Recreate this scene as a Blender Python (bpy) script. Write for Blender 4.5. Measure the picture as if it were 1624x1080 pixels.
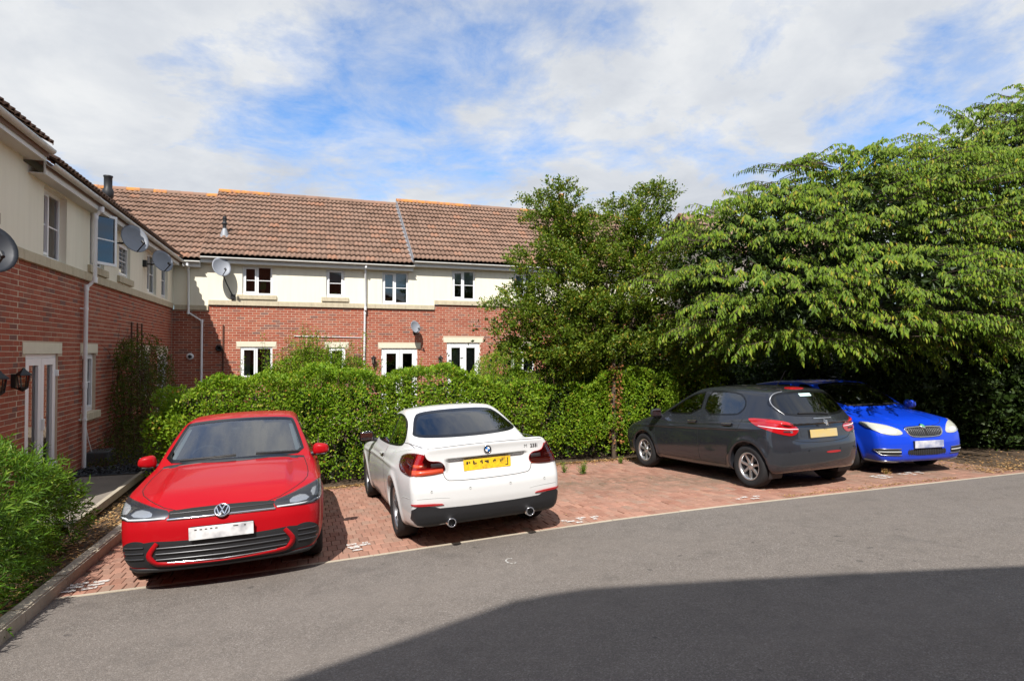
import bpy, bmesh, math, random
import numpy as np
from mathutils import Vector, Matrix
from mathutils.bvhtree import BVHTree
from mathutils.geometry import delaunay_2d_cdt

for o in list(bpy.data.objects): bpy.data.objects.remove(o)
scn = bpy.context.scene
COL = scn.collection
rad = math.radians

# ------------------------------------------------------------------ camera
CZ = 1.8                                   # eye height above the tarmac at the photographer's feet
F_PX, YAW, PITCH = 967.0, rad(18.84), rad(1.0)
cam_d = bpy.data.cameras.new('camera'); cam = bpy.data.objects.new('camera', cam_d); COL.objects.link(cam)
cam_d.sensor_width = 36.0; cam_d.lens = 36.0 * F_PX / 1624.0
cam_d.clip_start = 0.05; cam_d.clip_end = 3000
cam.location = (0, 0, CZ); cam.rotation_euler = (rad(90) + PITCH, 0, -YAW)
scn.camera = cam

# ------------------------------------------------------------------ sun, sky, exposure
SUN_H = Vector((0.38, 0.78, -1.0)).normalized()      # direction the light travels
sun_el = math.asin(-SUN_H.z)
sun_az = math.atan2(-SUN_H.x, -SUN_H.y)              # azimuth of the sun itself, clockwise from +Y
sd = bpy.data.lights.new('sun', 'SUN'); so = bpy.data.objects.new('sun', sd); COL.objects.link(so)
sd.energy = 5.0; sd.angle = rad(0.53); sd.color = (1.0, 0.955, 0.89)
so.rotation_euler = SUN_H.to_track_quat('-Z', 'Y').to_euler(); so.location = (-10, -25, 30)

w = bpy.data.worlds.new('World'); scn.world = w; w.use_nodes = True
nt = w.node_tree; N = nt.nodes; L = nt.links
for n in list(N): N.remove(n)
def wn(t, **k):
    n = N.new(t)
    for a, b in k.items(): setattr(n, a, b)
    return n
out = wn('ShaderNodeOutputWorld'); bg = wn('ShaderNodeBackground'); L.new(bg.outputs[0], out.inputs[0])
sky = wn('ShaderNodeTexSky', sky_type='NISHITA', sun_disc=False)
sky.sun_elevation = sun_el; sky.sun_rotation = sun_az; sky.air_density = 1.0; sky.dust_density = 0.6; sky.ozone_density = 1.4
tc = wn('ShaderNodeTexCoord'); sep = wn('ShaderNodeSeparateXYZ'); L.new(tc.outputs['Generated'], sep.inputs[0])
def wm(op, a, b=None, c=None):
    n = wn('ShaderNodeMath', operation=op)
    for i, v in enumerate((a, b, c)):
        if v is None: continue
        if isinstance(v, (int, float)): n.inputs[i].default_value = v
        else: L.new(v, n.inputs[i])
    return n.outputs[0]
# clouds: a flat layer seen in perspective (direction / height)
zz = wm('ADD', wm('MAXIMUM', sep.outputs[2], 0.0), 0.22)
cx = wm('DIVIDE', sep.outputs[0], zz); cy = wm('DIVIDE', sep.outputs[1], zz)
cmb = wn('ShaderNodeCombineXYZ'); L.new(cx, cmb.inputs[0]); L.new(cy, cmb.inputs[1])
def wnoise(vec, scale, detail, rough, off, dist=0.0):
    mp = wn('ShaderNodeMapping'); mp.inputs['Location'].default_value = off; L.new(vec, mp.inputs[0])
    n = wn('ShaderNodeTexNoise'); n.inputs['Scale'].default_value = scale; n.inputs['Detail'].default_value = detail
    n.inputs['Roughness'].default_value = rough; n.inputs['Distortion'].default_value = dist
    L.new(mp.outputs[0], n.inputs['Vector']); return n.outputs['Fac']
def wramp(v, stops):
    r = wn('ShaderNodeValToRGB'); L.new(v, r.inputs[0]); e = r.color_ramp.elements
    while len(e) < len(stops): e.new(0.5)
    for el, (p, c) in zip(e, stops): el.position = p; el.color = c if len(c) == 4 else (*c, 1)
    return r.outputs[0]
cover = wnoise(cmb.outputs[0], 0.85, 12, 0.62, (3.15, 0.4, 0.0), 0.25)
cover = wramp(cover, [(0.415, (0, 0, 0)), (0.56, (1, 1, 1))])
wisps = wnoise(cmb.outputs[0], 4.2, 10, 0.66, (1.0, 7.0, 2.0), 0.35)
wisps = wramp(wisps, [(0.38, (0.0, 0.0, 0.0)), (0.64, (1, 1, 1))])
mask = wm('MINIMUM', wm('ADD', wm('MULTIPLY', cover, 0.93), wm('MULTIPLY', wisps, 0.55)), 1.0)
tone = wnoise(cmb.outputs[0], 2.3, 9, 0.6, (8.0, 2.0, 5.0), 0.2)
ctone = wramp(tone, [(0.30, (5.6, 5.95, 6.6)), (0.50, (6.8, 7.1, 7.55)), (0.68, (8.2, 8.35, 8.5))])
mixc = wn('ShaderNodeMix', data_type='RGBA'); L.new(mask, mixc.inputs[0])
gain = wn('ShaderNodeMix', data_type='RGBA', blend_type='MULTIPLY'); gain.inputs[0].default_value = 1.0
L.new(sky.outputs[0], gain.inputs[6]); gain.inputs[7].default_value = (1.2, 1.65, 2.1, 1)
L.new(gain.outputs[2], mixc.inputs[6]); L.new(ctone, mixc.inputs[7])
L.new(mixc.outputs[2], bg.inputs[0]); bg.inputs[1].default_value = 0.075
scn.view_settings.view_transform = 'Standard'; scn.view_settings.look = 'None'
scn.view_settings.exposure = 0.5; scn.view_settings.gamma = 1.0; scn.view_settings.use_curve_mapping = False
scn.cycles.max_bounces = 8; scn.cycles.transparent_max_bounces = 16
scn.cycles.caustics_reflective = False; scn.cycles.caustics_refractive = False
scn.cycles.sample_clamp_indirect = 6.0

# ------------------------------------------------------------------ pixel -> place (a direction; the wall or ground gives the distance)
_fw = Vector((math.sin(YAW) * math.cos(PITCH), math.cos(YAW) * math.cos(PITCH), math.sin(PITCH)))
_rt = Vector((math.cos(YAW), -math.sin(YAW), 0)); _up = _rt.cross(_fw)
def ray(px, py): return _fw + _rt * ((px - 812) / F_PX) - _up * ((py - 540) / F_PX)
def project(p):
    q = Vector(p) - Vector((0, 0, CZ)); d = q.dot(_fw)
    return 812 + F_PX * q.dot(_rt) / d, 540 - F_PX * q.dot(_up) / d, d
def on_x(px, py, X): d = ray(px, py); t = X / d.x; return d.y * t, d.z * t + CZ
def on_y(px, py, Y): d = ray(px, py); t = Y / d.y; return d.x * t, d.z * t + CZ

# ------------------------------------------------------------------ object helpers
def tag(o, label=None, cat=None, group=None, kind=None):
    if label: o['label'] = label
    if cat: o['category'] = cat
    if group: o['group'] = group
    if kind: o['kind'] = kind
    return o
def empty(name, loc=(0, 0, 0), rz=0.0, parent=None):
    o = bpy.data.objects.new(name, None); COL.objects.link(o); o.location = loc; o.rotation_euler = (0, 0, rz)
    o.empty_display_size = 0.2
    if parent: o.parent = parent
    return o
def obj(name, me, mat=None, parent=None, loc=None, rot=None, scale=None):
    o = bpy.data.objects.new(name, me); COL.objects.link(o)
    if mat is not None and not me.materials:
        for m in (mat if isinstance(mat, (list, tuple)) else [mat]): me.materials.append(m)
    if parent: o.parent = parent
    if loc is not None: o.location = loc
    if rot is not None: o.rotation_euler = rot
    if scale is not None: o.scale = scale
    return o
def mesh_np(name, v, f, smooth=False):
    """v (n,3) array, f (m,k) array of faces, k constant"""
    v = np.asarray(v, np.float32); f = np.asarray(f, np.int32)
    me = bpy.data.meshes.new(name); me.vertices.add(len(v)); me.vertices.foreach_set('co', v.ravel())
    k = f.shape[1]; me.loops.add(f.size); me.loops.foreach_set('vertex_index', f.ravel())
    me.polygons.add(len(f)); me.polygons.foreach_set('loop_start', np.arange(0, f.size, k, dtype=np.int32))
    try: me.polygons.foreach_set('loop_total', np.full(len(f), k, np.int32))
    except Exception: pass
    me.update(calc_edges=True)
    me.polygons.foreach_set('use_smooth', np.full(len(f), smooth))
    me.validate(); return me
class MB:
    """collects shapes for ONE mesh"""
    def __init__(s): s.v = []; s.f = []; s.sm = []
    def add(s, v, f, smooth=False):
        b = len(s.v); s.v += [tuple(p) for p in v]; s.f += [tuple(i + b for i in q) for q in f]; s.sm += [smooth] * len(f); return s
    def box(s, a, b):
        x0, y0, z0 = (min(a[i], b[i]) for i in range(3)); x1, y1, z1 = (max(a[i], b[i]) for i in range(3))
        return s.add([(x0, y0, z0), (x1, y0, z0), (x1, y1, z0), (x0, y1, z0), (x0, y0, z1), (x1, y0, z1), (x1, y1, z1), (x0, y1, z1)],
                     [(0, 3, 2, 1), (4, 5, 6, 7), (0, 1, 5, 4), (1, 2, 6, 5), (2, 3, 7, 6), (3, 0, 4, 7)])
    def bevbox(s, a, b, r):
        """box with chamfered edges"""
        lo = [min(a[i], b[i]) for i in range(3)]; hi = [max(a[i], b[i]) for i in range(3)]
        bm = bmesh.new(); bmesh.ops.create_cube(bm, size=1.0)
        for v in bm.verts:
            for i in range(3): v.co[i] = lo[i] + (v.co[i] + 0.5) * (hi[i] - lo[i])
        r = min(r, 0.45 * min(hi[i] - lo[i] for i in range(3)))
        bmesh.ops.bevel(bm, geom=bm.edges[:], offset=r, segments=2, affect='EDGES', profile=0.5)
        return s.bm(bm)
    def bm(s, bm, smooth=False):
        bm.verts.ensure_lookup_table(); bm.verts.index_update()
        s.add([v.co[:] for v in bm.verts], [[v.index for v in f.verts] for f in bm.faces], smooth); bm.free(); return s
    def tube(s, pts, r, n=8, cap=True, smooth=True):
        pts = [Vector(p) for p in pts]; rs = r if isinstance(r, (list, tuple)) else [r] * len(pts)
        vs = []; prev = None
        for i, p in enumerate(pts):
            t = (pts[min(i + 1, len(pts) - 1)] - pts[max(i - 1, 0)])
            if t.length < 1e-9: t = Vector((0, 0, 1))
            t.normalize()
            if prev is None: u = t.orthogonal().normalized()
            else:
                u = prev - t * prev.dot(t)
                u = u.normalized() if u.length > 1e-6 else t.orthogonal().normalized()
            prev = u; q = t.cross(u)
            for k in range(n):
                a = 2 * math.pi * k / n; vs.append(p + (u * math.cos(a) + q * math.sin(a)) * rs[i])
        fs = [(i * n + k, i * n + (k + 1) % n, (i + 1) * n + (k + 1) % n, (i + 1) * n + k) for i in range(len(pts) - 1) for k in range(n)]
        s.add(vs, fs, smooth)
        if cap: s.add(vs[:n][::-1], [tuple(range(n))]); s.add(vs[-n:], [tuple(range(n))])
        return s
    def lathe(s, prof, n=24, axis='z', c=(0, 0, 0), smooth=True):
        """prof: list of (radius, height along the axis)"""
        vs = []
        for r, h in prof:
            for k in range(n):
                a = 2 * math.pi * k / n; p = (r * math.cos(a), r * math.sin(a), h)
                p = {'z': p, 'x': (p[2], p[0], p[1]), 'y': (p[0], p[2], p[1])}[axis]
                vs.append((p[0] + c[0], p[1] + c[1], p[2] + c[2]))
        fs = [(i * n + k, i * n + (k + 1) % n, (i + 1) * n + (k + 1) % n, (i + 1) * n + k) for i in range(len(prof) - 1) for k in range(n)]
        if axis == 'y': fs = [q[::-1] for q in fs]
        return s.add(vs, fs, smooth)
    def prism(s, poly, a, b, axis='y'):
        """extrude a 2-D outline between a and b along an axis (outline in the other two axes, in order)"""
        def p3(u, v, t): return {'y': (u, t, v), 'x': (t, u, v), 'z': (u, v, t)}[axis]
        n = len(poly); vs = [p3(u, v, a) for u, v in poly] + [p3(u, v, b) for u, v in poly]
        fs = [tuple(range(n)), tuple(range(2 * n - 1, n - 1, -1))] + [(i, i + n, (i + 1) % n + n, (i + 1) % n) for i in range(n)]
        return s.add(vs, fs)
    def mesh(s, name, fix=True):
        me = bpy.data.meshes.new(name); me.from_pydata(s.v, [], s.f)
        me.polygons.foreach_set('use_smooth', s.sm)
        if fix:
            bm = bmesh.new(); bm.from_mesh(me); bmesh.ops.recalc_face_normals(bm, faces=bm.faces[:]); bm.to_mesh(me); bm.free()
        me.update(); return me
    def build(s, name, mat, parent=None, loc=None, fix=True): return obj(name, s.mesh(name, fix), mat, parent, loc)
def box_part(name, a, b, mat, parent, bev=0.0):
    m = MB(); (m.bevbox(a, b, bev) if bev else m.box(a, b)); return m.build(name, mat, parent)

# ------------------------------------------------------------------ material helpers
def lin(r, g, b):
    f = lambda c: c / 12.92 if c <= 0.04045 else ((c + 0.055) / 1.055) ** 2.4
    return (f(r / 255), f(g / 255), f(b / 255), 1)
class Mat:
    def __init__(s, name, rough=0.6, base=(0.5, 0.5, 0.5, 1), metal=0.0, spec=0.5, coat=0.0):
        s.m = bpy.data.materials.new(name); s.m.use_nodes = True; s.t = s.m.node_tree; s.n = s.t.nodes; s.l = s.t.links
        s.b = s.n['Principled BSDF']; s.o = s.n['Material Output']
        s.set(Roughness=rough, Metallic=metal)
        s.b.inputs['Base Color'].default_value = base if len(base) == 4 else (*base, 1)
        s.b.inputs['Specular IOR Level'].default_value = spec; s.b.inputs['Coat Weight'].default_value = coat
    def set(s, **k):
        for a, b in k.items(): s.inp(s.b.inputs[a.replace('_', ' ')], b)
        return s
    def inp(s, sock, v):
        if isinstance(v, bpy.types.NodeSocket): s.l.new(v, sock)
        elif isinstance(v, (tuple, list)) and hasattr(sock.default_value, '__len__') and len(sock.default_value) == 4 and len(v) == 3: sock.default_value = (*v, 1)
        else: sock.default_value = v
    def node(s, t, **k):
        n = s.n.new(t)
        for a, b in k.items(): setattr(n, a, b)
        return n
    def coord(s, kind='Object', scale=None):
        c = s.node('ShaderNodeTexCoord').outputs[kind]
        if scale is not None:
            mp = s.node('ShaderNodeMapping'); s.l.new(c, mp.inputs[0]); mp.inputs['Scale'].default_value = scale; c = mp.outputs[0]
        return c
    def pos(s, scale=None):
        c = s.node('ShaderNodeNewGeometry').outputs['Position']
        if scale is not None:
            mp = s.node('ShaderNodeMapping'); s.l.new(c, mp.inputs[0]); mp.inputs['Scale'].default_value = scale; c = mp.outputs[0]
        return c
    def noise(s, scale, detail=4, rough=0.5, vec=None, dist=0.0):
        n = s.node('ShaderNodeTexNoise'); n.inputs['Scale'].default_value = scale; n.inputs['Detail'].default_value = detail
        n.inputs['Roughness'].default_value = rough; n.inputs['Distortion'].default_value = dist
        s.l.new(vec if vec is not None else s.pos(), n.inputs['Vector']); return n.outputs['Fac']
    def voro(s, scale, vec=None, feature='F1', out='Distance'):
        n = s.node('ShaderNodeTexVoronoi', feature=feature); n.inputs['Scale'].default_value = scale
        s.l.new(vec if vec is not None else s.pos(), n.inputs['Vector']); return n.outputs[out]
    def ramp(s, v, stops, interp='LINEAR'):
        r = s.node('ShaderNodeValToRGB'); s.l.new(v, r.inputs[0]); e = r.color_ramp.elements; r.color_ramp.interpolation = interp
        while len(e) < len(stops): e.new(0.5)
        for el, (p, c) in zip(e, stops):
            el.position = p; c = (c, c, c) if isinstance(c, (int, float)) else c; el.color = c if len(c) == 4 else (*c, 1)
        return r.outputs[0]
    def mix(s, f, a, b, blend='MIX'):
        n = s.node('ShaderNodeMix', data_type='RGBA', blend_type=blend)
        for sock, v in ((n.inputs[0], f), (n.inputs[6], a), (n.inputs[7], b)): s.inp(sock, v)
        return n.outputs[2]
    def math(s, op, a, b=0.0, c=0.0):
        n = s.node('ShaderNodeMath', operation=op)
        for i, v in enumerate((a, b, c)): s.inp(n.inputs[i], v)
        return n.outputs[0]
    def bump(s, h, strength=0.3, dist=0.01):
        n = s.node('ShaderNodeBump'); n.inputs['Strength'].default_value = strength; n.inputs['Distance'].default_value = dist
        s.l.new(h, n.inputs['Height']); s.l.new(n.outputs[0], s.b.inputs['Normal']); return s
    def rnd(s):
        """one random number for each piece, whether it is an object of its own or an island in a joined mesh"""
        a = s.node('ShaderNodeObjectInfo').outputs['Random']; g = s.node('ShaderNodeNewGeometry').outputs['Random Per Island']
        return s.math('FRACT', s.math('ADD', a, g))
def simple(name, base, rough=0.5, metal=0.0, spec=0.5, coat=0.0, noise=0.0, nscale=6.0):
    m = Mat(name, rough, base, metal, spec, coat)
    if noise:
        c = base if len(base) == 4 else (*base, 1)
        f = m.noise(nscale, 5, 0.6)
        m.set(Base_Color=m.mix(f, tuple(x * (1 - noise) for x in c[:3]) + (1,), tuple(min(1, x * (1 + noise)) for x in c[:3]) + (1,)))
        m.set(Roughness=m.math('ADD', rough - 0.06, m.math('MULTIPLY', m.noise(nscale * 3, 4), 0.12)))
    return m.m
def glass_mat(name, tint=(0.55, 0.6, 0.6), ior=1.52, rough=0.0, refl=1.0):
    """thin pane: mirror by fresnel, else see-through tint"""
    m = Mat(name); m.n.remove(m.b)
    fr = m.node('ShaderNodeFresnel'); fr.inputs[0].default_value = ior
    gl = m.node('ShaderNodeBsdfGlossy'); gl.inputs['Roughness'].default_value = rough; gl.inputs[0].default_value = (1, 1, 1, 1)
    tr = m.node('ShaderNodeBsdfTransparent'); tr.inputs[0].default_value = (*tint, 1)
    mx = m.node('ShaderNodeMixShader'); m.l.new(m.math('MINIMUM', m.math('MULTIPLY', fr.outputs[0], refl), 1.0), mx.inputs[0])
    m.l.new(tr.outputs[0], mx.inputs[1]); m.l.new(gl.outputs[0], mx.inputs[2]); m.l.new(mx.outputs[0], m.o.inputs[0])
    return m.m
M = {}
# ------------------------------------------------------------------ materials of the place
def mk_brick():
    m = Mat('brick', 0.85, spec=0.25); r = m.rnd()
    c = m.ramp(r, [(0.0, (0.30, 0.066, 0.038)), (0.22, (0.36, 0.085, 0.046)), (0.45, (0.41, 0.105, 0.058)), (0.62, (0.33, 0.086, 0.052)), (0.78, (0.44, 0.132, 0.074)), (0.90, (0.26, 0.098, 0.072)), (0.96, (0.17, 0.095, 0.085)), (1.0, (0.24, 0.08, 0.055))])
    n = m.noise(38, 5, 0.7); c = m.mix(m.math('MULTIPLY', n, 0.55), c, (0.20, 0.075, 0.05), 'MIX')
    big = m.noise(0.7, 4, 0.6); c = m.mix(m.ramp(big, [(0.45, 0.0), (0.8, 0.18)]), c, (0.40, 0.20, 0.14))
    m.set(Base_Color=c).bump(m.noise(120, 4, 0.7), 0.35, 0.004); return m.m
M['brick'] = mk_brick()
def mk_mortar():
    m = Mat('mortar', 0.95, spec=0.1); m.set(Base_Color=m.mix(m.noise(14, 5, 0.7), (0.45, 0.345, 0.255), (0.60, 0.48, 0.37))).bump(m.noise(200, 3), 0.4, 0.003); return m.m
M['mortar'] = mk_mortar()
def mk_render():
    m = Mat('cream_render', 0.93, spec=0.15)
    st = m.noise(2.6, 6, 0.62, m.pos((3.2, 3.2, 0.22))); bl = m.noise(1.3, 5, 0.6)
    c = m.mix(m.ramp(st, [(0.42, 0.0), (0.85, 0.55)]), (0.80, 0.755, 0.615), (0.66, 0.615, 0.49)); c = m.mix(m.ramp(bl, [(0.45, 0.0), (0.8, 0.45)]), c, (0.83, 0.79, 0.67))
    m.set(Base_Color=c).bump(m.noise(260, 3, 0.6), 0.25, 0.003); return m.m
M['render'] = mk_render()
def mk_stone():
    m = Mat('cast_stone', 0.9, spec=0.2)
    st = m.noise(5, 6, 0.65, m.pos((2, 2, 0.6)))
    c = m.mix(m.ramp(st, [(0.35, 0.0), (0.75, 0.75)]), (0.56, 0.49, 0.355), (0.36, 0.31, 0.215)); c = m.mix(m.ramp(m.noise(20, 5, 0.7), [(0.55, 0.0), (0.72, 0.5)]), c, (0.24, 0.22, 0.17))
    m.set(Base_Color=c).bump(m.noise(90, 4), 0.3, 0.004); return m.m
M['stone'] = mk_stone()
def mk_lintel():
    m = Mat('pale_lintel', 0.9, spec=0.2)
    m.set(Base_Color=m.mix(m.noise(9, 5, 0.6), (0.62, 0.56, 0.43), (0.72, 0.67, 0.54))).bump(m.noise(90, 4), 0.25, 0.003); return m.m
M['lintel'] = mk_lintel()
def mk_tile():
    m = Mat('roof_tile', 0.88, spec=0.25); r = m.rnd()
    c = m.ramp(r, [(0.0, (0.175, 0.108, 0.078)), (0.35, (0.208, 0.130, 0.095)), (0.7, (0.23, 0.145, 0.107)), (0.92, (0.255, 0.150, 0.106)), (1.0, (0.29, 0.15, 0.096))])
    n = m.noise(1.1, 6, 0.62); c = m.mix(m.ramp(n, [(0.42, 0.0), (0.78, 0.5)]), c, (0.27, 0.185, 0.142))
    sp = m.noise(26, 4, 0.75); c = m.mix(m.ramp(sp, [(0.66, 0.0), (0.74, 0.7)]), c, (0.42, 0.36, 0.28))
    m.set(Base_Color=c).bump(m.noise(110, 4, 0.7), 0.4, 0.004); return m.m
M['tile'] = mk_tile()
def mk_lichen():
    m = Mat('ridge_tile_lichen', 0.9, spec=0.2)
    n = m.noise(6, 6, 0.7); c = m.mix(m.ramp(n, [(0.40, 0.0), (0.56, 1.0)]), (0.29, 0.15, 0.10), (0.50, 0.215, 0.055))
    m.set(Base_Color=c).bump(m.noise(80, 4, 0.7), 0.4, 0.004); return m.m
M['lichen'] = mk_lichen()
M['lead'] = simple('lead_flashing', (0.27, 0.285, 0.31), 0.55, 0.2, 0.5, 0, 0.2, 9)
M['upvc'] = simple('white_upvc', (0.80, 0.81, 0.82), 0.32, 0, 0.5, 0, 0.03, 4)
M['fascia'] = simple('weathered_white_fascia', (0.66, 0.66, 0.63), 0.45, 0, 0.4, 0, 0.12, 7)
M['gutter'] = simple('grey_white_gutter', (0.60, 0.59, 0.55), 0.5, 0, 0.4, 0, 0.28, 11)
M['soffit'] = simple('soffit_board', (0.60, 0.59, 0.55), 0.6)
M['win'] = glass_mat('window_glass', (0.62, 0.66, 0.66), 1.52, 0.0, 1.5)
M['room'] = simple('dark_room', (0.09, 0.09, 0.095), 0.9)
M['curtain'] = simple('pale_curtain', (0.78, 0.77, 0.74), 0.9, 0, 0.2, 0, 0.12, 5)
M['blind'] = simple('pale_blue_blind', (0.66, 0.76, 0.82), 0.8)
M['wood'] = simple('pale_wood', (0.48, 0.30, 0.13), 0.6, 0, 0.4, 0, 0.2, 9)
M['green'] = simple('green_plastic', (0.08, 0.42, 0.06), 0.5)
M['black'] = simple('black_metal', (0.012, 0.012, 0.013), 0.45)
M['blackp'] = simple('black_plastic', (0.018, 0.018, 0.02), 0.5, 0, 0.4, 0, 0.15, 20)
M['dish'] = simple('grey_dish_mesh', (0.235, 0.25, 0.28), 0.55, 0.1, 0.4, 0, 0.15, 10)
M['dish_shaded'] = simple('shaded_grey_dish', (0.022, 0.025, 0.032), 0.5, 0.1, 0.4, 0, 0.12, 10)  # dish grey darkened to stand for the shade on the end house dish
M['lampglass'] = glass_mat('lantern_glass', (0.75, 0.72, 0.62), 1.45, 0.05)
M['white'] = simple('white_plastic', (0.78, 0.78, 0.77), 0.4)
M['rust'] = simple('rusty_brown_metal', (0.10, 0.045, 0.03), 0.7, 0, 0.3, 0, 0.3, 20)
def mk_tarmac():
    m = Mat('tarmac', 0.86, spec=0.3); p = m.pos()
    st = m.voro(130, p, out='Color'); sepn = m.node('ShaderNodeSeparateColor'); m.l.new(st, sepn.inputs[0])
    c = m.ramp(sepn.outputs[0], [(0.0, (0.100, 0.087, 0.077)), (0.45, (0.142, 0.124, 0.110)), (0.85, (0.185, 0.163, 0.146)), (1.0, (0.26, 0.235, 0.215))])
    big = m.noise(0.55, 6, 0.6, p); c = m.mix(m.ramp(big, [(0.3, 0.0), (0.7, 0.45)]), c, (0.155, 0.132, 0.114))
    med = m.noise(5, 6, 0.7, p); c = m.mix(m.ramp(med, [(0.30, 0.35), (0.52, 0.0)]), c, (0.075, 0.067, 0.060))
    stain = m.noise(1.7, 3, 0.5, p, 0.4); c = m.mix(m.ramp(stain, [(0.60, 0.0), (0.74, 0.40)]), c, (0.085, 0.076, 0.069))
    band = m.noise(1.0, 4, 0.55, m.pos((0.10, 0.9, 0.3)), 0.3); c = m.mix(m.ramp(band, [(0.42, 0.0), (0.68, 0.30)]), c, (0.20, 0.175, 0.155))
    drip = m.noise(7.5, 2, 0.4, p, 0.2); c = m.mix(m.ramp(drip, [(0.735, 0.0), (0.765, 0.55)]), c, (0.05, 0.046, 0.043))
    gr = m.noise(85, 3, 0.8, p); c = m.mix(m.ramp(gr, [(0.62, 0.0), (0.72, 0.5)]), c, (0.30, 0.275, 0.25))
    m.set(Base_Color=c).bump(m.math('ADD', m.voro(120, p), m.math('MULTIPLY', m.noise(45, 4, 0.7, p), 0.8)), 0.55, 0.006); return m.m
M['tarmac'] = mk_tarmac()
def mk_paver():
    m = Mat('block_paver', 0.88, spec=0.25); r = m.rnd(); p = m.pos()
    c = m.ramp(r, [(0.0, (0.25, 0.115, 0.080)), (0.3, (0.345, 0.168, 0.118)), (0.55, (0.29, 0.158, 0.116)), (0.8, (0.40, 0.200, 0.142)), (0.93, (0.28, 0.185, 0.14)), (1.0, (0.43, 0.215, 0.148))])
    c = m.mix(m.ramp(m.noise(1.2, 6, 0.65, p), [(0.36, 0.0), (0.72, 0.55)]), c, (0.285, 0.19, 0.142))
    c = m.mix(m.ramp(m.noise(30, 4, 0.75, p), [(0.58, 0.0), (0.75, 0.5)]), c, (0.48, 0.34, 0.26))
    c = m.mix(m.ramp(m.noise(2.3, 5, 0.6, p, 0.5), [(0.60, 0.0), (0.75, 0.45)]), c, (0.22, 0.155, 0.12))
    # moss and silt towards the hedge, where nobody drives (a patch with its own shape)
    q = m.node('ShaderNodeSeparateXYZ'); m.l.new(p, q.inputs[0])
    band = m.math('SUBTRACT', 1.0, m.math('MINIMUM', m.math('ABSOLUTE', m.math('DIVIDE', m.math('SUBTRACT', m.math('SUBTRACT', q.outputs[1], 8.6), m.math('MULTIPLY', m.math('SUBTRACT', q.outputs[0], 4.5), -0.25)), 1.35)), 1.0))
    bx = m.math('GREATER_THAN', q.outputs[0], 2.6)
    moss = m.math('MULTIPLY', m.math('MULTIPLY', band, bx), m.ramp(m.noise(4, 6, 0.75, p), [(0.35, 0.0), (0.6, 1.0)]))
    c = m.mix(m.math('MULTIPLY', moss, 0.85), c, (0.15, 0.115, 0.08))
    m.set(Base_Color=c).bump(m.noise(140, 4, 0.7, p), 0.45, 0.004); return m.m
M['paver'] = mk_paver()
def mk_joint():
    m = Mat('paving_joint_sand', 0.95, spec=0.1); p = m.pos()
    m.set(Base_Color=m.mix(m.noise(3, 6, 0.7, p), (0.11, 0.078, 0.058), (0.28, 0.20, 0.15))).bump(m.noise(200, 3, 0.7, p), 0.4, 0.004); return m.m
M['joint'] = mk_joint()
def mk_conc(name, a, b, sc=3.0):
    m = Mat(name, 0.92, spec=0.2); p = m.pos()
    c = m.mix(m.noise(sc, 6, 0.65, p), a, b); c = m.mix(m.ramp(m.noise(sc * 9, 5, 0.75, p), [(0.55, 0.0), (0.72, 0.45)]), c, tuple(x * 0.45 for x in a))
    m.set(Base_Color=c).bump(m.noise(110, 4, 0.7, p), 0.4, 0.005); return m.m
M['kerb'] = mk_conc('kerb_concrete', (0.30, 0.26, 0.20), (0.44, 0.39, 0.31))
M['edging'] = mk_conc('edging_concrete', (0.36, 0.31, 0.24), (0.48, 0.42, 0.33))
M['path'] = mk_conc('path_paving', (0.155, 0.135, 0.115), (0.25, 0.22, 0.185), 2.0)
M['soil'] = mk_conc('soil', (0.055, 0.038, 0.026), (0.115, 0.080, 0.052), 4.0)
M['slate'] = mk_conc('slate_chippings', (0.045, 0.05, 0.058), (0.10, 0.108, 0.12), 9.0)
def mk_ground():
    m = Mat('ground', 0.95, spec=0.1); p = m.pos()
    m.set(Base_Color=m.mix(m.noise(0.4, 6, 0.6, p), (0.06, 0.075, 0.03), (0.115, 0.10, 0.055))).bump(m.noise(30, 4, 0.7, p), 0.5, 0.02); return m.m
M['ground'] = mk_ground()
def mk_paint(name, lo, hi, mx):
    m = Mat(name, 0.8, (0.66, 0.65, 0.62, 1), spec=0.3); p = m.pos()
    m.set(Alpha=m.ramp(m.noise(38, 5, 0.75, p), [(lo, 0.0), (hi, mx)])); return m.m
M['paint'] = mk_paint('worn_white_road_paint', .42, .53, .9); M['paint_faint'] = mk_paint('faded_white_road_paint', .40, .58, .75)
def mk_leaf(name, cols, rough=0.38, trans=0.3, spec=0.5):
    """cols: list of (pos, colour) along a random number for each leaf"""
    m = Mat(name, rough, spec=spec); r = m.rnd(); c = m.ramp(r, cols)
    c = m.mix(m.ramp(m.noise(1.6, 4, 0.6), [(0.35, 0.0), (0.7, 0.45)]), c, tuple(v * 0.62 for v in cols[len(cols) // 2][1]) + (1,))
    m.set(Base_Color=c)
    tl = m.node('ShaderNodeBsdfTranslucent'); m.l.new(m.mix(1.0, c, (1.35, 1.5, 0.6, 1), 'MULTIPLY'), tl.inputs[0])
    mx = m.node('ShaderNodeMixShader'); mx.inputs[0].default_value = trans
    m.l.new(m.b.outputs[0], mx.inputs[1]); m.l.new(tl.outputs[0], mx.inputs[2]); m.l.new(mx.outputs[0], m.o.inputs[0]); return m.m
M['hedge_leaf'] = mk_leaf('hedge_leaf', [(0.0, (0.080, 0.170, 0.010)), (0.4, (0.135, 0.250, 0.012)), (0.75, (0.205, 0.325, 0.016)), (0.93, (0.29, 0.38, 0.028)), (0.985, (0.34, 0.30, 0.05)), (1.0, (0.34, 0.13, 0.03))], 0.5, 0.30, .22)
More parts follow.
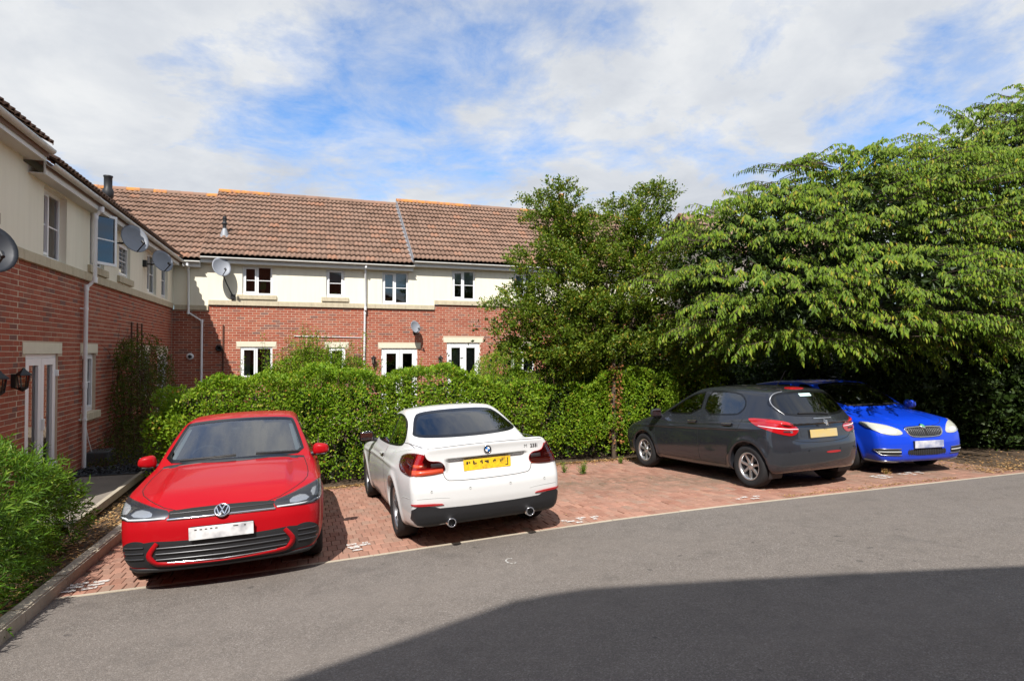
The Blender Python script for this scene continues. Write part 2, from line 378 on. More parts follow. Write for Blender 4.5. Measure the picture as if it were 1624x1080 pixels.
M['holly_leaf'] = mk_leaf('holm_leaf', [(0.0, (0.060, 0.115, 0.010)), (0.45, (0.105, 0.172, 0.014)), (0.8, (0.165, 0.220, 0.020)), (0.95, (0.25, 0.25, 0.032)), (1.0, (0.38, 0.20, 0.03))], 0.45, 0.24, .26)
M['cherry_leaf'] = mk_leaf('cherry_leaf', [(0.0, (0.048, 0.100, 0.007)), (0.5, (0.105, 0.178, 0.011)), (0.85, (0.180, 0.255, 0.020)), (0.97, (0.28, 0.29, 0.035)), (1.0, (0.40, 0.24, 0.03))], 0.5, 0.20, .14)
M['bush_leaf'] = mk_leaf('bush_leaf', [(0.0, (0.045, 0.110, 0.008)), (0.5, (0.082, 0.175, 0.011)), (0.9, (0.14, 0.25, 0.018)), (1.0, (0.26, 0.32, 0.05))], 0.42, 0.22, .26)
M['shaded_leaf'] = mk_leaf('shade_darkened_leaf', [(0.0, (0.018, 0.036, 0.006)), (0.6, (0.032, 0.060, 0.010)), (1.0, (0.055, 0.082, 0.016))], 0.45, 0.12, .25)  # near-black leaf colour paints in the shade under and inside the foliage
M['climber_leaf'] = mk_leaf('climber_leaf', [(0.0, (0.055, 0.090, 0.014)), (0.55, (0.095, 0.135, 0.020)), (0.85, (0.13, 0.125, 0.026)), (1.0, (0.16, 0.075, 0.03))], 0.5, 0.25, .2)
M['litter'] = mk_leaf('fallen_leaf', [(0.0, (0.16, 0.075, 0.025)), (0.4, (0.30, 0.16, 0.055)), (0.75, (0.42, 0.25, 0.10)), (1.0, (0.50, 0.36, 0.16))], 0.7, 0.15)
M['rustleaf'] = mk_leaf('dead_ivy_leaf', [(0.0, (0.20, 0.075, 0.025)), (0.5, (0.34, 0.14, 0.045)), (1.0, (0.44, 0.22, 0.075))], 0.6, 0.2)
M['bark'] = simple('bark', (0.085, 0.062, 0.045), 0.92, 0, 0.2, 0, 0.45, 14)
M['twig'] = simple('twig', (0.10, 0.058, 0.036), 0.9, 0, 0.2, 0, 0.35, 20)
# ------------------------------------------------------------------ terrain
_ex = np.array([-60, -3.7, -2.2, 0.53, 2.6, 4.4, 10.6, 14, 60.0]); _ez = np.array([-.36, -.36, -.38, -.294, -.195, -.138, -.072, -.05, -.05])
_fx = np.linspace(-60, 60, 2401); _fz = np.convolve(np.pad(np.interp(_fx, _ex, _ez), 20, 'edge'), np.ones(41) / 41, 'valid')
def ground_z(x, y):
    x = np.asarray(x, float); y = np.asarray(y, float)
    e = np.interp(x, _fx, _fz); t = np.clip((x + 3.7) / 2.2, 0, 1); s = -0.054 * t * t * (3 - 2 * t)
    dy = np.clip(y, -9, 11.5) - 6.4
    return e + np.where(dy > 0, s, -0.05) * dy
def gz(x, y): return float(ground_z(x, y))
def sheet(name, xs, ys, mat, dz, kind='structure', parent=None, label=None, zf=None):
    xs = np.asarray(xs, float); ys = np.asarray(ys, float); X, Y = np.meshgrid(xs, ys)
    Z = (ground_z(X, Y) if zf is None else zf(X, Y)) + dz
    v = np.stack([X, Y, Z], -1).reshape(-1, 3); n = len(xs)
    i = (np.arange(len(ys) - 1)[:, None] * n + np.arange(n - 1)[None, :]).ravel()
    o = obj(name, mesh_np(name, v, np.stack([i, i + 1, i + n + 1, i + n], -1), True), mat, parent)
    if kind: o['kind'] = kind
    if label: o['label'] = label
    return o
EDGE_Y, PAVE_Y1, PAVE_X0, PAVE_X1 = 6.40, 10.95, -2.05, 10.75
far = np.concatenate([[-1500, -700, -300, -120], np.linspace(-60, 60, 61), [120, 300, 700, 1500]])
sheet('ground', far, far, M['ground'], -0.10, label='rough ground reaching to the horizon')
sheet('tarmac_road', np.linspace(PAVE_X0, 60, 90), np.linspace(-30, EDGE_Y - 0.045, 60), M['tarmac'], 0.0, label='sunlit grey tarmac car park road')
# worn white letter scrap on the tarmac
def strokes(name, segs, label, z=0.004, wid=0.05):
    m = MB()
    for (x0, y0, x1, y1) in segs:
        d = Vector((x1 - x0, y1 - y0)); n = Vector((-d.y, d.x)).normalized() * wid / 2
        c = [(x0 + n.x, y0 + n.y), (x1 + n.x, y1 + n.y), (x1 - n.x, y1 - n.y), (x0 - n.x, y0 - n.y)]
        m.add([(a, b, gz(a, b) + z) for a, b in c], [(0, 1, 2, 3)])
    o = m.build(name, M['paint_faint' if wid < .03 else 'paint'], None, fix=False); o['kind'] = 'structure'; o['label'] = label; return o
def px_ground(px, py, z=-0.2):
    d = ray(px, py); t = (z - CZ) / d.z
    for _ in range(6): t = (gz(d.x * t, d.y * t) - CZ) / d.z
    return d.x * t, d.y * t
def ptr(px, py, segs):
    cx0, cy0 = px_ground(px, py); return [(cx0 + a, cy0 + b, cx0 + c, cy0 + d) for a, b, c, d in segs]
arc = [(0.09 * math.cos(a), 0.11 * math.sin(a)) for a in np.linspace(0.9, 5.3, 8)]; arc = [(a * .55, b * .75) for a, b in arc]
strokes('worn_marking', ptr(811, 890, [(*arc[i], *arc[i + 1]) for i in range(7)]), 'worn white curved paint mark on the tarmac', 0.006, 0.016)

# ------------------------------------------------------------------ block paving: bed, blocks, edging, paint
bed = sheet('block_paving', np.linspace(PAVE_X0, PAVE_X1, 60), np.linspace(EDGE_Y, PAVE_Y1, 30), M['joint'], -0.012, label='red block paving of the parking bays')
rng = np.random.default_rng(5); random.seed(5)
def paver_verts(cx0, cy0, ang, dz, sx=0.0955, sy=0.1955):
    h = 0.006; pts = []
    for (a, b, z) in [(-.5, -.5, 0), (.5, -.5, 0), (.5, .5, 0), (-.5, .5, 0)]:
        pts.append((a * sx, b * sy, -0.03))
    for (a, b) in [(-.5, -.5), (.5, -.5), (.5, .5), (-.5, .5)]: pts.append((a * sx, b * sy, -h))
    for (a, b) in [(-.5, -.5), (.5, -.5), (.5, .5), (-.5, .5)]: pts.append((a * (sx - .010), b * (sy - .010), 0))
    return pts
PV = np.array(paver_verts(0, 0, 0, 0)); PF = np.array([(0, 1, 5, 4), (1, 2, 6, 5), (2, 3, 7, 6), (3, 0, 4, 7), (4, 5, 9, 8), (5, 6, 10, 9), (6, 7, 11, 10), (7, 4, 8, 11), (8, 9, 10, 11)])
cells = []
rows = int((PAVE_Y1 - EDGE_Y) / 0.2)
for j in range(rows):
    y = EDGE_Y + 0.1 + j * 0.2; off = 0.05 * (j % 2)
    for i in range(int((PAVE_X1 - PAVE_X0) / 0.1)):
        x = PAVE_X0 + 0.05 + off + i * 0.1
        if x > PAVE_X1 - 0.04: continue
        cells.append((x, y))
cells = np.array(cells)
foot = [(-1.6, 0.28, 5.6, 9.8), (0.9, 2.75, 6.2, 10.6), (5.95, 7.8, 6.9, 10.7), (8.4, 10.2, 7.3, 11)]
def vis_area(x, y):
    for (a, b, c, d) in foot:
        if a < x < b and c < y < d: return 0.0
    p = project((x, y, gz(x, y)))
    return 0.0 if not (0 < p[0] < 1624 and 0 < p[1] < 1080) else 1.0 / p[2] ** 3
area = np.array([vis_area(x, y) for x, y in cells]); order = np.argsort(-area); single = set(order[:300].tolist())
dzr = rng.normal(0, 0.0022, len(cells)); tlt = rng.normal(0, 0.008, (len(cells), 2)); sp = rng.normal(0, 0.0012, (len(cells), 2)); rz = rng.normal(0, 0.008, len(cells))
pm = mesh_np('paver', PV, PF); vs = []; fs = []
for k, (x, y) in enumerate(cells):
    z = gz(x, y); e = 0.05
    nx = -(gz(x + e, y) - gz(x - e, y)) / (2 * e); ny = -(gz(x, y + e) - gz(x, y - e)) / (2 * e)
    R = Matrix.Rotation(rz[k], 3, 'Z') @ Matrix(((1, 0, 0), (0, 1, 0), (-nx + tlt[k, 0], -ny + tlt[k, 1], 1)))
    z += dzr[k] + 0.002
    if k in single:
        o = obj('paver', pm, M['paver'], bed); o.location = (x + sp[k, 0], y + sp[k, 1], z)
        q = Vector((nx - tlt[k, 0], ny - tlt[k, 1], 1)).normalized(); o.rotation_euler = (Vector((0, 0, 1)).rotation_difference(q) @ Matrix.Rotation(rz[k], 3, 'Z').to_quaternion()).to_euler()
    else:
        b = len(vs) * 12; vs.append(PV @ np.array(R).T + [x + sp[k, 0], y + sp[k, 1], z]); fs.append(PF + b)
o = obj('pavers', mesh_np('pavers', np.concatenate(vs), np.concatenate(fs)), M['paver'], bed); o['kind'] = 'stuff'
# flush concrete edging between blocks and tarmac, kerb stones on the left
edge = empty('edging_strip', (0, 0, 0)); tag(edge, kind='structure', label='thin pale concrete edging between paving and tarmac')
x = PAVE_X0
while x < 30:
    b = x + 0.91; m = MB()
    c = [(x + .003, EDGE_Y - .045), (b - .003, EDGE_Y - .045), (b - .003, EDGE_Y - .003), (x + .003, EDGE_Y - .003)]
    vt = [(p, q, gz(p, q) + 0.004 + random.uniform(-.002, .002)) for p, q in c]; m.add(vt + [(p, q, z - .08) for p, q, z in vt], [(0, 1, 2, 3), (0, 4, 5, 1), (1, 5, 6, 2), (2, 6, 7, 3), (3, 7, 4, 0)])
    m.build('edging_stone', M['edging'], edge, fix=False); x = b
kerb = empty('kerb', (0, 0, 0)); tag(kerb, kind='structure', label='mossy concrete kerb beside the planting bed')
y = 2.2
while y < 11.5:
    b = y + 0.9; m = MB(); z0 = gz(-2.1, y) ; z1 = gz(-2.1, b); t = 0.115
    bm = bmesh.new(); bmesh.ops.create_cube(bm, size=1.0)
    for v in bm.verts:
        yy = y + .004 if v.co.y < 0 else b - .004; zz0 = gz(-2.1, yy)
        v.co = Vector((-2.18 if v.co.x < 0 else -2.055, yy, zz0 + (t + random.uniform(-.002, .002) if v.co.z > 0 else -0.1)))
    bmesh.ops.bevel(bm, geom=[e for e in bm.edges if all(v.co.z > zz0 for v in e.verts)], offset=0.014, segments=2, affect='EDGES')
    m.bm(bm); m.build('kerb_stone', M['kerb'], kerb); y = b
flat = lambda z: (lambda X, Y: np.full_like(X, z))
sheet('planting_bed', np.linspace(-3.9, -2.17, 8), np.linspace(-6, 11.6, 40), M['soil'], 0.055, label='dark soil bed between kerb and path')
sheet('path', np.linspace(-3.50, -2.62, 4), np.linspace(8.6, 14.2, 12), M['path'], -0.285, zf=flat(0.0), label='worn grey path below the brick wall')
sheet('slate_bed', np.linspace(-3.75, -2.4, 8), np.linspace(11.9, 20.2, 20), M['slate'], -0.27, zf=flat(0.0), label='strip of dark slate chippings along the wall')
sheet('shrub_bed', np.linspace(PAVE_X1, 40, 30), np.linspace(EDGE_Y, 30, 30), M['soil'], 0.0, label='bare soil under the trees')
sheet('hedge_bed', np.linspace(-2.4, PAVE_X1, 30), np.linspace(PAVE_Y1, 20.3, 20), M['soil'], 0.01, label='soil under and behind the hedge')
m = MB()
for q in range(12):   # low kerb edging of the path
    m.box((-2.64, 8.6 + q * .46, -.36), (-2.58, 8.6 + q * .46 + .45, -.255))
o = m.build('path_edging', M['kerb'], None); tag(o, kind='structure', label='low concrete edging of the path')
# worn bay numbers (illegible): broken strokes of white paint on the blocks
for (px, py), pat in {(137, 932): 0, (570, 868): 1, (925, 826): 2, (1190, 791): 3, (1402, 757): 0, (1450, 752): 2}.items():
    pats = [[(-.16, .10, -.02, .13), (-.16, .02, -.03, .03), (-.17, -.08, -.06, -.08), (.02, .12, .15, .13), (.0, .03, .13, .05), (-.02, -.07, .10, -.05)],
            [(-.13, .13, -.02, .14), (.04, .13, .10, .13), (-.12, .03, .12, .06), (-.10, -.02, .0, -.01), (-.08, -.12, .02, -.12)],
            [(-.24, .09, -.17, .09), (-.20, .03, -.10, .02), (-.12, -.06, -.04, -.07), (-.04, .11, .08, .12), (-.04, .04, .01, .04), (.13, .08, .23, .08), (.12, -.01, .17, -.01)],
            [(-.2, .02, -.12, .03), (-.08, .08, .02, .09), (-.02, -.05, .1, -.04), (.1, .08, .2, .07)]]
    strokes('bay_marking', ptr(px, py, pats[pat]), 'worn broken white bay marking on the red blocks', 0.013, 0.06)

# ------------------------------------------------------------------ houses
class Wall:
    """a vertical wall: u along it, v = height, d = distance out of it"""
    def __init__(s, kind, base): s.k = kind; s.b = base
    def p(s, u, v, d): return (u, s.b - d, v) if s.k == 'back' else (s.b + d, u, v)
    def box(s, m, u0, u1, v0, v1, d0, d1): return m.box(s.p(u0, v0, d0), s.p(u1, v1, d1))
    def part(s, name, u0, u1, v0, v1, d0, d1, mat, parent, bev=0.0): return box_part(name, s.p(u0, v0, d0), s.p(u1, v1, d1), mat, parent, bev)
BACK = Wall('back', 20.35); LEFT = Wall('left', -3.71)
def holed(W, u0, u1, v0, v1, holes, d0, d1, name, mat, parent):
    us = sorted({u0, u1, *[min(max(h[i], u0), u1) for h in holes for i in (0, 1)]}); vs_ = sorted({v0, v1, *[min(max(h[i], v0), v1) for h in holes for i in (2, 3)]})
    m = MB()
    for a, b in zip(us, us[1:]):
        run = None
        for c, d in zip(vs_, vs_[1:]):
            inside = any(h[0] < (a + b) / 2 < h[1] and h[2] < (c + d) / 2 < h[3] for h in holes)
            if not inside and b - a > 1e-6 and d - c > 1e-6: W.box(m, a, b, c, d, d0, d1)
    return m.build(name, mat, parent)
def brick_mesh(W, ln, hgt=0.065):
    v = []; c = 0.004; a, b = ln / 2, hgt / 2
    for (u, w) in ((-a, -b), (a, -b), (a, b), (-a, b)): v.append((u, w, -0.03))
    for (u, w) in ((-a, -b), (a, -b), (a, b), (-a, b)): v.append((u, w, -0.004))
    for (u, w) in ((-a + c, -b + c), (a - c, -b + c), (a - c, b - c), (-a + c, b - c)): v.append((u, w, 0))
    f = [(0, 1, 5, 4), (1, 2, 6, 5), (2, 3, 7, 6), (3, 0, 4, 7), (4, 5, 9, 8), (5, 6, 10, 9), (6, 7, 11, 10), (7, 4, 8, 11), (8, 9, 10, 11)]
    if W.k == 'back': v = [(u, -d, w) for u, w, d in v]
    else: v = [(d, u, w) for u, w, d in v]; f = [q[::-1] for q in f] if False else f
    return np.array(v), np.array(f)
BMESH = {}
def bricks(W, wall, u0, u1, v0, v1, holes, keep, phase=0.0, vis=lambda u, v: True):
    pcs = []; j = 0; v = v0
    while v + 0.065 <= v1 + 0.02:
        top = min(v + 0.065, v1); off = 0.1125 * (j % 2) + phase
        u = u0 - off
        while u < u1:
            iv = [(max(u, u0), min(u + 0.215, u1))]
            for h in holes:
                if h[2] < top and h[3] > v:
                    nx_ = []
                    for a, b in iv:
                        if h[1] <= a or h[0] >= b: nx_.append((a, b))
                        else:
                            if h[0] - a > 0.03: nx_.append((a, h[0] - 0.004))
                            if b - h[1] > 0.03: nx_.append((h[1] + 0.004, b))
                    iv = nx_
            pcs += [(a, b, v, top) for a, b in iv if b - a > 0.03]
            u += 0.225
        v += 0.075; j += 1
    sc = []
    for k, (a, b, c, d) in enumerate(pcs):
        p = project(W.p((a + b) / 2, (c + d) / 2, 0))
        ok = b - a > 0.214 and d - c > 0.064 and 0 <= p[0] < 1624 and 0 <= p[1] < 1080 and p[2] > 0 and vis((a + b) / 2, (c + d) / 2)
        sc.append(-1.0 / p[2] ** 2 if ok else 0.0)
    order = [k for k in np.argsort(sc) if sc[k] < 0][:keep]; single = set(int(k) for k in order)
    V0, F0 = brick_mesh(W, 0.215)
    if W.k not in BMESH: BMESH[W.k] = mesh_np('brick', V0, F0); BMESH[W.k].materials.append(M['brick'])
    vs_, fs_ = [], []; rr = random.Random(7)
    for k, (a, b, c, d) in enumerate(pcs):
        pd = max(-.0012, rr.gauss(0, 0.0013))
        if k in single: obj('brick', BMESH[W.k], None, wall).location = W.p((a + b) / 2, (c + d) / 2, pd)
        else:
            V, F = brick_mesh(W, b - a, d - c); fs_.append(F + len(vs_) * 12); vs_.append(V + np.array(W.p((a + b) / 2, (c + d) / 2, pd)))
    if vs_:
        o = obj('bricks', mesh_np('bricks', np.concatenate(vs_), np.concatenate(fs_)), M['brick'], wall); o['kind'] = 'stuff'
def window(W, house, u0, u1, v0, v1, cols=2, bar=True, d=-0.05, blind=0.0, curtain=False, extra=None, open_col=None, lead=False, depth=0.7):
    fw_ = 0.055; m = MB()
    W.box(m, u0, u1, v0, v0 + fw_, d - .06, d); W.box(m, u0, u1, v1 - fw_, v1, d - .06, d)
    W.box(m, u0, u0 + fw_, v0 + fw_, v1 - fw_, d - .06, d); W.box(m, u1 - fw_, u1, v0 + fw_, v1 - fw_, d - .06, d)
    cw = (u1 - u0 - 2 * fw_) / cols
    for c in range(1, cols): W.box(m, u0 + fw_ + c * cw - .03, u0 + fw_ + c * cw + .03, v0 + fw_, v1 - fw_, d - .06, d - .002)
    f = m.build('window', M['upvc'], house)
    for c in range(cols):
        a = u0 + fw_ + c * cw + (.03 if c else 0); b = u0 + fw_ + (c + 1) * cw - (.03 if c < cols - 1 else 0); lo, hi = v0 + fw_, v1 - fw_
        if c != open_col:
            if c % 2 == 0:      # opening light: its own proud sash
                m = MB(); s = 0.045
                W.box(m, a + .004, b - .004, lo + .004, lo + s, d - .045, d + .018); W.box(m, a + .004, b - .004, hi - s, hi - .004, d - .045, d + .018)
                W.box(m, a + .004, a + s, lo + s, hi - s, d - .045, d + .018); W.box(m, b - s, b - .004, lo + s, hi - s, d - .045, d + .018)
                m.build('sash', M['upvc'], f); a += s; b -= s; lo += s; hi -= s
            m = MB(); W.box(m, a - .01, b + .01, lo - .01, hi + .01, d - .032, d - .026); m.build('pane', M['win'], f)
            if bar: W.part('glazing_bar', a, b, (v0 + v1) / 2 - .011, (v0 + v1) / 2 + .011, d - .024, d - .012, M['upvc'], f)
            if lead:
                m = MB()
                for q in range(1, 6): W.box(m, a, b, lo + (hi - lo) * q / 6 - .004, lo + (hi - lo) * q / 6 + .004, d - .0245, d - .020)
                for q in range(1, 3): W.box(m, a + (b - a) * q / 3 - .004, a + (b - a) * q / 3 + .004, lo, hi, d - .0195, d - .016)
                m.build('glazing_lead', M['upvc'], f)
        if blind: W.part('blind', a, b, hi - (hi - lo) * blind, hi, d - .075, d - .070, M['blind'], f)
    m = MB()   # the dark room behind: open box
    W.box(m, u0 - .3, u1 + .3, v0 - .2, v1 + .1, d - depth - .02, d - depth); W.box(m, u0 - .3, u0 - .28, v0 - .2, v1 + .1, d - depth, d - .21)
    W.box(m, u1 + .28, u1 + .3, v0 - .2, v1 + .1, d - depth, d - .21); W.box(m, u0 - .28, u1 + .28, v1 + .08, v1 + .1, d - depth, d - .21); W.box(m, u0 - .28, u1 + .28, v0 - .2, v0 - .18, d - depth, d - .21)
    m.build('interior', M['room'], f)
    if curtain:
        for (a, b) in ((u0 + .03, u0 + .03 + (u1 - u0) * .26), (u1 - .03 - (u1 - u0) * .24, u1 - .03)):
            n = 14; pts = [(a + (b - a) * i / n, d - .17 - .02 * (i % 2)) for i in range(n + 1)]; m = MB()
            vv = [W.p(u, v0 + .03, e) for u, e in pts] + [W.p(u, v1 - .03, e) for u, e in pts]
            m.add(vv, [(i, i + 1, i + n + 2, i + n + 1) for i in range(n)], True); m.build('curtain', M['curtain'], f)
    if extra: extra(f)
    return f
def french(W, house, u0, u1, v0, v1, d=-0.04, curtain=None):
    m = MB(); fw_ = 0.06
    W.box(m, u0, u1, v1 - fw_, v1, d - .07, d); W.box(m, u0, u0 + fw_, v0, v1 - fw_, d - .07, d); W.box(m, u1 - fw_, u1, v0, v1 - fw_, d - .07, d); W.box(m, u0 + fw_, u1 - fw_, v0, v0 + .04, d - .07, d)
    f = m.build('french_door', M['upvc'], house); mid = (u0 + u1) / 2
    for (a, b) in ((u0 + fw_, mid - .002), (mid + .002, u1 - fw_)):
        m = MB(); s = 0.105
        W.box(m, a + .003, b - .003, v0 + .045, v0 + .22, d - .05, d + .015); W.box(m, a + .003, b - .003, v1 - fw_ - s, v1 - fw_ - .003, d - .05, d + .015)
        W.box(m, a + .003, a + s, v0 + .22, v1 - fw_ - s, d - .05, d + .015); W.box(m, b - s, b - .003, v0 + .22, v1 - fw_ - s, d - .05, d + .015); m.build('door_leaf', M['upvc'], f)
        m = MB(); W.box(m, a + s - .01, b - s + .01, v0 + .21, v1 - fw_ - s + .01, d - .03, d - .022); m.build('pane', M['win'], f)
        if curtain:
            n = 16; pts = [(a + .05 + (b - a - .1) * i / n, d - .18 - .02 * (i % 2)) for i in range(n + 1)]; q = MB()
            vv = [W.p(u, v0 + .2, e) for u, e in pts] + [W.p(u, v1 - .1, e) for u, e in pts]; q.add(vv, [(i, i + 1, i + n + 2, i + n + 1) for i in range(n)], True); q.build('curtain', M['curtain'], f)
    for hz in (v0 + .3, v1 - .35):
        for uu in (u0 + .012, u1 - .012): W.part('hinge', uu - .02, uu + .02, hz, hz + .1, d, d + .045, M['upvc'], f, .006)
    W.part('handle', mid + .03, mid + .06, v0 + .95, v0 + 1.12, d + .015, d + .05, M['white'], f, .006)
    m = MB(); W.box(m, u0 - .3, u1 + .3, v0, v1 + .1, d - .92, d - .9); W.box(m, u0 - .3, u0 - .28, v0, v1 + .1, d - .9, d - .23); W.box(m, u1 + .28, u1 + .3, v0, v1 + .1, d - .9, d - .23); W.box(m, u0 - .28, u1 + .28, v1 + .08, v1 + .1, d - .9, d - .23)
    m.build('interior', M['room'], f); return f
def lintel(W, house, u0, u1, v0, v1, splay=0.03):
    m = MB(); a, b = [(u0 + splay, v0), (u1 - splay, v0), (u1, v1), (u0, v1)], None
    pf = [W.p(u, v, 0.006) for u, v in a]; pb = [W.p(u, v, -0.15) for u, v in a]; m.add(pf + pb, [(0, 1, 2, 3), (7, 6, 5, 4), (0, 4, 5, 1), (1, 5, 6, 2), (2, 6, 7, 3), (3, 7, 4, 0)])
    return m.build('lintel', M['lintel'], house)
def band(W, house, u0, u1, v0, v1, d=0.055):
    n = max(1, round((u1 - u0) / 0.95)); st = (u1 - u0) / n
    for i in range(n): W.part('band_stone', u0 + i * st + (.002 if i else 0), u0 + (i + 1) * st, v0 + .0, v1, -.1, d, M['stone'], house, 0.006)
def gutter(W, house, u0, u1, z, d, name='gutter'):
    m = MB(); n = 10; R = 0.058; prof = [(math.cos(a) * R, math.sin(a) * R) for a in np.linspace(math.pi, 2 * math.pi, n)] + [(math.cos(a) * (R - .006), math.sin(a) * (R - .006)) for a in np.linspace(2 * math.pi, math.pi, n)]
    k = len(prof); vs_ = [W.p(u, z + b, d + a) for u in (u0, u1) for a, b in prof]; m.add(vs_, [(i, (i + 1) % k, (i + 1) % k + k, i + k) for i in range(k)], True); m.add(vs_[:k], [tuple(range(k))]); m.add(vs_[k:], [tuple(range(k))])
    g = m.build(name, M['gutter'], house)
    for q in range(1, int((u1 - u0) / 2.0) + 1):
        m = MB(); u = u0 + q * 2.0
        if u > u1 - .1: break
        pr = [(math.cos(a) * (R + .006), math.sin(a) * (R + .006)) for a in np.linspace(math.pi, 2 * math.pi, n)]; vs_ = [W.p(uu, z + b + .002, d + a) for uu in (u - .05, u + .05) for a, b in pr]
        m.add(vs_, [(i, i + 1, i + 1 + n, i + n) for i in range(n - 1)], True); m.build('gutter_union', M['gutter'], g)
    return g
def eaves(W, house, u0, u1, z, over, ends=(True, True)):
    """fascia, soffit and gutter; z = top of fascia"""
    W.part('fascia', u0, u1, z - .20, z - .01, over - .022, over, M['fascia'], house); W.part('soffit', u0 + .01, u1 - .01, z - .195, z - .18, 0.0, over - .024, M['soffit'], house)
    gutter(W, house, u0, u1, z - .035, over + .062)
def tile_mesh():
    """one interlocking tile with two rolls: 0.30 wide (x), laid up the slope (y), lip at the lower edge"""
    n = 16; v = []; f = []
    def h(s): return 0.046 * (0.5 - 0.5 * math.cos(2 * math.pi * s / 0.15)) ** 0.8
    for (yy, lift) in ((0.0, 0.056), (0.375, 0.008)):
        for i in range(n + 1): s = 0.304 * i / n; v.append((s - 0.152, yy, lift + h(s)))
    for i in range(n + 1): s = 0.304 * i / n; v.append((s - 0.152, 0.004, 0.040 + h(s)))
    f += [(i, i + 1, n + 1 + i + 1, n + 1 + i) for i in range(n)]; k = 2 * (n + 1); f += [(k + i, k + i + 1, i + 1, i) for i in range(n)]
    return mesh_np('tile', np.array(v), np.array(f), True)
TILE = tile_mesh(); TILE.materials.append(M['tile'])
def roof_back(house, x0, x1, ze, ye, zr, yr, keep=300, lichen=True, left_verge=True, xt0=None):
    """slope facing the camera over the back walls: a deck, tiles, ridge tiles"""
    depth = 2 * yr - ye
    m = MB(); t = .05; m.prism([(ye + .02, ze - .03), (yr, zr - .03), (depth, ze - .03), (depth, ze - .12), (yr, zr - .15), (ye + .02, ze - .12)], x0 + .02, x1 - .02, 'x')
    roof = m.build('roof', M['black'], house)
    sl = math.atan2(zr - ze, yr - ye); ln = math.hypot(zr - ze, yr - ye); rows_ = int(round((ln + .03) / 0.345)); g = (ln + .02) / rows_
    nt_ = int(round((x1 - x0) / 0.30)); wv = (x1 - x0) / nt_; rr = random.Random(int(x0 * 100)); spots = []
    for r in range(rows_):
        for c in range(nt_):
            x = x0 + (c + .5) * wv; s = -.045 + r * g; y = ye + s * math.cos(sl); z = ze + s * math.sin(sl)
            p = project((x, y, z)); spots.append((p[2] if 0 < p[0] < 1624 else 1e3, x, y, z))
    spots.sort(key=lambda q: q[0]); rest_v, rest_f = [], []
    tv = np.array([v.co[:] for v in TILE.vertices]); tf = np.array([list(p.vertices) for p in TILE.polygons])
    for i, (_, x, y, z) in enumerate(spots):
        tw = rr.gauss(0, .006); dz = rr.gauss(0, .0025)
        if i < keep: o = obj('tile', TILE, None, roof); o.location = (x, y, z + dz); o.rotation_euler = (sl, tw, rr.gauss(0, .004)); o.scale = (wv / 0.30, 1, 1)
        else:
            q = tv * [wv / .30, 1, 1]; c, s_ = math.cos(sl), math.sin(sl); q = np.stack([q[:, 0], q[:, 1] * c - q[:, 2] * s_, q[:, 1] * s_ + q[:, 2] * c], -1) + [x, y, z + dz]; rest_f.append(tf + len(rest_v) * len(tv)); rest_v.append(q)
    if rest_v: o = obj('tiles', mesh_np('tiles', np.concatenate(rest_v), np.concatenate(rest_f), True), M['tile'], roof); o['kind'] = 'stuff'
    nr = int(round((x1 - x0) / .42)); wr = (x1 - x0) / nr      # half-round ridge tiles
    for i in range(nr):
        m = MB(); n = 9; a0 = [(math.cos(a) * .125, math.sin(a) * .105) for a in np.linspace(-.25, math.pi + .25, n)]; u0, u1 = x0 + i * wr, x0 + (i + 1) * wr + .012; lift = .012 * 1
        vv = [(u0, yr + b, zr + .015 + c) for b, c in a0] + [(u1, yr + b * 1.06, zr + .015 + c * 1.06) for b, c in a0]; m.add(vv, [(k, k + 1, k + 1 + n, k + n) for k in range(n - 1)], True); m.add([(u0, yr + b, zr + .015 + c) for b, c in a0], [tuple(range(n))])
        m.build('ridge_tile', M['lichen'] if lichen and (rr.random() < (.95 if i < 4 else .35)) else M['tile'], roof, fix=False)
    return roof
def downpipe(W, house, pts, r=0.034):
    m = MB(); m.tube([W.p(*p) for p in pts], r, 10); p = m.build('downpipe', M['upvc'], house)
    for (u, v, d) in pts:
        m = MB(); m.tube([W.p(u, v - .05, d), W.p(u, v + .05, d)], r + .007, 10); m.build('pipe_socket', M['upvc'], p)
    return p
def clip(W, pipe, u, v, d):
    m = MB(); m.tube([W.p(u, v - .02, d), W.p(u, v + .02, d)], .043, 10); W.box(m, u - .09, u + .09, v - .012, v + .012, 0.0, .012); m.build('pipe_bracket', M['upvc'], pipe)

# --- left house nearer the road
H1 = empty('terraced_house', (-3.71, 6, gz(-3.7, 6))); H1.location = (0, 0, 0)
tag(H1, 'end terrace house with higher eaves at the near end of the left row', 'house')
hs = [(10.02, 10.06, 0, 0.01)]
S1 = 10.10; B1, T1 = 3.06, 3.21
wl = holed(LEFT, 8.5, S1, -0.5, 3.07, [], -.25, -.0035, 'wall', M['mortar'], H1)
bricks(LEFT, wl, 8.5, S1, -0.30, 3.06, [], 300, 0.0, lambda u, v: v > 0.75)
hw = [(8.86, 9.28, 3.55, 4.42)]
holed(LEFT, 8.5, S1, 3.21, 4.56, hw, -.25, .030, 'render_wall', M['render'], H1)
band(LEFT, H1, 8.5, S1 - .003, B1 + .003, T1 + .003); LEFT.part('window_sill', 8.76, 9.36, 3.40, 3.545, -.1, .075, M['stone'], H1, .008)
window(LEFT, H1, *hw[0], 1, True, -.06)
eaves(LEFT, H1, 8.35, S1 + .12, 4.67, .26)
m = MB(); m.prism([(-3.71 + .28, 4.66), (-3.71 - 4.2, 4.66 + 3.1), (-3.71 - 8.4, 4.66), (-3.71 - 8.4, 4.50), (-3.71 - 4.2, 7.6), (-3.71 + .28, 4.53)], 8.35, S1 + .14, 'y'); r1 = m.build('roof', M['tile'], H1)
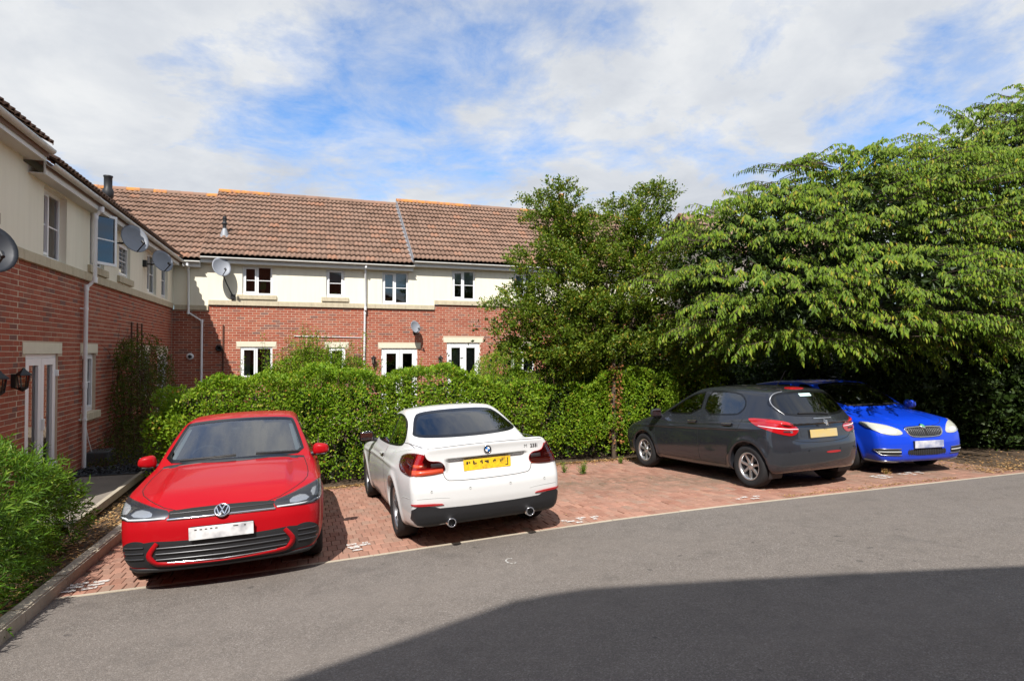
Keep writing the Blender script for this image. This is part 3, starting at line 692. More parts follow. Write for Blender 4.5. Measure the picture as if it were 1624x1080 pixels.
def edge_tiles(house_roof, y0, y1, z):
    """lower courses of the roof above a left-hand gutter, seen from below as a scalloped edge"""
    sl = math.atan2(3.1, 4.48)
    for r in range(2):
        c = 0; y = y0 + .15
        while y < y1:
            o = obj('tile', TILE, None, house_roof); s = -.05 + r * .345
            o.location = (-3.71 + .29 - s * math.cos(sl), y, z + .012 + s * math.sin(sl)); o.rotation_euler = (sl, 0, rad(90)); y += .30; c += 1
edge_tiles(r1, 8.35, S1 + .12, 4.67)
m = MB(); m.prism([(-12.1, -.5), (-3.96, -.5), (-3.96, 4.5), (-7.91, 7.4), (-12.1, 4.5)], 8.56, 8.76, 'y'); m.build('gable_wall', M['render'], H1)
GABLE = Wall('back', 8.52); gw_ = holed(GABLE, -12.1, -3.725, -.5, 3.07, [], -.039, -.0035, 'wall', M['mortar'], H1); bricks(GABLE, gw_, -9.5, -3.72, -.3, 3.06, [], 0)
GABLE.part('band_stone', -12.1, -3.665, 3.07, 3.20, -.039, .04, M['stone'], H1)

# --- left house farther back, turning the corner
H2 = empty('terraced_house', (0, 0, 0)); tag(H2, 'lower corner house joining the left row to the back row', 'house')
holes2 = [(10.35, 11.55, -.5, 1.76), (12.68, 13.42, .70, 1.76), (16.6, 17.6, .70, 1.76), (18.55, 19.7, -.5, 1.74)]
wl2 = holed(LEFT, S1, 20.60, -0.5, 3.07, holes2, -.25, -.0035, 'wall', M['mortar'], H2)
lint2 = [(10.24, 11.69, 1.76, 1.925), (12.56, 13.50, 1.765, 1.925), (16.5, 17.72, 1.765, 1.925), (18.38, 19.83, 1.745, 1.905)]
bricks(LEFT, wl2, S1, 20.34, -0.30, 3.06, [(*h[:2], h[2], h[3] + .001) for h in holes2] + lint2, 300, 0.06, lambda u, v: v > 0.3 and not (13.9 < u < 18 and v < 2.2))
for l in lint2: lintel(LEFT, H2, *l, 0.0)
up2 = [(10.82, 11.75, 3.215, 4.28), (12.90, 13.74, 3.36, 4.30), (14.72, 15.60, 3.38, 4.12), (17.15, 18.15, 3.26, 4.28), (18.75, 19.55, 3.26, 4.28)]
holed(LEFT, S1 + .001, 20.60, 3.20, 4.42, up2, -.25, .030, 'render_wall', M['render'], H2)
band(LEFT, H2, S1 + .003, 20.30, B1, T1)
for (a, b, z) in ((12.78, 13.86, 3.36), (14.60, 15.72, 3.38)): LEFT.part('window_sill', a, b, z - .14, z - .005, -.1, .085, M['stone'], H2, .008)
LEFT.part('window_sill', 12.58, 13.54, .555, .695, -.1, .06, M['stone'], H2, .008); LEFT.part('window_sill', 16.5, 17.7, .555, .695, -.1, .06, M['stone'], H2, .008)
window(LEFT, H2, *up2[0], 2, True, -.07, lead=False, curtain=False)
fo = window(LEFT, H2, *up2[1], 2, True, -.03, open_col=0)
window(LEFT, H2, *up2[2], 1, True, -.03, lead=True); window(LEFT, H2, *up2[3], 2, True, -.04, curtain=True); window(LEFT, H2, *up2[4], 1, True, -.04)
window(LEFT, H2, *holes2[1], 1, True, -.06); window(LEFT, H2, *holes2[2], 2, True, -.05)
french(LEFT, H2, 10.35, 11.55, -.34, 1.755, -.035); french(LEFT, H2, 18.55, 19.7, -.34, 1.735, -.035)
# casement standing open
ca = empty('open_casement', (-3.68, 12.93, 3.40), 0, fo); ca.rotation_euler = (0, 0, rad(-27))
m = MB(); hgt, wid, s = .95, .56, .05
for a, b in (((0, 0, 0), (.045, wid, s)), ((0, 0, hgt - s), (.045, wid, hgt)), ((0, 0, s), (.045, s, hgt - s)), ((0, wid - s, s), (.045, wid, hgt - s)), ((.01, s, hgt * .5 - .01), (.035, wid - s, hgt * .5 + .012))): m.box(a, b)
m.build('sash', M['upvc'], ca); m = MB(); m.box((.018, s - .01, s - .01), (.026, wid - s + .01, hgt - s + .01)); m.build('pane', M['win'], ca)
dp = downpipe(LEFT, H2, [(12.62, 4.32, .28), (12.62, 4.20, .19), (12.62, 3.06, .19), (12.60, 2.92, .07), (12.60, 1.2, .062), (12.60, -.36, .062)])
for z in (2.55, .6): clip(LEFT, dp, 12.60, z, .062)
eaves(LEFT, H2, S1 + .14, 20.02, 4.50, .24)
# corner strip of wall facing the car park
C0, C1 = -3.71, -2.735
wl2b = holed(BACK, C0 - .3, C1, -.6, 3.04, [], -.25, -.0035, 'wall', M['mortar'], H2)
bricks(BACK, wl2b, C0 + .005, C1, -.30, 3.03, [], 60, 0.03, lambda u, v: v > 1.3)
holed(BACK, C0 - .3, C1, 3.17, 4.45, [], -.25, .030, 'render_wall', M['render'], H2); band(BACK, H2, C0 + .06, C1 + .0, 3.03, 3.175)
eaves(BACK, H2, C0 + .30, -2.93, 4.50, .24)
r2 = roof_back(H2, -8.3, -2.93, 4.53, 20.06, 7.33, 24.1, 260)
m = MB(); m.prism([(-3.71 + .26, 4.49), (-3.71 - 4.2, 4.49 + 2.93), (-3.71 - 8.4, 4.49), (-3.71 - 8.4, 4.36), (-3.71 - 4.2, 7.28), (-3.71 + .26, 4.38)], S1 + .16, 20.5, 'y'); r2b = m.build('roof', M['tile'], H2)
edge_tiles(r2b, S1 + .16, 20.0, 4.50)
dp = downpipe(BACK, H2, [(-3.27, 4.36, .28), (-3.27, 4.24, .10), (-3.26, 2.95, .10), (-2.90, 2.70, .07), (-2.90, -.4, .07)])
# soil pipe through the corner roof
def flue(house, px, py, Y, ze, ye, tanp, r, hgt, cap, flash=True, mat='blackp'):
    X, z = on_y(px, py, Y); z = ze + (Y - ye) * tanp; m = MB()
    m.tube([(X, Y, z - .1), (X, Y, z + hgt)], r, 14); f = m.build('flue', M[mat], house)
    m = MB()
    if cap == 'collar': m.lathe([(r * 1.02, hgt * .50), (r * 1.45, hgt * .55), (r * 1.5, hgt * .68), (r * 1.1, hgt * .74), (r * 1.1, hgt * .97), (r * 1.25, hgt * .985), (r * 1.25, hgt * 1.01), (0, hgt * 1.01)], 16, 'z', (X, Y, z))
    else: m.lathe([(r * 1.0, hgt * .55), (r * 1.5, hgt * .60), (r * 1.5, hgt * .68), (r * .9, hgt * .72), (r * .9, hgt * .85), (r * 1.3, hgt * .88), (r * .7, hgt * 1.02), (0, hgt * 1.03)], 16, 'z', (X, Y, z))
    m.build('flue_cowl', M[mat], f)
    if flash:
        m = MB(); m.lathe([(r * 2.2, -.03), (r * 1.9, .10), (r * 1.15, .22), (r * 1.05, .24)], 16, 'z', (X, Y, z)); sl = math.atan(tanp)
        c = [(-.17, -.20), (.17, -.20), (.17, .17), (-.17, .17)]; m.add([(X + a, Y + b * math.cos(sl), z + b * math.sin(sl) + .055) for a, b in c], [(0, 1, 2, 3)]); m.build('flue_flashing', M['lead'], f, fix=False)
    return f
T2 = (7.33 - 4.53) / (24.1 - 20.06)
flue(H2, 171, 330, 21.9, 4.53, 20.06, T2, .105, 1.42, 'collar', False)

# --- middle house of the back row
H3 = empty('terraced_house', (0, 0, 0)); tag(H3, 'middle house of the back row with a black roof flue', 'house')
x0, x1 = C1, 4.165
holes3 = [(-1.84, -.93, .95, 1.935), (.74, 1.26, .95, 1.915), (2.41, 3.59, -.6, 1.895)]; lint3 = [(-1.96, -.81, 1.935, 2.095), (.62, 1.37, 1.92, 2.08), (2.30, 3.71, 1.90, 2.06)]
wl3 = holed(BACK, x0 + .001, x1, -.6, 3.20, holes3, -.25, -.0035, 'wall', M['mortar'], H3)
bricks(BACK, wl3, x0, x1, -.30, 3.20, holes3 + lint3, 300, 0.0, lambda u, v: v > 1.25)
for l in lint3: lintel(BACK, H3, *l)
up3 = [(-1.80, -.94, 3.535, 4.43), (.66, 1.23, 3.53, 4.43), (2.42, 3.28, 3.36, 4.43)]
holed(BACK, x0 + .001, 3.43, 3.34, 4.55, up3, -.25, .030, 'render_wall', M['render'], H3)
holed(BACK, 3.431, x1, 3.33, 4.70, [], -.25, .029, 'render_wall', M['render'], H3)
band(BACK, H3, x0 + .003, x1, 3.195, 3.345)
for (a, b, z) in ((-1.95, -.81, 3.53), (.52, 1.36, 3.525)): BACK.part('window_sill', a, b, z - .14, z - .003, -.1, .085, M['stone'], H3, .008)
def pots(f, items):
    for (u, v0, w_, h_, mt) in items: BACK.part('windowsill_ornament', u - w_ / 2, u + w_ / 2, v0, v0 + h_, -.26, -.20, M[mt], f, .01)
window(BACK, H3, *up3[0], 2, True, -.035, extra=lambda f: pots(f, [(-1.22, 3.58, .10, .14, 'wood'), (-1.22, 3.73, .17, .25, 'green')]))
window(BACK, H3, *up3[1], 1, True, -.035, blind=.46, extra=lambda f: pots(f, [(.93, 3.57, .18, .13, 'green')])); window(BACK, H3, *up3[2], 2, True, -.035, blind=.42, extra=lambda f: pots(f, [(2.68, 3.41, .26, .17, 'wood'), (3.08, 3.41, .24, .20, 'wood')]))
window(BACK, H3, *holes3[0], 2, False, -.03, curtain=True); window(BACK, H3, *holes3[1], 1, False, -.03); french(BACK, H3, 2.41, 3.59, -.25, 1.89)
eaves(BACK, H3, -2.93 + .003, 3.41, 4.645, .24)
r3 = roof_back(H3, -2.925, 3.40, 4.67, 20.06, 7.52, 24.1, 300); T3 = (7.52 - 4.67) / 4.04
flue(H3, 356, 385, 21.15, 4.67, 20.06, T3, .055, .62, 'cowl')
dp = downpipe(BACK, H3, [(1.88, 4.53, .28), (1.88, 4.40, .12), (1.88, 3.18, .12), (1.87, 3.05, .06), (1.84, -.4, .06)])
m = MB(); m.tube([BACK.p(-.3, 2.27, .02), BACK.p(1.80, 2.24, .02)], .012, 6); m.build('cable', M['white'], H3)
m = MB(); m.tube([BACK.p(-2.32, 2.60, .03), BACK.p(-2.32, 1.1, .03)], .022, 8); m.build('conduit', M['rust'], H3)
m = MB(); m.lathe([(.095, 0), (.095, .10), (.07, .12), (.05, .12), (.05, .02), (0, .02)], 18, 'y', (0, 0, 0)); o = m.build('boiler_vent', M['blackp'], H3); o.location = BACK.p(-2.43, 1.89, 0.0); o.rotation_euler = (0, 0, math.pi)
for k in range(4): BACK.part('meter_frame', 1.53 + (k % 2) * .14, 1.65 + (k % 2) * .14, 1.40 + (k // 2) * .14, 1.52 + (k // 2) * .14, 0, .025, M['rust'], H3, .004)

# --- right house of the back row, half hidden by the tree
H4 = empty('terraced_house', (0, 0, 0)); tag(H4, 'highest house of the back row, half hidden behind the tree', 'house')
a0, a1 = x1, 13.2
holes4 = [(4.60, 5.76, -.6, 2.09), (6.92, 7.78, 1.05, 1.96), (8.85, 9.85, 1.05, 2.05)]; lint4 = [(4.48, 5.88, 2.095, 2.26), (6.8, 7.9, 1.965, 2.12), (8.75, 9.95, 2.055, 2.21)]
wl4 = holed(BACK, a0 + .001, a1, -.6, 3.36, holes4, -.25, -.0035, 'wall', M['mortar'], H4)
bricks(BACK, wl4, a0, a1, -.30, 3.36, holes4 + lint4, 260, 0.05, lambda u, v: v > 1.25 and u < 7)
for l in lint4: lintel(BACK, H4, *l)
up4 = [(4.77, 5.59, 3.56, 4.57), (7.0, 7.9, 3.62, 4.57), (9.8, 10.6, 3.62, 4.57)]
holed(BACK, a0 + .001, a1, 3.50, 4.70, up4, -.25, .030, 'render_wall', M['render'], H4); band(BACK, H4, a0 + .002, a1, 3.37, 3.52)
window(BACK, H4, *up4[0], 2, True, -.035, blind=.45); window(BACK, H4, *up4[1], 2, True, -.035, blind=.9); window(BACK, H4, *up4[2], 2, True, -.035)
french(BACK, H4, 4.60, 5.76, -.1, 2.085, curtain=True); window(BACK, H4, *holes4[1], 2, False, -.03, curtain=True); window(BACK, H4, *holes4[2], 2, False, -.03)
eaves(BACK, H4, 3.43, a1, 4.80, .24)
r4 = roof_back(H4, 3.405, a1, 4.825, 20.06, 7.68, 24.1, 300); T4 = (7.68 - 4.825) / 4.04
flue(H4, 880, 403, 21.0, 4.825, 20.06, T4, .06, .55, 'cowl')
# lead step flashing between the two roofs
sl = math.atan(T3)
for i in range(14):
    s = .02 + i * .345; m = MB(); y = 20.06 + s * math.cos(sl); z = 4.67 + s * math.sin(sl)
    m.box((-.075, 0, 0), (.0, .31, .012)); m.box((-.008, .0, .012), (.004, .33, .17)); o = m.build('step_flashing', M['lead'], r4); o.location = (3.40, y, z + .05); o.rotation_euler = (sl + .03, 0, 0)
m = MB()   # exposed verge of the higher roof
m.prism([(20.02, 4.70), (24.1, 7.58), (24.1, 7.72), (20.02, 4.83)], 3.388, 3.402, 'x'); m.build('verge_board', M['lead'], r4)
m = MB(); m.prism([(20.02, 4.54), (24.1, 7.40), (24.1, 7.56), (20.02, 4.68)], -2.945, -2.931, 'x'); m.build('verge_board', M['tile'], r3)
# chimney behind the ridge
X, z = on_y(890, 345, 25.2)
ch = box_part('chimney', (X - .33, 24.9, 6.6), (X + .33, 25.6, 8.25), M['stone'], H4); box_part('chimney_cap', (X - .38, 24.84, 8.25), (X + .38, 25.66, 8.36), M['stone'], ch)
m = MB(); m.lathe([(.14, 0), (.13, .1), (.115, .42), (.14, .45), (.14, .5), (.10, .5), (.10, .1)], 14, 'z', (X, 25.2, 8.36)); m.build('chimney_pot', simple('orange_clay', (0.50, 0.20, 0.05), .85, 0, .2, 0, .2, 8), ch)
ae = empty('tv_aerial', (X - .05, 25.2, 8.3)); tag(ae, 'thin television aerial above the orange chimney pot', 'aerial')
m = MB(); m.tube([(0.16, 0, .0), (0.16, 0, 1.15)], .014, 6); m.build('mast', M['lead'], ae); m = MB(); m.tube([(0.16, .0, 1.05), (.35, -.55, 1.25)], .012, 6); m.build('boom', M['lead'], ae)
for k in range(7): m = MB(); t = k / 6; c = Vector((.16 + .19 * t, -.55 * t, 1.05 + .2 * t)); dv = Vector((.20 - .07 * t, .07, 0)); m.tube([c - dv, c + dv], .006, 5); m.build('element', M['lead'], ae)

# --- house far behind the cherry tree: only a gable and some roof show
M['dullstone'] = simple('dull_rendered_stone', (0.27, 0.24, 0.21), .95, 0, .2, 0, .25, 5)
H5 = empty('distant_house', (0, 0, 0)); tag(H5, 'grey gabled house far behind the cherry tree', 'house')
ax, az = on_y(1076, 338, 31.0); gw = 4.2
m = MB(); m.prism([(31.0 - gw, -.5), (31.0 + gw, -.5), (31.0 + gw, az - gw * .62), (31.0, az - .12), (31.0 - gw, az - gw * .62)], ax + .25, ax + 11, 'x'); m.build('wall', M['dullstone'], H5)
m = MB(); m.prism([(31.0 - gw - .3, az - (gw + .3) * .62), (31.0, az), (31.0 + gw + .3, az - (gw + .3) * .62), (31.0 + gw + .3, az - (gw + .3) * .62 - .16), (31, az - .17), (31 - gw - .3, az - (gw + .3) * .62 - .16)], ax, ax + 11.3, 'x'); r5 = m.build('roof', M['tile'], H5)
X5, z5 = on_y(1143, 338, 31.0); box_part('chimney', (X5 - .55, 30.5, az - .6), (X5 + .55, 31.5, z5 + .25), M['dullstone'], r5)

# --- house behind the photographer: it throws the shadow across the tarmac
HB = empty('shading_house', (0, 0, 0)); tag(HB, 'tall gabled brick house behind the photographer', 'house')
hA = 8.6; ap = Vector((1.82 - .38 * hA, 4.62 - .78 * hA)); bt = rad(5.4); pit = .413; zb_ = gz(2, 4.5)
def gp(s, h, dpt): return (ap.x + s * math.cos(bt) + dpt * math.sin(bt), ap.y + s * math.sin(bt) - dpt * math.cos(bt), h)
m = MB(); pl = [(-9, -.4), (14, -.4), (14, zb_ + hA - 14 * pit), (.45, zb_ + hA - .19), (-.25, zb_ + hA - .105), (-9, zb_ + hA - 9 * pit)]; n = len(pl)
m.add([gp(s, h - .1, 0.1) for s, h in pl] + [gp(s, h - .1, 9) for s, h in pl], [tuple(range(n)), tuple(range(2 * n - 1, n - 1, -1))] + [(i, i + n, (i + 1) % n + n, (i + 1) % n) for i in range(n)]); m.build('wall', M['brick'], HB)
prf = [(-9.3, zb_ + hA - 9.3 * pit), (-.25, zb_ + hA - .095), (.10, zb_ + hA - .115), (.45, zb_ + hA - .18), (14.3, zb_ + hA - 14.3 * pit)]; n = len(prf)
m = MB(); m.add([gp(a, b, 0) for a, b in prf] + [gp(a, b, 9.2) for a, b in prf] + [gp(a, b - .12, 0) for a, b in prf] + [gp(a, b - .12, 9.2) for a, b in prf], [(i, i + 1, i + 1 + n, i + n) for i in range(n - 1)] + [(i, i + 2 * n, i + 1 + 2 * n, i + 1) for i in range(n - 1)] + [(i + 2 * n, i + 3 * n, i + 1 + 3 * n, i + 1 + 2 * n) for i in range(n - 1)]); m.build('roof', M['tile'], HB)

# ------------------------------------------------------------------ things fixed to the walls
def sat_dish(loc, nrm, size, label, wallpt, mat='dish', group=None):
    """offset dish: oval bowl, feed arm with receiver, bracket back to the wall"""
    root = empty('satellite_dish', wallpt); tag(root, label, 'satellite dish', group); c = Vector(loc) - Vector(wallpt)
    nrm = Vector(nrm).normalized(); rgt = nrm.cross(Vector((0, 0, 1))).normalized(); upv = rgt.cross(nrm).normalized()
    m = MB(); nr, na = 6, 28; vs_ = []; R = size / 2
    for side in (0, 1):
        for i in range(nr + 1):
            r = R * i / nr; dep = .16 * size * (r / R) ** 2 - .16 * size - (.008 if side else 0)
            for k in range(na): a = 2 * math.pi * k / na; vs_.append(c + rgt * math.cos(a) * r * .93 + upv * math.sin(a) * r * 1.06 + nrm * dep)
    f = [(i * na + k, i * na + (k + 1) % na, (i + 1) * na + (k + 1) % na, (i + 1) * na + k) for i in range(nr) for k in range(na)]; b = (nr + 1) * na
    f += [(q[3] + b, q[2] + b, q[1] + b, q[0] + b) for q in f]; e = nr * na; f += [(e + k, e + (k + 1) % na, e + (k + 1) % na + b, e + k + b) for k in range(na)]
    m.add(vs_, f, True); m.build('bowl', M[mat], root, fix=False)
    tip = c + nrm * size * .55 - upv * size * .42; m = MB(); m.tube([c - upv * R * 1.0 - nrm * .03, tip - nrm * .06], .012, 6); m.build('feed_arm', M['black'], root)
    m = MB(); m.tube([tip - nrm * .05, tip + (c - tip).normalized() * .11], [.022, .034], 10); m.build('receiver', M['black'], root)
    m = MB(); back = c - nrm * (.17 * size + .03); wp = Vector((0, 0, -.05)); m.tube([back, back * .5 + wp * .5 + Vector((0, 0, -.03)), wp], .018, 8); m.bevbox(wp - Vector((.06, .06, .08)), wp + Vector((.06, .06, .08)), .01); m.build('wall_bracket', M['black'], root)
    return root
NL = (.62, -.72, .36)
sat_dish((-3.28, 14.25, 4.10), NL, .58, 'grey satellite dish beside the open casement of the left wall', (-3.66, 14.1, 4.02))
sat_dish((-3.30, 16.95, 4.02), NL, .54, 'grey satellite dish at the corner end of the left wall', (-3.66, 16.75, 3.96))
sat_dish((-3.40, 8.50, 2.98), NL, .58, 'satellite dish coloured as if in shade at band level of the end house', (-3.66, 8.75, 2.9), 'dish_shaded')
NB = (.42, -.85, .34)
sat_dish((-2.33, 19.92, 4.31), NB, .58, 'satellite dish on cream render under the eaves of the middle house', (-2.05, 20.31, 3.50))
sat_dish((3.47, 19.98, 2.60), NB, .40, 'small satellite dish on red brick above the french doors', (3.50, 20.34, 2.52))
def lantern(W, u, v, label):
    root = empty('wall_lantern', W.p(u, v, 0)); root.scale = (.8, .8, .8); tag(root, label, 'lantern', None); o = Vector(W.p(0, 0, 1)) - Vector(W.p(0, 0, 0)); c = o * .16
    m = MB(); m.bevbox(Vector((-.05, -.05, -.16)) * .9 + o * .02, Vector((.05, .05, .10)) * .9 + o * .02, .01); m.tube([o * .02 + Vector((0, 0, -.13)), c + Vector((0, 0, -.20))], .014, 6); m.build('back_plate', M['black'], root)
    m = MB()
    for k in range(4):
        a = math.pi / 4 + k * math.pi / 2; m.tube([c + Vector((math.cos(a) * .065, math.sin(a) * .065, -.14)), c + Vector((math.cos(a) * .095, math.sin(a) * .095, .07))], .009, 6)
    m.lathe([(.0, -.20), (.03, -.18), (.075, -.145), (.075, -.13), (0, -.13)], 4, 'z', c, False); m.lathe([(.125, .065), (.12, .085), (.045, .15), (.03, .165), (.018, .19), (0, .2)], 4, 'z', c, False); m.build('cage', M['black'], root)
    m = MB(); m.lathe([(.055, -.13), (.085, .065)], 4, 'z', c, False); m.build('lamp_glass', M['lampglass'], root, fix=False); return root
lantern(LEFT, 9.93, 1.42, 'black wall lantern next to the white french doors on the left wall')
lantern(LEFT, 9.25, 1.40, 'black wall lantern on the end house brickwork')
lantern(BACK, 2.15, 1.50, 'dark lantern on brick beside the downpipe of the middle house'); lantern(BACK, 4.36, 1.50, 'green-grey lantern on brick left of the curtained french doors')
m = MB(); m.lathe([(.0, .0), (.09, .0), (.10, .03), (.10, .07), (.07, .085), (.0, .085)], 20, 'y'); sc_ = empty('security_camera', BACK.p(-3.21, 1.64, 0)); tag(sc_, 'round white security camera low in the brick corner', 'camera')
o = m.build('housing', M['white'], sc_); o.rotation_euler = (0, 0, math.pi); m = MB(); m.lathe([(.0, .0), (.055, .0), (.05, .03), (.0, .055)], 16, 'y'); o = m.build('lens', M['black'], sc_); o.rotation_euler = (0, 0, math.pi); o.location = (0, -.084, 0)
# grey box and cable under the ground-floor window
gb = box_part('utility_box', (-3.70, 12.85, -.28), (-3.35, 13.35, -.02), simple('dark_grey_box', (.05, .055, .06), .6), None, .02); tag(gb, 'low dark grey box at the foot of the brick wall', 'box')
m = MB(); m.tube([(-3.69, 12.75, .6), (-3.66, 12.86, .2), (-3.62, 12.98, -.10)], .010, 6); tag(m.build('cable', M['white'], None), 'thin white cable running from window sill to grey box', 'cable')
# ------------------------------------------------------------------ cars: each body is one smooth implicit surface, cut into panels
def tab(pts, sm=0.03):
    """smooth curve through (t, value) points as a fast lookup"""
    p = np.array(sorted(pts), float); t = np.linspace(p[0, 0] - .6, p[-1, 0] + .6, 1600)
    q = np.interp(t, p[:, 0], p[:, 1]); lo = t < p[0, 0]; hi = t > p[-1, 0]
    s0 = (p[1, 1] - p[0, 1]) / (p[1, 0] - p[0, 0]); s1 = (p[-1, 1] - p[-2, 1]) / (p[-1, 0] - p[-2, 0])
    q[lo] = p[0, 1] + s0 * (t[lo] - p[0, 0]); q[hi] = p[-1, 1] + s1 * (t[hi] - p[-1, 0])
    n = max(1, int(3 * sm / (t[1] - t[0]))); k = np.exp(-.5 * (np.arange(-n, n + 1) / (n / 3.0)) ** 2); k /= k.sum()
    q = np.convolve(np.pad(q, n, 'reflect', reflect_type='odd'), k, 'valid'); return lambda x: np.interp(x, t, q)
def smax(a, b, k): h = np.clip(.5 + .5 * (a - b) / k, 0, 1); return b + (a - b) * h + k * h * (1 - h)
def smin(a, b, k): return -smax(-a, -b, k)
def sstep(a, b, x): t = np.clip((x - a) / (b - a), 0, 1); return t * t * (3 - 2 * t)
def surface_net(f, lo, hi, h):
    ax = [np.arange(lo[i], hi[i] + h, h) for i in range(3)]
    X, Y, Z = np.meshgrid(*ax, indexing='ij'); V = f(X.astype(np.float32), Y.astype(np.float32), Z.astype(np.float32)).astype(np.float32)
    ins = V < 0; c = [ins[a:ins.shape[0] - 1 + a, b:ins.shape[1] - 1 + b, d:ins.shape[2] - 1 + d] for a in (0, 1) for b in (0, 1) for d in (0, 1)]
    cnt = sum(q.astype(np.int8) for q in c); act = (cnt > 0) & (cnt < 8); idx = np.full(act.shape, -1, np.int64); I = np.argwhere(act); idx[act] = np.arange(len(I))
    acc = np.zeros((len(I), 3)); num = np.zeros(len(I)); cor = [(a, b, d) for a in (0, 1) for b in (0, 1) for d in (0, 1)]
    val = {q: V[I[:, 0] + q[0], I[:, 1] + q[1], I[:, 2] + q[2]].astype(float) for q in cor}
    for p in cor:
        for k in range(3):
            if p[k] == 0:
                q = tuple(1 if j == k else p[j] for j in range(3)); s = (val[p] < 0) != (val[q] < 0); t = np.where(s, val[p] / np.where(s, val[p] - val[q], 1), 0)
                acc += s[:, None] * (np.array(p) + t[:, None] * (np.array(q) - np.array(p))); num += s
    P = np.array(lo) + h * (I + acc / np.maximum(num, 1)[:, None]); F = []
    for k in range(3):
        a, b = (k + 1) % 3, (k + 2) % 3; sl0 = [slice(None)] * 3; sl1 = [slice(None)] * 3; sl0[k] = slice(0, -1); sl1[k] = slice(1, None)
        s0, s1 = ins[tuple(sl0)], ins[tuple(sl1)]; E_ = np.argwhere(s0 != s1); E_ = E_[(E_[:, a] > 0) & (E_[:, b] > 0) & (E_[:, a] < act.shape[a]) & (E_[:, b] < act.shape[b])]
        if not len(E_): continue
        q = []
        for (da, db) in ((-1, -1), (0, -1), (0, 0), (-1, 0)): c_ = E_.copy(); c_[:, a] += da; c_[:, b] += db; q.append(idx[c_[:, 0], c_[:, 1], c_[:, 2]])
        q = np.stack(q, -1); fl = s0[E_[:, 0], E_[:, 1], E_[:, 2]]; q[~fl] = q[~fl][:, ::-1]; F.append(q)
    return P, np.concatenate(F)
def grad(f, P, e=2e-3):
    g = np.empty_like(P)
    for k in range(3):
        d = np.zeros(3); d[k] = e; A, B = P + d, P - d; g[:, k] = (f(A[:, 0], A[:, 1], A[:, 2]) - f(B[:, 0], B[:, 1], B[:, 2])) / (2 * e)
    return g
def settle(f, P, it=4, cap=0.02):
    for _ in range(it):
        v = f(P[:, 0], P[:, 1], P[:, 2]); g = grad(f, P); s = -(v / np.maximum((g ** 2).sum(1), .05))[:, None] * g; n = np.linalg.norm(s, axis=1, keepdims=True); P = P + s * np.minimum(1, cap / np.maximum(n, 1e-9))
    g = grad(f, P); return P, g / np.maximum(np.linalg.norm(g, axis=1, keepdims=True), 1e-9)
def in_poly(u, v, poly):
    r = np.zeros(len(u), bool); n = len(poly)
    for i in range(n):
        (x0, y0), (x1, y1) = poly[i], poly[(i + 1) % n]
        if y0 == y1: continue
        r ^= ((y0 > v) != (y1 > v)) & (u < (x1 - x0) * (v - y0) / (y1 - y0) + x0)
    return r
def chaikin(p, n=2, keep=.25):
    p = [np.array(q, float) for q in p]
    for _ in range(n): p = [r for i in range(len(p)) for r in (p[i] * (1 - keep) + p[(i + 1) % len(p)] * keep, p[i] * keep + p[(i + 1) % len(p)] * (1 - keep))]
    return p
def inset(poly, d):
    P = [np.array(q[:2], float) for q in poly]; n = len(P); ar = sum(P[i][0] * P[(i + 1) % n][1] - P[(i + 1) % n][0] * P[i][1] for i in range(n)); sg = 1 if ar > 0 else -1; o = []
    for i in range(n):
        t = P[(i + 1) % n] - P[i - 1]; t /= max(np.linalg.norm(t), 1e-9); o.append(P[i] + sg * d * np.array([-t[1], t[0]]))
    return o
VIEWS = {'front': ((0, -1, 0), (1, 0, 0)), 'rear': ((0, 1, 0), (1, 0, 0)), 'left': ((1, 0, 0), (0, 1, 0)), 'right': ((-1, 0, 0), (0, 1, 0))}
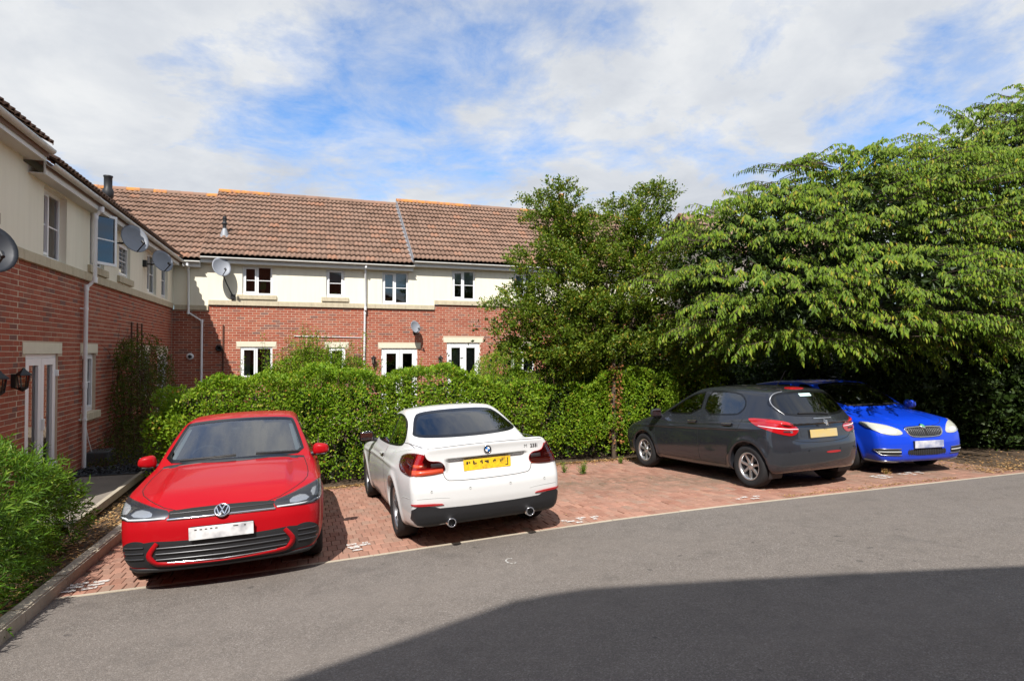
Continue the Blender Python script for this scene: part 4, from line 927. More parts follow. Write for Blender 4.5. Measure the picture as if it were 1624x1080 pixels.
def car_body(c):
    F, R, T, Wd, tk, zb, cx_ = (tab(c['F'], .02), tab(c['R'], .02), tab(c['T'], .06), tab(c['W'], .08), tab(c['tuck'], .035), tab(c['zb'], .06), c)
    Rf = tab(c['roof'], .12); Wc = tab(c['wcan'], .10); blt = tab(c['belt'], .1); axf, axr, rw, za = c['wb'] / 2, -c['wb'] / 2, c['arch'], c['rt']
    fb, rb = c['fbow'], c['rbow']; cr = tab(c['crown'], .1)
    (wy0, wz0), (wy1, wz1), wbow = c['ws']; (ry0, rz0), (ry1, rz1), rbow2 = c['rw']
    def f(x, y, z):
        a = np.abs(x); rf = np.sqrt((y - axf) ** 2 + (z - za) ** 2); rr_ = np.sqrt((y - axr) ** 2 + (z - za) ** 2)
        fl = .016 * (np.exp(-((rf - rw - .025) / .045) ** 2) + np.exp(-((rr_ - rw - .025) / .045) ** 2))
        cre = .012 * np.exp(-((z - c['crease'](y)) / .022) ** 2) * sstep(-1.7, -1.2, y) * sstep(1.75, 1.3, y)
        side = a - (Wd(y) - tk(z) + fl + cre)
        top = z - (T(y) - cr(y) * (a / .8) ** 2 + c.get('hood', lambda a, y: 0.0)(a, y))
        fr = (y - (F(z) - fb * a ** 2 - 3 * fb * np.maximum(a - .5, 0) ** 2 + c.get('fmod', lambda a, z: 0.0)(a, z))); re = (R(z) + rb * a ** 2 + 3 * rb * np.maximum(a - .5, 0) ** 2 + c.get('rmod', lambda a, z: 0.0)(a, z) - y)
        low = smax(smax(side, top, c.get('kst', .07)), smax(smax(fr, re, .02), zb(y) - z, .05), c.get('kfs', .10))
        cs = (a - (Wc(y) - c['tumble'] * (z - blt(y)) - .10 * np.maximum(z - blt(y) - .2, 0) ** 2)) * .9
        cf = z - (Rf(y) - c['rcrown'] * a ** 2 - c['rcrown'] * 2.2 * np.maximum(a - .35, 0) ** 2)
        sw = math.hypot(wz1 - wz0, wy1 - wy0); w_ = ((y - wy0) * (wz1 - wz0) - (z - wz0) * (wy1 - wy0)) / sw + wbow * a ** 2
        sr = math.hypot(rz1 - rz0, ry1 - ry0); r_ = (-(y - ry0) * (rz1 - rz0) + (z - rz0) * (ry1 - ry0)) / sr + rbow2 * a ** 2
        can = smax(smax(cs, cf, c.get('krail', .06)), smax(smax(w_, r_, .02), blt(y) - .12 - z, .02), c.get('kws', .05))
        g = smin(low, can, .022)
        for rr0 in (rf, rr_): g = smax(g, -np.maximum(rr0 - rw, (c['tread'] - .10) - a), .014)
        return g
    return f
class Car:
    def __init__(s, name, label, c, paint):
        s.c = c; s.f = car_body(c); s.root = empty(name); tag(s.root, label, 'car'); s.paint = paint
        P, Q = surface_net(s.f, (-1.05, c['R'][0][2] - .12 if len(c['R'][0]) > 2 else c['ymin'], .06), (1.05, c['ymax'], 1.62), c.get('h', .021))
        s.P, s.N = settle(s.f, P); s.Q = Q; s.C = s.P[Q].mean(1); s.NC = s.N[Q].mean(1); s.alive = np.ones(len(Q), bool); s.owner = np.zeros(len(Q), int); s.names = ['body']
        s.bvh = BVHTree.FromPolygons([Vector(p) for p in s.P], [list(q) for q in Q])
    def frame(s, view):
        if isinstance(view, str): d, u = VIEWS[view]; return np.array(d, float), np.array(u, float), np.array((0, 0, 1.0))
        a = rad(view); d = np.array((-math.sin(a), -math.cos(a), 0)); return d, np.array((math.cos(a), -math.sin(a), 0)), np.array((0, 0, 1.0))    # view = bearing it is seen from, clockwise from the nose
    def uv(s, pts, view):
        d, u, v = s.frame(view); return [(float(np.dot(p, u)), float(np.dot(p, v))) if len(p) == 3 else (float(p[0]), float(p[1])) for p in pts]
    def hit(s, u0, v0, view):
        d, u, v = s.frame(view); o = u * u0 + v * v0 - d * 5; r = s.bvh.ray_cast(Vector(o), Vector(d))
        if r[0] is None: r = s.bvh.find_nearest(Vector(o + d * 3.2))
        return np.array(r[0])
    def on(s, uvs, view):
        P = np.array([s.hit(a, b, view) for a, b in uvs]); return settle(s.f, P, 3, .01)
    def patch(s, name, pts, view, mat, off=.004, thick=.012, res=.03, rnd=2, parent=None, hole=None, smooth=True):
        """a shell that follows the body inside an outline; optional inner outline 'hole' is returned as a second mesh"""
        ol = chaikin(s.uv(pts, view), rnd) if rnd else [np.array(q) for q in s.uv(pts, view)]
        den = []
        for i in range(len(ol)):
            a, b = ol[i], ol[(i + 1) % len(ol)]; n = max(1, int(np.linalg.norm(b - a) / res)); den += [a + (b - a) * k / n for k in range(n)]
        inn = []
        if hole:
            q = inset(den, hole)
            for i in range(len(q)): inn.append(q[i])
        A = np.array(den); lo, hi = A.min(0), A.max(0); gx, gy = np.meshgrid(np.arange(lo[0] + res / 2, hi[0], res), np.arange(lo[1] + res / 2, hi[1], res)); G = np.stack([gx.ravel(), gy.ravel()], -1)
        k = in_poly(G[:, 0], G[:, 1], den); G = G[k]
        if len(G):
            D = np.min(np.linalg.norm(G[:, None] - A[None], axis=2), 1); G = G[D > res * .45]
            if inn and len(G): D = np.min(np.linalg.norm(G[:, None] - np.array(inn)[None], axis=2), 1); G = G[D > res * .4]
        pts2 = [Vector(q) for q in den] + [Vector(q) for q in inn] + [Vector(q) for q in G]; n0, n1 = len(den), len(inn)
        ed = [(i, (i + 1) % n0) for i in range(n0)] + [(n0 + i, n0 + (i + 1) % n1) for i in range(n1)]
        vo, _, fo, ov, _, _ = delaunay_2d_cdt(pts2, ed, [], 0, 1e-5); V2 = np.array([v[:] for v in vo]); FA = np.array([t for t in fo if len(t) == 3]); ce = V2[FA].mean(1)
        FA = FA[in_poly(ce[:, 0], ce[:, 1], den)]; ce = V2[FA].mean(1); P, Nn = s.on(V2, view); d = s.frame(view)[0]
        def mk(nm, tris, of, th):
            use = np.unique(tris); mp = np.full(len(P), -1); mp[use] = np.arange(len(use)); t = mp[tris]; p = P[use] + Nn[use] * of; nn = Nn[use]
            a, b, c_ = p[t[:, 0]], p[t[:, 1]], p[t[:, 2]]; fl = ((np.cross(b - a, c_ - a)) * nn[t].mean(1)).sum(1) < 0; t[fl] = t[fl][:, ::-1]
            cnt = {}
            for q in t:
                for i in range(3): e = (q[i], q[(i + 1) % 3]); cnt[e] = cnt.get(e, 0) + 1
            bd = [e for e in cnt if (e[1], e[0]) not in cnt]; m = len(p); lowp = P[use] + nn * (of - th); fs = [tuple(q) for q in t] + [(e[1], e[0], e[0] + m, e[1] + m) for e in bd]
            me = bpy.data.meshes.new(nm); me.from_pydata([tuple(q) for q in np.concatenate([p, lowp])], [], fs); me.polygons.foreach_set('use_smooth', [True] * len(t) + [False] * len(bd)); me.update()
            ln = np.zeros((len(me.loops), 3), np.float32); vi = np.zeros(len(me.loops), np.int32); me.loops.foreach_get('vertex_index', vi); ln[:len(t) * 3] = nn[vi[:len(t) * 3] % m]
            if smooth: me.normals_split_custom_set([tuple(q) for q in ln])
            return me
        if not hole: return obj(name, mk(name, FA, off, thick), mat, parent or s.root)
        isin = in_poly(ce[:, 0], ce[:, 1], inn); fr = obj(name, mk(name, FA[~isin], off, thick), mat[0], parent or s.root)
        pa = obj('pane', mk('pane', FA[isin], off - .001, .004), mat[1], fr); return fr, pa
    def cut(s, pts, view, rnd=2, d_in=.012):
        ol = inset(chaikin(s.uv(pts, view), rnd), d_in); d, u, v = s.frame(view); s.alive &= ~(in_poly(s.C @ u, s.C @ v, ol) & ((s.NC @ d) < -.12) & ((s.C @ d) < .25))
    def glass(s, pts, view, name='window', hole=.028, off=.003, glass='carglass', rnd=2):
        s.cut(pts, view, rnd, hole * .55); return s.patch(name, pts, view, (M['frit'], M[glass]), off, .008, .035, rnd, None, hole)
    def panel(s, name, pts, view, cond=None):
        d, u, v = s.frame(view) if view != 'top' else (np.array((0, 0, -1.0)), np.array((1.0, 0, 0)), np.array((0, 1.0, 0)))
        k = in_poly(s.C @ u, s.C @ v, [np.array(q, float) for q in pts]) & ((s.NC @ d) < -.05) & (s.owner == 0)
        if view != 'top': k &= (s.C @ d) < .1
        if cond is not None: k &= cond(s.C)
        s.names.append(name); s.owner[k] = len(s.names) - 1
    def seam(s, pts, view, w=.006, mat=None, parent=None, name='panel_gap', off=.0012, rnd=0, top=False):
        uvs = [np.array(q, float) for q in (s.uv(pts, view) if not top else pts)]; den = []
        if rnd:
            for _ in range(rnd): uvs = [uvs[0]] + [r for i in range(len(uvs) - 1) for r in (uvs[i] * .75 + uvs[i + 1] * .25, uvs[i] * .25 + uvs[i + 1] * .75)] + [uvs[-1]]
        for i in range(len(uvs) - 1):
            n = max(1, int(np.linalg.norm(uvs[i + 1] - uvs[i]) / .03)); den += [uvs[i] + (uvs[i + 1] - uvs[i]) * k / n for k in range(n)]
        den.append(uvs[-1])
        if top:
            P = []
            for a, b in den:
                r = s.bvh.ray_cast(Vector((a, b, 3)), Vector((0, 0, -1))); P.append(np.array(r[0]) if r[0] is not None else np.array((a, b, .9)))
            P, Nn = settle(s.f, np.array(P), 3, .01)
        else: P, Nn = s.on(den, view)
        ww = w if isinstance(w, (list, tuple)) else [w, w]; k = len(P); T_ = np.gradient(P, axis=0); B_ = np.cross(Nn, T_); B_ /= np.maximum(np.linalg.norm(B_, axis=1, keepdims=True), 1e-9); wd = np.interp(np.linspace(0, 1, k), np.linspace(0, 1, len(ww)), ww)[:, None] / 2
        v = np.concatenate([P + B_ * wd + Nn * off, P - B_ * wd + Nn * off, P + B_ * wd - Nn * .004, P - B_ * wd - Nn * .004]); i = np.arange(k - 1)
        f = np.concatenate([np.stack([i + k, i + k + 1, i + 1, i], -1), np.stack([i, i + 1, i + 2 * k + 1, i + 2 * k], -1), np.stack([i + 3 * k, i + 3 * k + 1, i + k + 1, i + k], -1)]); return obj(name, mesh_np(name, v, f, True), mat or M['gap'], parent or s.root)
    def finish(s):
        made = {}
        for i, nm in enumerate(s.names):
            fs = s.Q[s.alive & (s.owner == i)]
            if not len(fs): continue
            use = np.unique(fs); mp = np.full(len(s.P), -1); mp[use] = np.arange(len(use)); me = mesh_np(nm, s.P[use], mp[fs], True); me.normals_split_custom_set_from_vertices([tuple(q) for q in s.N[use]]); made[nm + str(i)] = obj(nm, me, s.paint, s.root)
        return made
    def place(s, x, y, heading):
        """stand the car on the slope: heading in degrees, 0 = nose towards +Y, positive = nose to the left"""
        a = rad(heading); fwd = Vector((-math.sin(a), math.cos(a), 0)); rgt = Vector((fwd.y, -fwd.x, 0)); c = s.c; h = c['wb'] / 2; t = c['tread'] - .1
        pt = lambda u, v: Vector((x + rgt.x * u + fwd.x * v, y + rgt.y * u + fwd.y * v, 0)); z = lambda u, v: gz(pt(u, v).x, pt(u, v).y)
        fz = (z(-t, h) + z(t, h)) / 2 - (z(-t, -h) + z(t, -h)) / 2; rz_ = (z(t, h) + z(t, -h)) / 2 - (z(-t, h) + z(-t, -h)) / 2; zc = (z(-t, h) + z(t, h) + z(-t, -h) + z(t, -h)) / 4
        Y_ = (fwd + Vector((0, 0, fz / (2 * h)))).normalized(); X_ = (rgt + Vector((0, 0, rz_ / (2 * t)))); X_ = (X_ - Y_ * X_.dot(Y_)).normalized(); Z_ = X_.cross(Y_)
        mt = Matrix((X_, Y_, Z_)).transposed().to_4x4(); mt.translation = Vector((x, y, zc + .006)); s.root.matrix_world = mt; s.root.location = mt.translation; s.root.rotation_euler = mt.to_euler()
    def wheel(s, x, y, style, steer=0.0):
        c = s.c; r = c['rt']; sgn = 1 if x > 0 else -1; w_ = c.get('tw', .205); rr = r - c.get('wall', .115)
        hub = MB(); hub.lathe([(0, -.06), (rr * .62, -.06), (rr * .62, -.03), (0, -.03)], 24, 'x'); o = hub.build('wheel', M['brake'], s.root); o.location = (x - sgn * w_ / 2, y, r); o.rotation_euler = (0, 0, steer + (math.pi if sgn < 0 else 0))
        t = MB(); n = 44; half = w_ / 2; pr = [(rr - .004, -half * .82), (rr + .012, -half * .93), ((r + rr) / 2, -half * 1.04), (r - .022, -half * .95), (r - .004, -half * .72), (r, -half * .3), (r, half * .3), (r - .004, half * .72), (r - .022, half * .95), ((r + rr) / 2, half * 1.04), (rr + .012, half * .93), (rr - .004, half * .82)]
        t.lathe(pr, n, 'x'); t.build('tyre', M['tyre'], o)
        m = MB(); m.lathe([(rr - .022, -half * .7), (rr - .022, half * .55), (rr - .016, half * .80), (rr + .004, half * .90), (rr + .008, half * .84), (rr - .004, half * .7)], n, 'x')
        face = half * .62; nsp, tw_ = style['n'], style.get('twin', 0)
        for k in range(nsp):
            for q in ((-1, 1) if tw_ else (0,)):
                a = 2 * math.pi * k / nsp + style.get('rot', 0); a2 = a + q * tw_
                d0 = Vector((0, math.cos(a + q * tw_ * .35), math.sin(a + q * tw_ * .35))); d1 = Vector((0, math.cos(a2), math.sin(a2))); p0 = d0 * (rr * .17) + Vector((face * .92, 0, 0)); p1 = d1 * (rr - .012) + Vector((face * 1.12, 0, 0))
                tg = (p1 - p0).normalized(); sd_ = tg.cross(Vector((1, 0, 0))).normalized(); w0, w1 = style['w']; vs_ = []
                for p, wd in ((p0, w0), (p0.lerp(p1, .5), (w0 + w1) / 2 * .92), (p1, w1)): vs_ += [p + sd_ * wd / 2 + Vector((-.028, 0, 0)), p + sd_ * wd * .38, p - sd_ * wd * .38, p - sd_ * wd / 2 + Vector((-.028, 0, 0))]
                m.add(vs_, [(i * 4 + j, i * 4 + j + 1, i * 4 + j + 5, i * 4 + j + 4) for i in range(2) for j in range(3)])
        m.lathe([(rr * .26, face * .5), (rr * .25, face * .95), (rr * .20, face * 1.03), (0, face * 1.05)], 20, 'x'); m.build('rim', M[style.get('mat', 'alloy')], o); b = MB(); b.lathe([(0, -half * .2), (rr - .03, -half * .2)], 28, 'x'); b.build('brake_disc', M['brake'], o); return o
    def liner(s):
        for y in (s.c['wb'] / 2, -s.c['wb'] / 2):
            for sg in (-1, 1):
                m = MB(); n = 24; R_ = s.c['arch'] + .004; x0, x1 = sg * (s.c['tread'] - .30), sg * (s.c['tread'] - .05); v = []
                for xx in (x0, x1):
                    for k in range(n): a = rad(-25 + 230 * k / (n - 1)); v.append((xx, y + math.cos(a) * R_, s.c['rt'] + math.sin(a) * R_))
                m.add(v, [(k, k + 1, k + 1 + n, k + n) for k in range(n - 1)], True); m.add(v[:n], [tuple(range(n))]); m.build('arch_liner', M['blackp'], s.root, fix=False)
    def plate(s, z, view, mat, tilt=0.0, marks=(), y_off=0.0, x=0.0):
        p = s.on([(x, z)], view)[0][0]; sg = 1 if view == 'front' else -1; d = .016 + y_off
        o = box_part('number_plate', (-.26, -.004, -.0555), (.26, .004, .0555), M[mat], s.root, .003); o.location = (x, p[1] + sg * d, z); o.rotation_euler = (tilt, 0, 0 if sg < 0 else math.pi)
        for (u, v, w_, h_) in marks: q = box_part('character', (u - w_ / 2, -.0062, v - h_ / 2), (u + w_ / 2, -.0045, v + h_ / 2), M['platechar'], o)
        bk = box_part('plate_backing', (-.255, .004, -.05), (.255, .05, .05), M['blackp'], o); return o
    def badge_disc(s, z, view, r, name='badge', x=0.0, up=0.0):
        P, Nn = s.on([(x, z)], view); e = empty('badge', P[0] + Nn[0] * .004, 0, s.root); e.name = name; q = Vector(Nn[0]).to_track_quat('Z', 'Y'); e.rotation_euler = q.to_euler(); return e
    def mirror(s, sg, y, z, x, mat, size=(.115, .075, .085), cap='blackp'):
        bm = bmesh.new(); bmesh.ops.create_uvsphere(bm, u_segments=24, v_segments=14, radius=1.0)
        for v in bm.verts:
            p = v.co; q = Vector([math.copysign(abs(p[i]) ** .62, p[i]) for i in range(3)])
            if q.y < -.35: q.y = -.35 + (q.y + .35) * .12
            v.co = Vector((q.x * size[0] * (1 - .10 * q.z), q.y * size[1] * 1.15 + abs(q.x) * -.01, q.z * size[2] * (1 - .18 * q.x * sg)))
        m = MB(); m.bm(bm, True); o = m.build('door_mirror', mat, s.root); o.location = (sg * x, y, z); o.rotation_euler = (0, 0, sg * rad(10))
        m = MB(); m.bevbox((-size[0] * .82, -.052, -size[2] * .72), (size[0] * .82, -.046, size[2] * .72), .003); m.build('mirror_glass', M['mirror'], o)
        m = MB(); m.tube([(-sg * size[0] * .5, .0, -size[2] * .7), (-sg * (size[0] + .10), .02, -size[2] * 1.1)], [.03, .022], 8); m.bevbox((-size[0] * .7, -.03, -size[2] * 1.12), (size[0] * .6, .05, -size[2] * .78), .012); m.build('mirror_arm', M['blackp'], o); return o
    def cabin(s, dash_y, dash_z, seat_y, rhd=True, seat='seat'):
        m = MB(); w_ = .66; m.bevbox((-w_, dash_y - .42, dash_z - .35), (w_, dash_y + .12, dash_z), .06); m.build('dashboard', M['dash'], s.root)
        for sx in (-.36, .36):
            m = MB(); m.bevbox((sx - .25, seat_y - .20, .35), (sx + .25, seat_y + .32, .56), .06)
            bm = bmesh.new(); bmesh.ops.create_cube(bm, size=1.0); bmesh.ops.bevel(bm, geom=bm.edges[:], offset=.22, segments=3, affect='EDGES')
            for v in bm.verts: q = v.co; v.co = Vector((sx + q.x * (.50 - .12 * max(0, q.z)), seat_y - .28 - q.z * .14 + q.y * .15, .83 + q.z * .62))
            m.bm(bm, True); m.bevbox((sx - .13, seat_y - .46, 1.13), (sx + .13, seat_y - .36, 1.30), .04); m.build('front_seat', M[seat], s.root)
        m = MB(); m.bevbox((-.62, seat_y - 1.15, .38), (.62, seat_y - .72, .60), .06); m.bevbox((-.62, seat_y - 1.28, .5), (.62, seat_y - 1.10, 1.02), .06); m.build('rear_bench', M[seat], s.root)
        sx = .36 if rhd else -.36; m = MB(); n = 28; pts = [(sx + .185 * math.cos(2 * math.pi * k / n), dash_y - .50 - .07 * math.sin(2 * math.pi * k / n), dash_z - .05 + .17 * math.sin(2 * math.pi * k / n)) for k in range(n + 1)]; m.tube(pts, .016, 8); m.tube([(sx, dash_y - .3, dash_z - .12), (sx, dash_y - .5, dash_z - .05)], .045, 8); m.tube([(sx - .18, dash_y - .5, dash_z - .05), (sx + .18, dash_y - .5, dash_z - .05)], .022, 6); m.build('steering_wheel', M['blackp'], s.root)
def mirrored(pts): return [(-p[0],) + tuple(p[1:]) for p in pts]
def paint_mat(name, col, metal=0.0, rough=0.25, flake=0.0, dirt=0.0, coat=.75):
    m = Mat(name, rough, col, metal, .12, coat); m.b.inputs['Coat Roughness'].default_value = .02
    bf = m.node('ShaderNodeNewGeometry').outputs['Backfacing']; base = col if len(col) == 4 else (*col, 1)
    if flake: v = m.voro(900, m.coord('Object'), out='Color'); sp = m.node('ShaderNodeSeparateColor'); m.l.new(v, sp.inputs[0]); base = m.mix(m.math('MULTIPLY', sp.outputs[0], flake), base, tuple(min(1, x * 2.2 + .02) for x in base[:3]) + (1,))
    if dirt:
        z = m.node('ShaderNodeSeparateXYZ'); m.l.new(m.coord('Object'), z.inputs[0]); low = m.math('MULTIPLY', m.math('SUBTRACT', 1.0, m.math('MINIMUM', m.math('DIVIDE', z.outputs[2], .75), 1.0)), m.noise(6, 6, .7, m.coord('Object')))
        base = m.mix(m.math('MULTIPLY', low, dirt), base, (.16, .135, .11, 1)); m.set(Coat_Weight=m.math('SUBTRACT', coat, m.math('MULTIPLY', low, dirt)))
    # inside of the shell: dark lining
    m.set(Base_Color=m.mix(bf, base, (.02, .02, .022, 1))); m.set(Coat_Roughness=m.math('ADD', .015, m.math('MULTIPLY', m.noise(3, 4, .6, m.coord('Object')), .05))); return m.m
M['red'] = paint_mat('red_car_paint', (0.33, 0.003, 0.007), .0, .4, .05, 0, .34)
M['whitep'] = paint_mat('white_car_paint', (0.60, 0.60, 0.595), .0, .4, 0, .06)
M['greyp'] = paint_mat('dark_grey_metallic', (0.027, 0.030, 0.038), .5, .26, .35, .08, 1.0)
M['bluep'] = paint_mat('bright_blue_paint', (0.004, 0.045, 0.52), .0, .4, 0, .12)
M['carglass'] = glass_mat('car_glass', (0.34, 0.40, 0.42), 1.5, 0.0, 3.0); M['privacy'] = glass_mat('dark_tinted_glass', (0.06, 0.07, 0.08), 1.5, 0.0, 1.9); M['lens'] = glass_mat('lamp_lens', (0.86, 0.88, 0.9), 1.46, 0.0, 1.2)
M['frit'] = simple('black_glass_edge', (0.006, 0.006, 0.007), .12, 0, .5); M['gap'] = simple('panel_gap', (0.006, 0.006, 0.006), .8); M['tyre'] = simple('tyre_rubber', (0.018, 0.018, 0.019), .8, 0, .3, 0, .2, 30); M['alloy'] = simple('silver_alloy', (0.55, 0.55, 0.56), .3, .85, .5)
M['alloyd'] = simple('grey_alloy', (0.30, 0.30, 0.31), .32, .85, .5); M['brake'] = simple('brake_iron', (0.05, 0.047, 0.045), .6, .5); M['chrome'] = simple('chrome', (0.80, 0.80, 0.82), .10, 1.0); M['mirror'] = simple('mirror_glass', (0.7, 0.72, 0.75), .03, 1.0)
M['dash'] = simple('dashboard', (0.022, 0.022, 0.024), .7); M['seat'] = simple('seat_fabric', (0.035, 0.035, 0.038), .9); M['trimp'] = simple('pale_pillar_trim', (0.42, 0.43, 0.42), .7)
M['reflector'] = simple('lamp_reflector', (0.50, 0.51, 0.53), .2, .6); M['lampdark'] = simple('lamp_bezel', (0.045, 0.045, 0.05), .3, .3); M['drl'] = simple('light_guide', (0.86, 0.88, 0.9), .25)
M['redlens'] = simple('red_lens', (0.36, 0.005, 0.009), .06, 0, .6, 1.0); M['redbar'] = simple('bright_red_lens', (0.95, 0.10, 0.035), .25, 0, .5, 1.0); M['redlit'] = simple('red_lamp_lens', (0.55, 0.012, 0.015), .12, 0, .5, .8); M['darkred'] = simple('smoked_red_lens', (0.42, 0.006, 0.010), .08, 0, .4, .5); M['whitelens'] = simple('clear_lens', (0.80, 0.76, 0.76), .2, 0, .5, .5); M['fogwhite'] = simple('hazed_headlamp', (0.66, 0.64, 0.54), .22, .1, .5, .8, .12, 9)
M['platew'] = Mat('white_plate', .35); _m = M['platew']; _n = _m.noise(9, 2, .5, _m.coord('Object')); _m.set(Base_Color=_m.mix(_m.ramp(_n, [(.45, 0.0), (.72, .75)]), (.74, .74, .74, 1), (.26, .26, .29, 1))); M['platew'] = _m.m
M['platey'] = Mat('yellow_plate', .35); _m = M['platey']; _n = _m.noise(9, 5, .8, _m.coord('Object')); _m.set(Base_Color=_m.mix(_m.ramp(_n, [(.46, 0.0), (.68, .85)]), (.80, .50, .02, 1), (.28, .17, .03, 1))); M['platey'] = _m.m
M['plateb'] = Mat('blurred_yellow_plate', .4); _m = M['plateb']; _n = _m.noise(6, 3, .6, _m.coord('Object')); _m.set(Base_Color=_m.mix(_n, (.62, .42, .05, 1), (.40, .36, .28, 1))); M['plateb'] = _m.m
M['plateg'] = Mat('blurred_white_plate', .4); _m = M['plateg']; _n = _m.noise(7, 2, .5, _m.coord('Object')); _m.set(Base_Color=_m.mix(_m.ramp(_n, [(.35, 0.0), (.65, 1.0)]), (.60, .60, .62, 1), (.22, .25, .38, 1))); M['plateg'] = _m.m
M['platechar'] = simple('plate_character', (.03, .025, .02), .5); M['sticker'] = simple('pale_sticker', (.55, .75, .74), .5); M['logoblue'] = simple('badge_blue', (.02, .16, .50), .25, 0, .5, 1.0); M['logogreen'] = simple('badge_green', (.10, .30, .20), .25, 0, .5, 1.0)
def text_part(body, size, mat, parent, loc, rot, name, depth=.002):
    cu = bpy.data.curves.new(name, 'FONT'); cu.body = body; cu.size = size; cu.extrude = depth; cu.align_x = 'CENTER'; t = bpy.data.objects.new(name, cu); me = bpy.data.meshes.new_from_object(t); bpy.data.objects.remove(t); bpy.data.curves.remove(cu); o = obj(name, me, mat, parent); o.location = loc; o.rotation_euler = rot; return o
TUCK = [(.10, .13), (.20, .065), (.32, .022), (.45, .004), (.60, 0), (.72, .002), (.82, .016), (.92, .046), (1.0, .085), (1.1, .14)]
def wheels(car, style, steer=0.0):
    t = car.c['tread']
    for sg in (-1, 1): car.wheel(sg * t, car.c['wb'] / 2, style, steer); car.wheel(sg * t, -car.c['wb'] / 2, style)
    car.liner()
# ================= red hatchback
cf = dict(wb=2.55, rt=.316, arch=.352, tread=.855, ymin=-2.05, ymax=2.25, F=[(.15, 1.96), (.22, 2.05), (.32, 2.095), (.45, 2.115), (.58, 2.11), (.66, 2.09), (.72, 2.05), (.78, 1.95)], R=[(.18, -1.84), (.35, -1.94), (.6, -1.955), (.85, -1.93), (1.05, -1.87)],
    T=[(2.12, .715), (1.98, .775), (1.8, .83), (1.5, .893), (1.15, .953), (.85, 1.0), (.6, 1.0), (.2, .965), (-1.0, .985), (-1.9, 1.0)], W=[(2.1, .80), (1.8, .845), (1.4, .868), (0, .872), (-1.2, .868), (-1.7, .84), (-1.95, .80)], tuck=TUCK, zb=[(2.1, .20), (1.7, .19), (0, .17), (-1.5, .2), (-1.95, .26)],
    roof=[(.9, 1.16), (.3, 1.375), (0, 1.43), (-.4, 1.458), (-1.0, 1.445), (-1.5, 1.395), (-1.8, 1.34)], wcan=[(1.0, .76), (.5, .79), (-.8, .79), (-1.5, .745), (-1.9, .70)], belt=[(1, .97), (-1.9, .99)], tumble=.43, rcrown=.075, kws=.032, ws=((.95, .985), (.06, 1.425), .14), rw=((-1.90, 1.0), (-1.56, 1.40), .13), fbow=.16, rbow=.10, crown=[(2.1, .02), (1.5, .035), (.8, .05), (-2, .05)], crease=lambda y: .80 + .01 * y, tw=.20,
    hood=lambda a, y: .020 * sstep(.60, .52, a) * sstep(.7, 1.2, y) * sstep(2.05, 1.8, y), kfs=.09)
polo = Car('red_hatchback', 'glossy red hatchback facing out beside the concrete kerb', cf, M['red'])
polo.panel('bonnet', [(-.70, .80), (.70, .80), (.74, 1.5), (.66, 1.80), (.45, 1.97), (-.45, 1.97), (-.66, 1.80), (-.74, 1.5)], 'top', lambda C: C[:, 2] > .74)
polo.panel('front_bumper', [(-1, .1), (1, .1), (1, .70), (.5, .655), (-.5, .655), (-1, .70)], 'front', lambda C: C[:, 1] > 1.70)
for sd_, nm in ((-1, 'left'), (1, 'right')):
    polo.panel('front_door', [(.85, .26), (.78, .9), (.75, .985), (-.18, .985), (-.2, .26)], nm); polo.panel('rear_door', [(-.2, .26), (-.18, .985), (-1.05, .985), (-.95, .6), (-.9, .26)], nm)
    polo.seam([(.85, .28), (.82, .7), (.72, .97)], nm); polo.seam([(-.2, .28), (-.18, .96)], nm); polo.seam([(-.92, .28), (-.97, .6), (-1.06, .96)], nm)
    polo.glass([(.66, .995), (.12, 1.325), (-.2, 1.365), (-.2, 1.0)], nm, 'side_window', .022, glass='carglass'); polo.glass([(-.27, 1.0), (-.27, 1.365), (-.8, 1.36), (-1.25, 1.28), (-1.42, 1.1), (-1.2, 1.02)], nm, 'side_window', .022, glass='carglass'); polo.seam([(.5, .885), (.3, .885)], nm, .025, M['red'], None, 'door_handle', .012)
polo.glass([(-.715, 1.005), (-.66, 1.17), (-.595, 1.345), (-.56, 1.378), (-.3, 1.40), (0, 1.408), (.3, 1.40), (.56, 1.378), (.595, 1.345), (.66, 1.17), (.715, 1.005), (.4, .995), (0, .99), (-.4, .995)], 'front', 'windscreen', .03, rnd=1); polo.glass([(-.56, 1.04), (-.5, 1.33), (.5, 1.33), (.56, 1.04)], 'rear', 'rear_window', .03)
polo.seam([(-.70, .86), (-.74, 1.35), (-.725, 1.66), (-.60, 1.86), (-.44, 2.005), (-.2, 2.045), (0, 2.052), (.2, 2.045), (.44, 2.005), (.60, 1.86), (.725, 1.66), (.74, 1.35), (.70, .86)], None, .007, top=True, rnd=1)
polo.seam([(-.70, .84), (0, .93), (.70, .84)], None, .05, M['blackp'], None, 'scuttle', .003, 2, True)
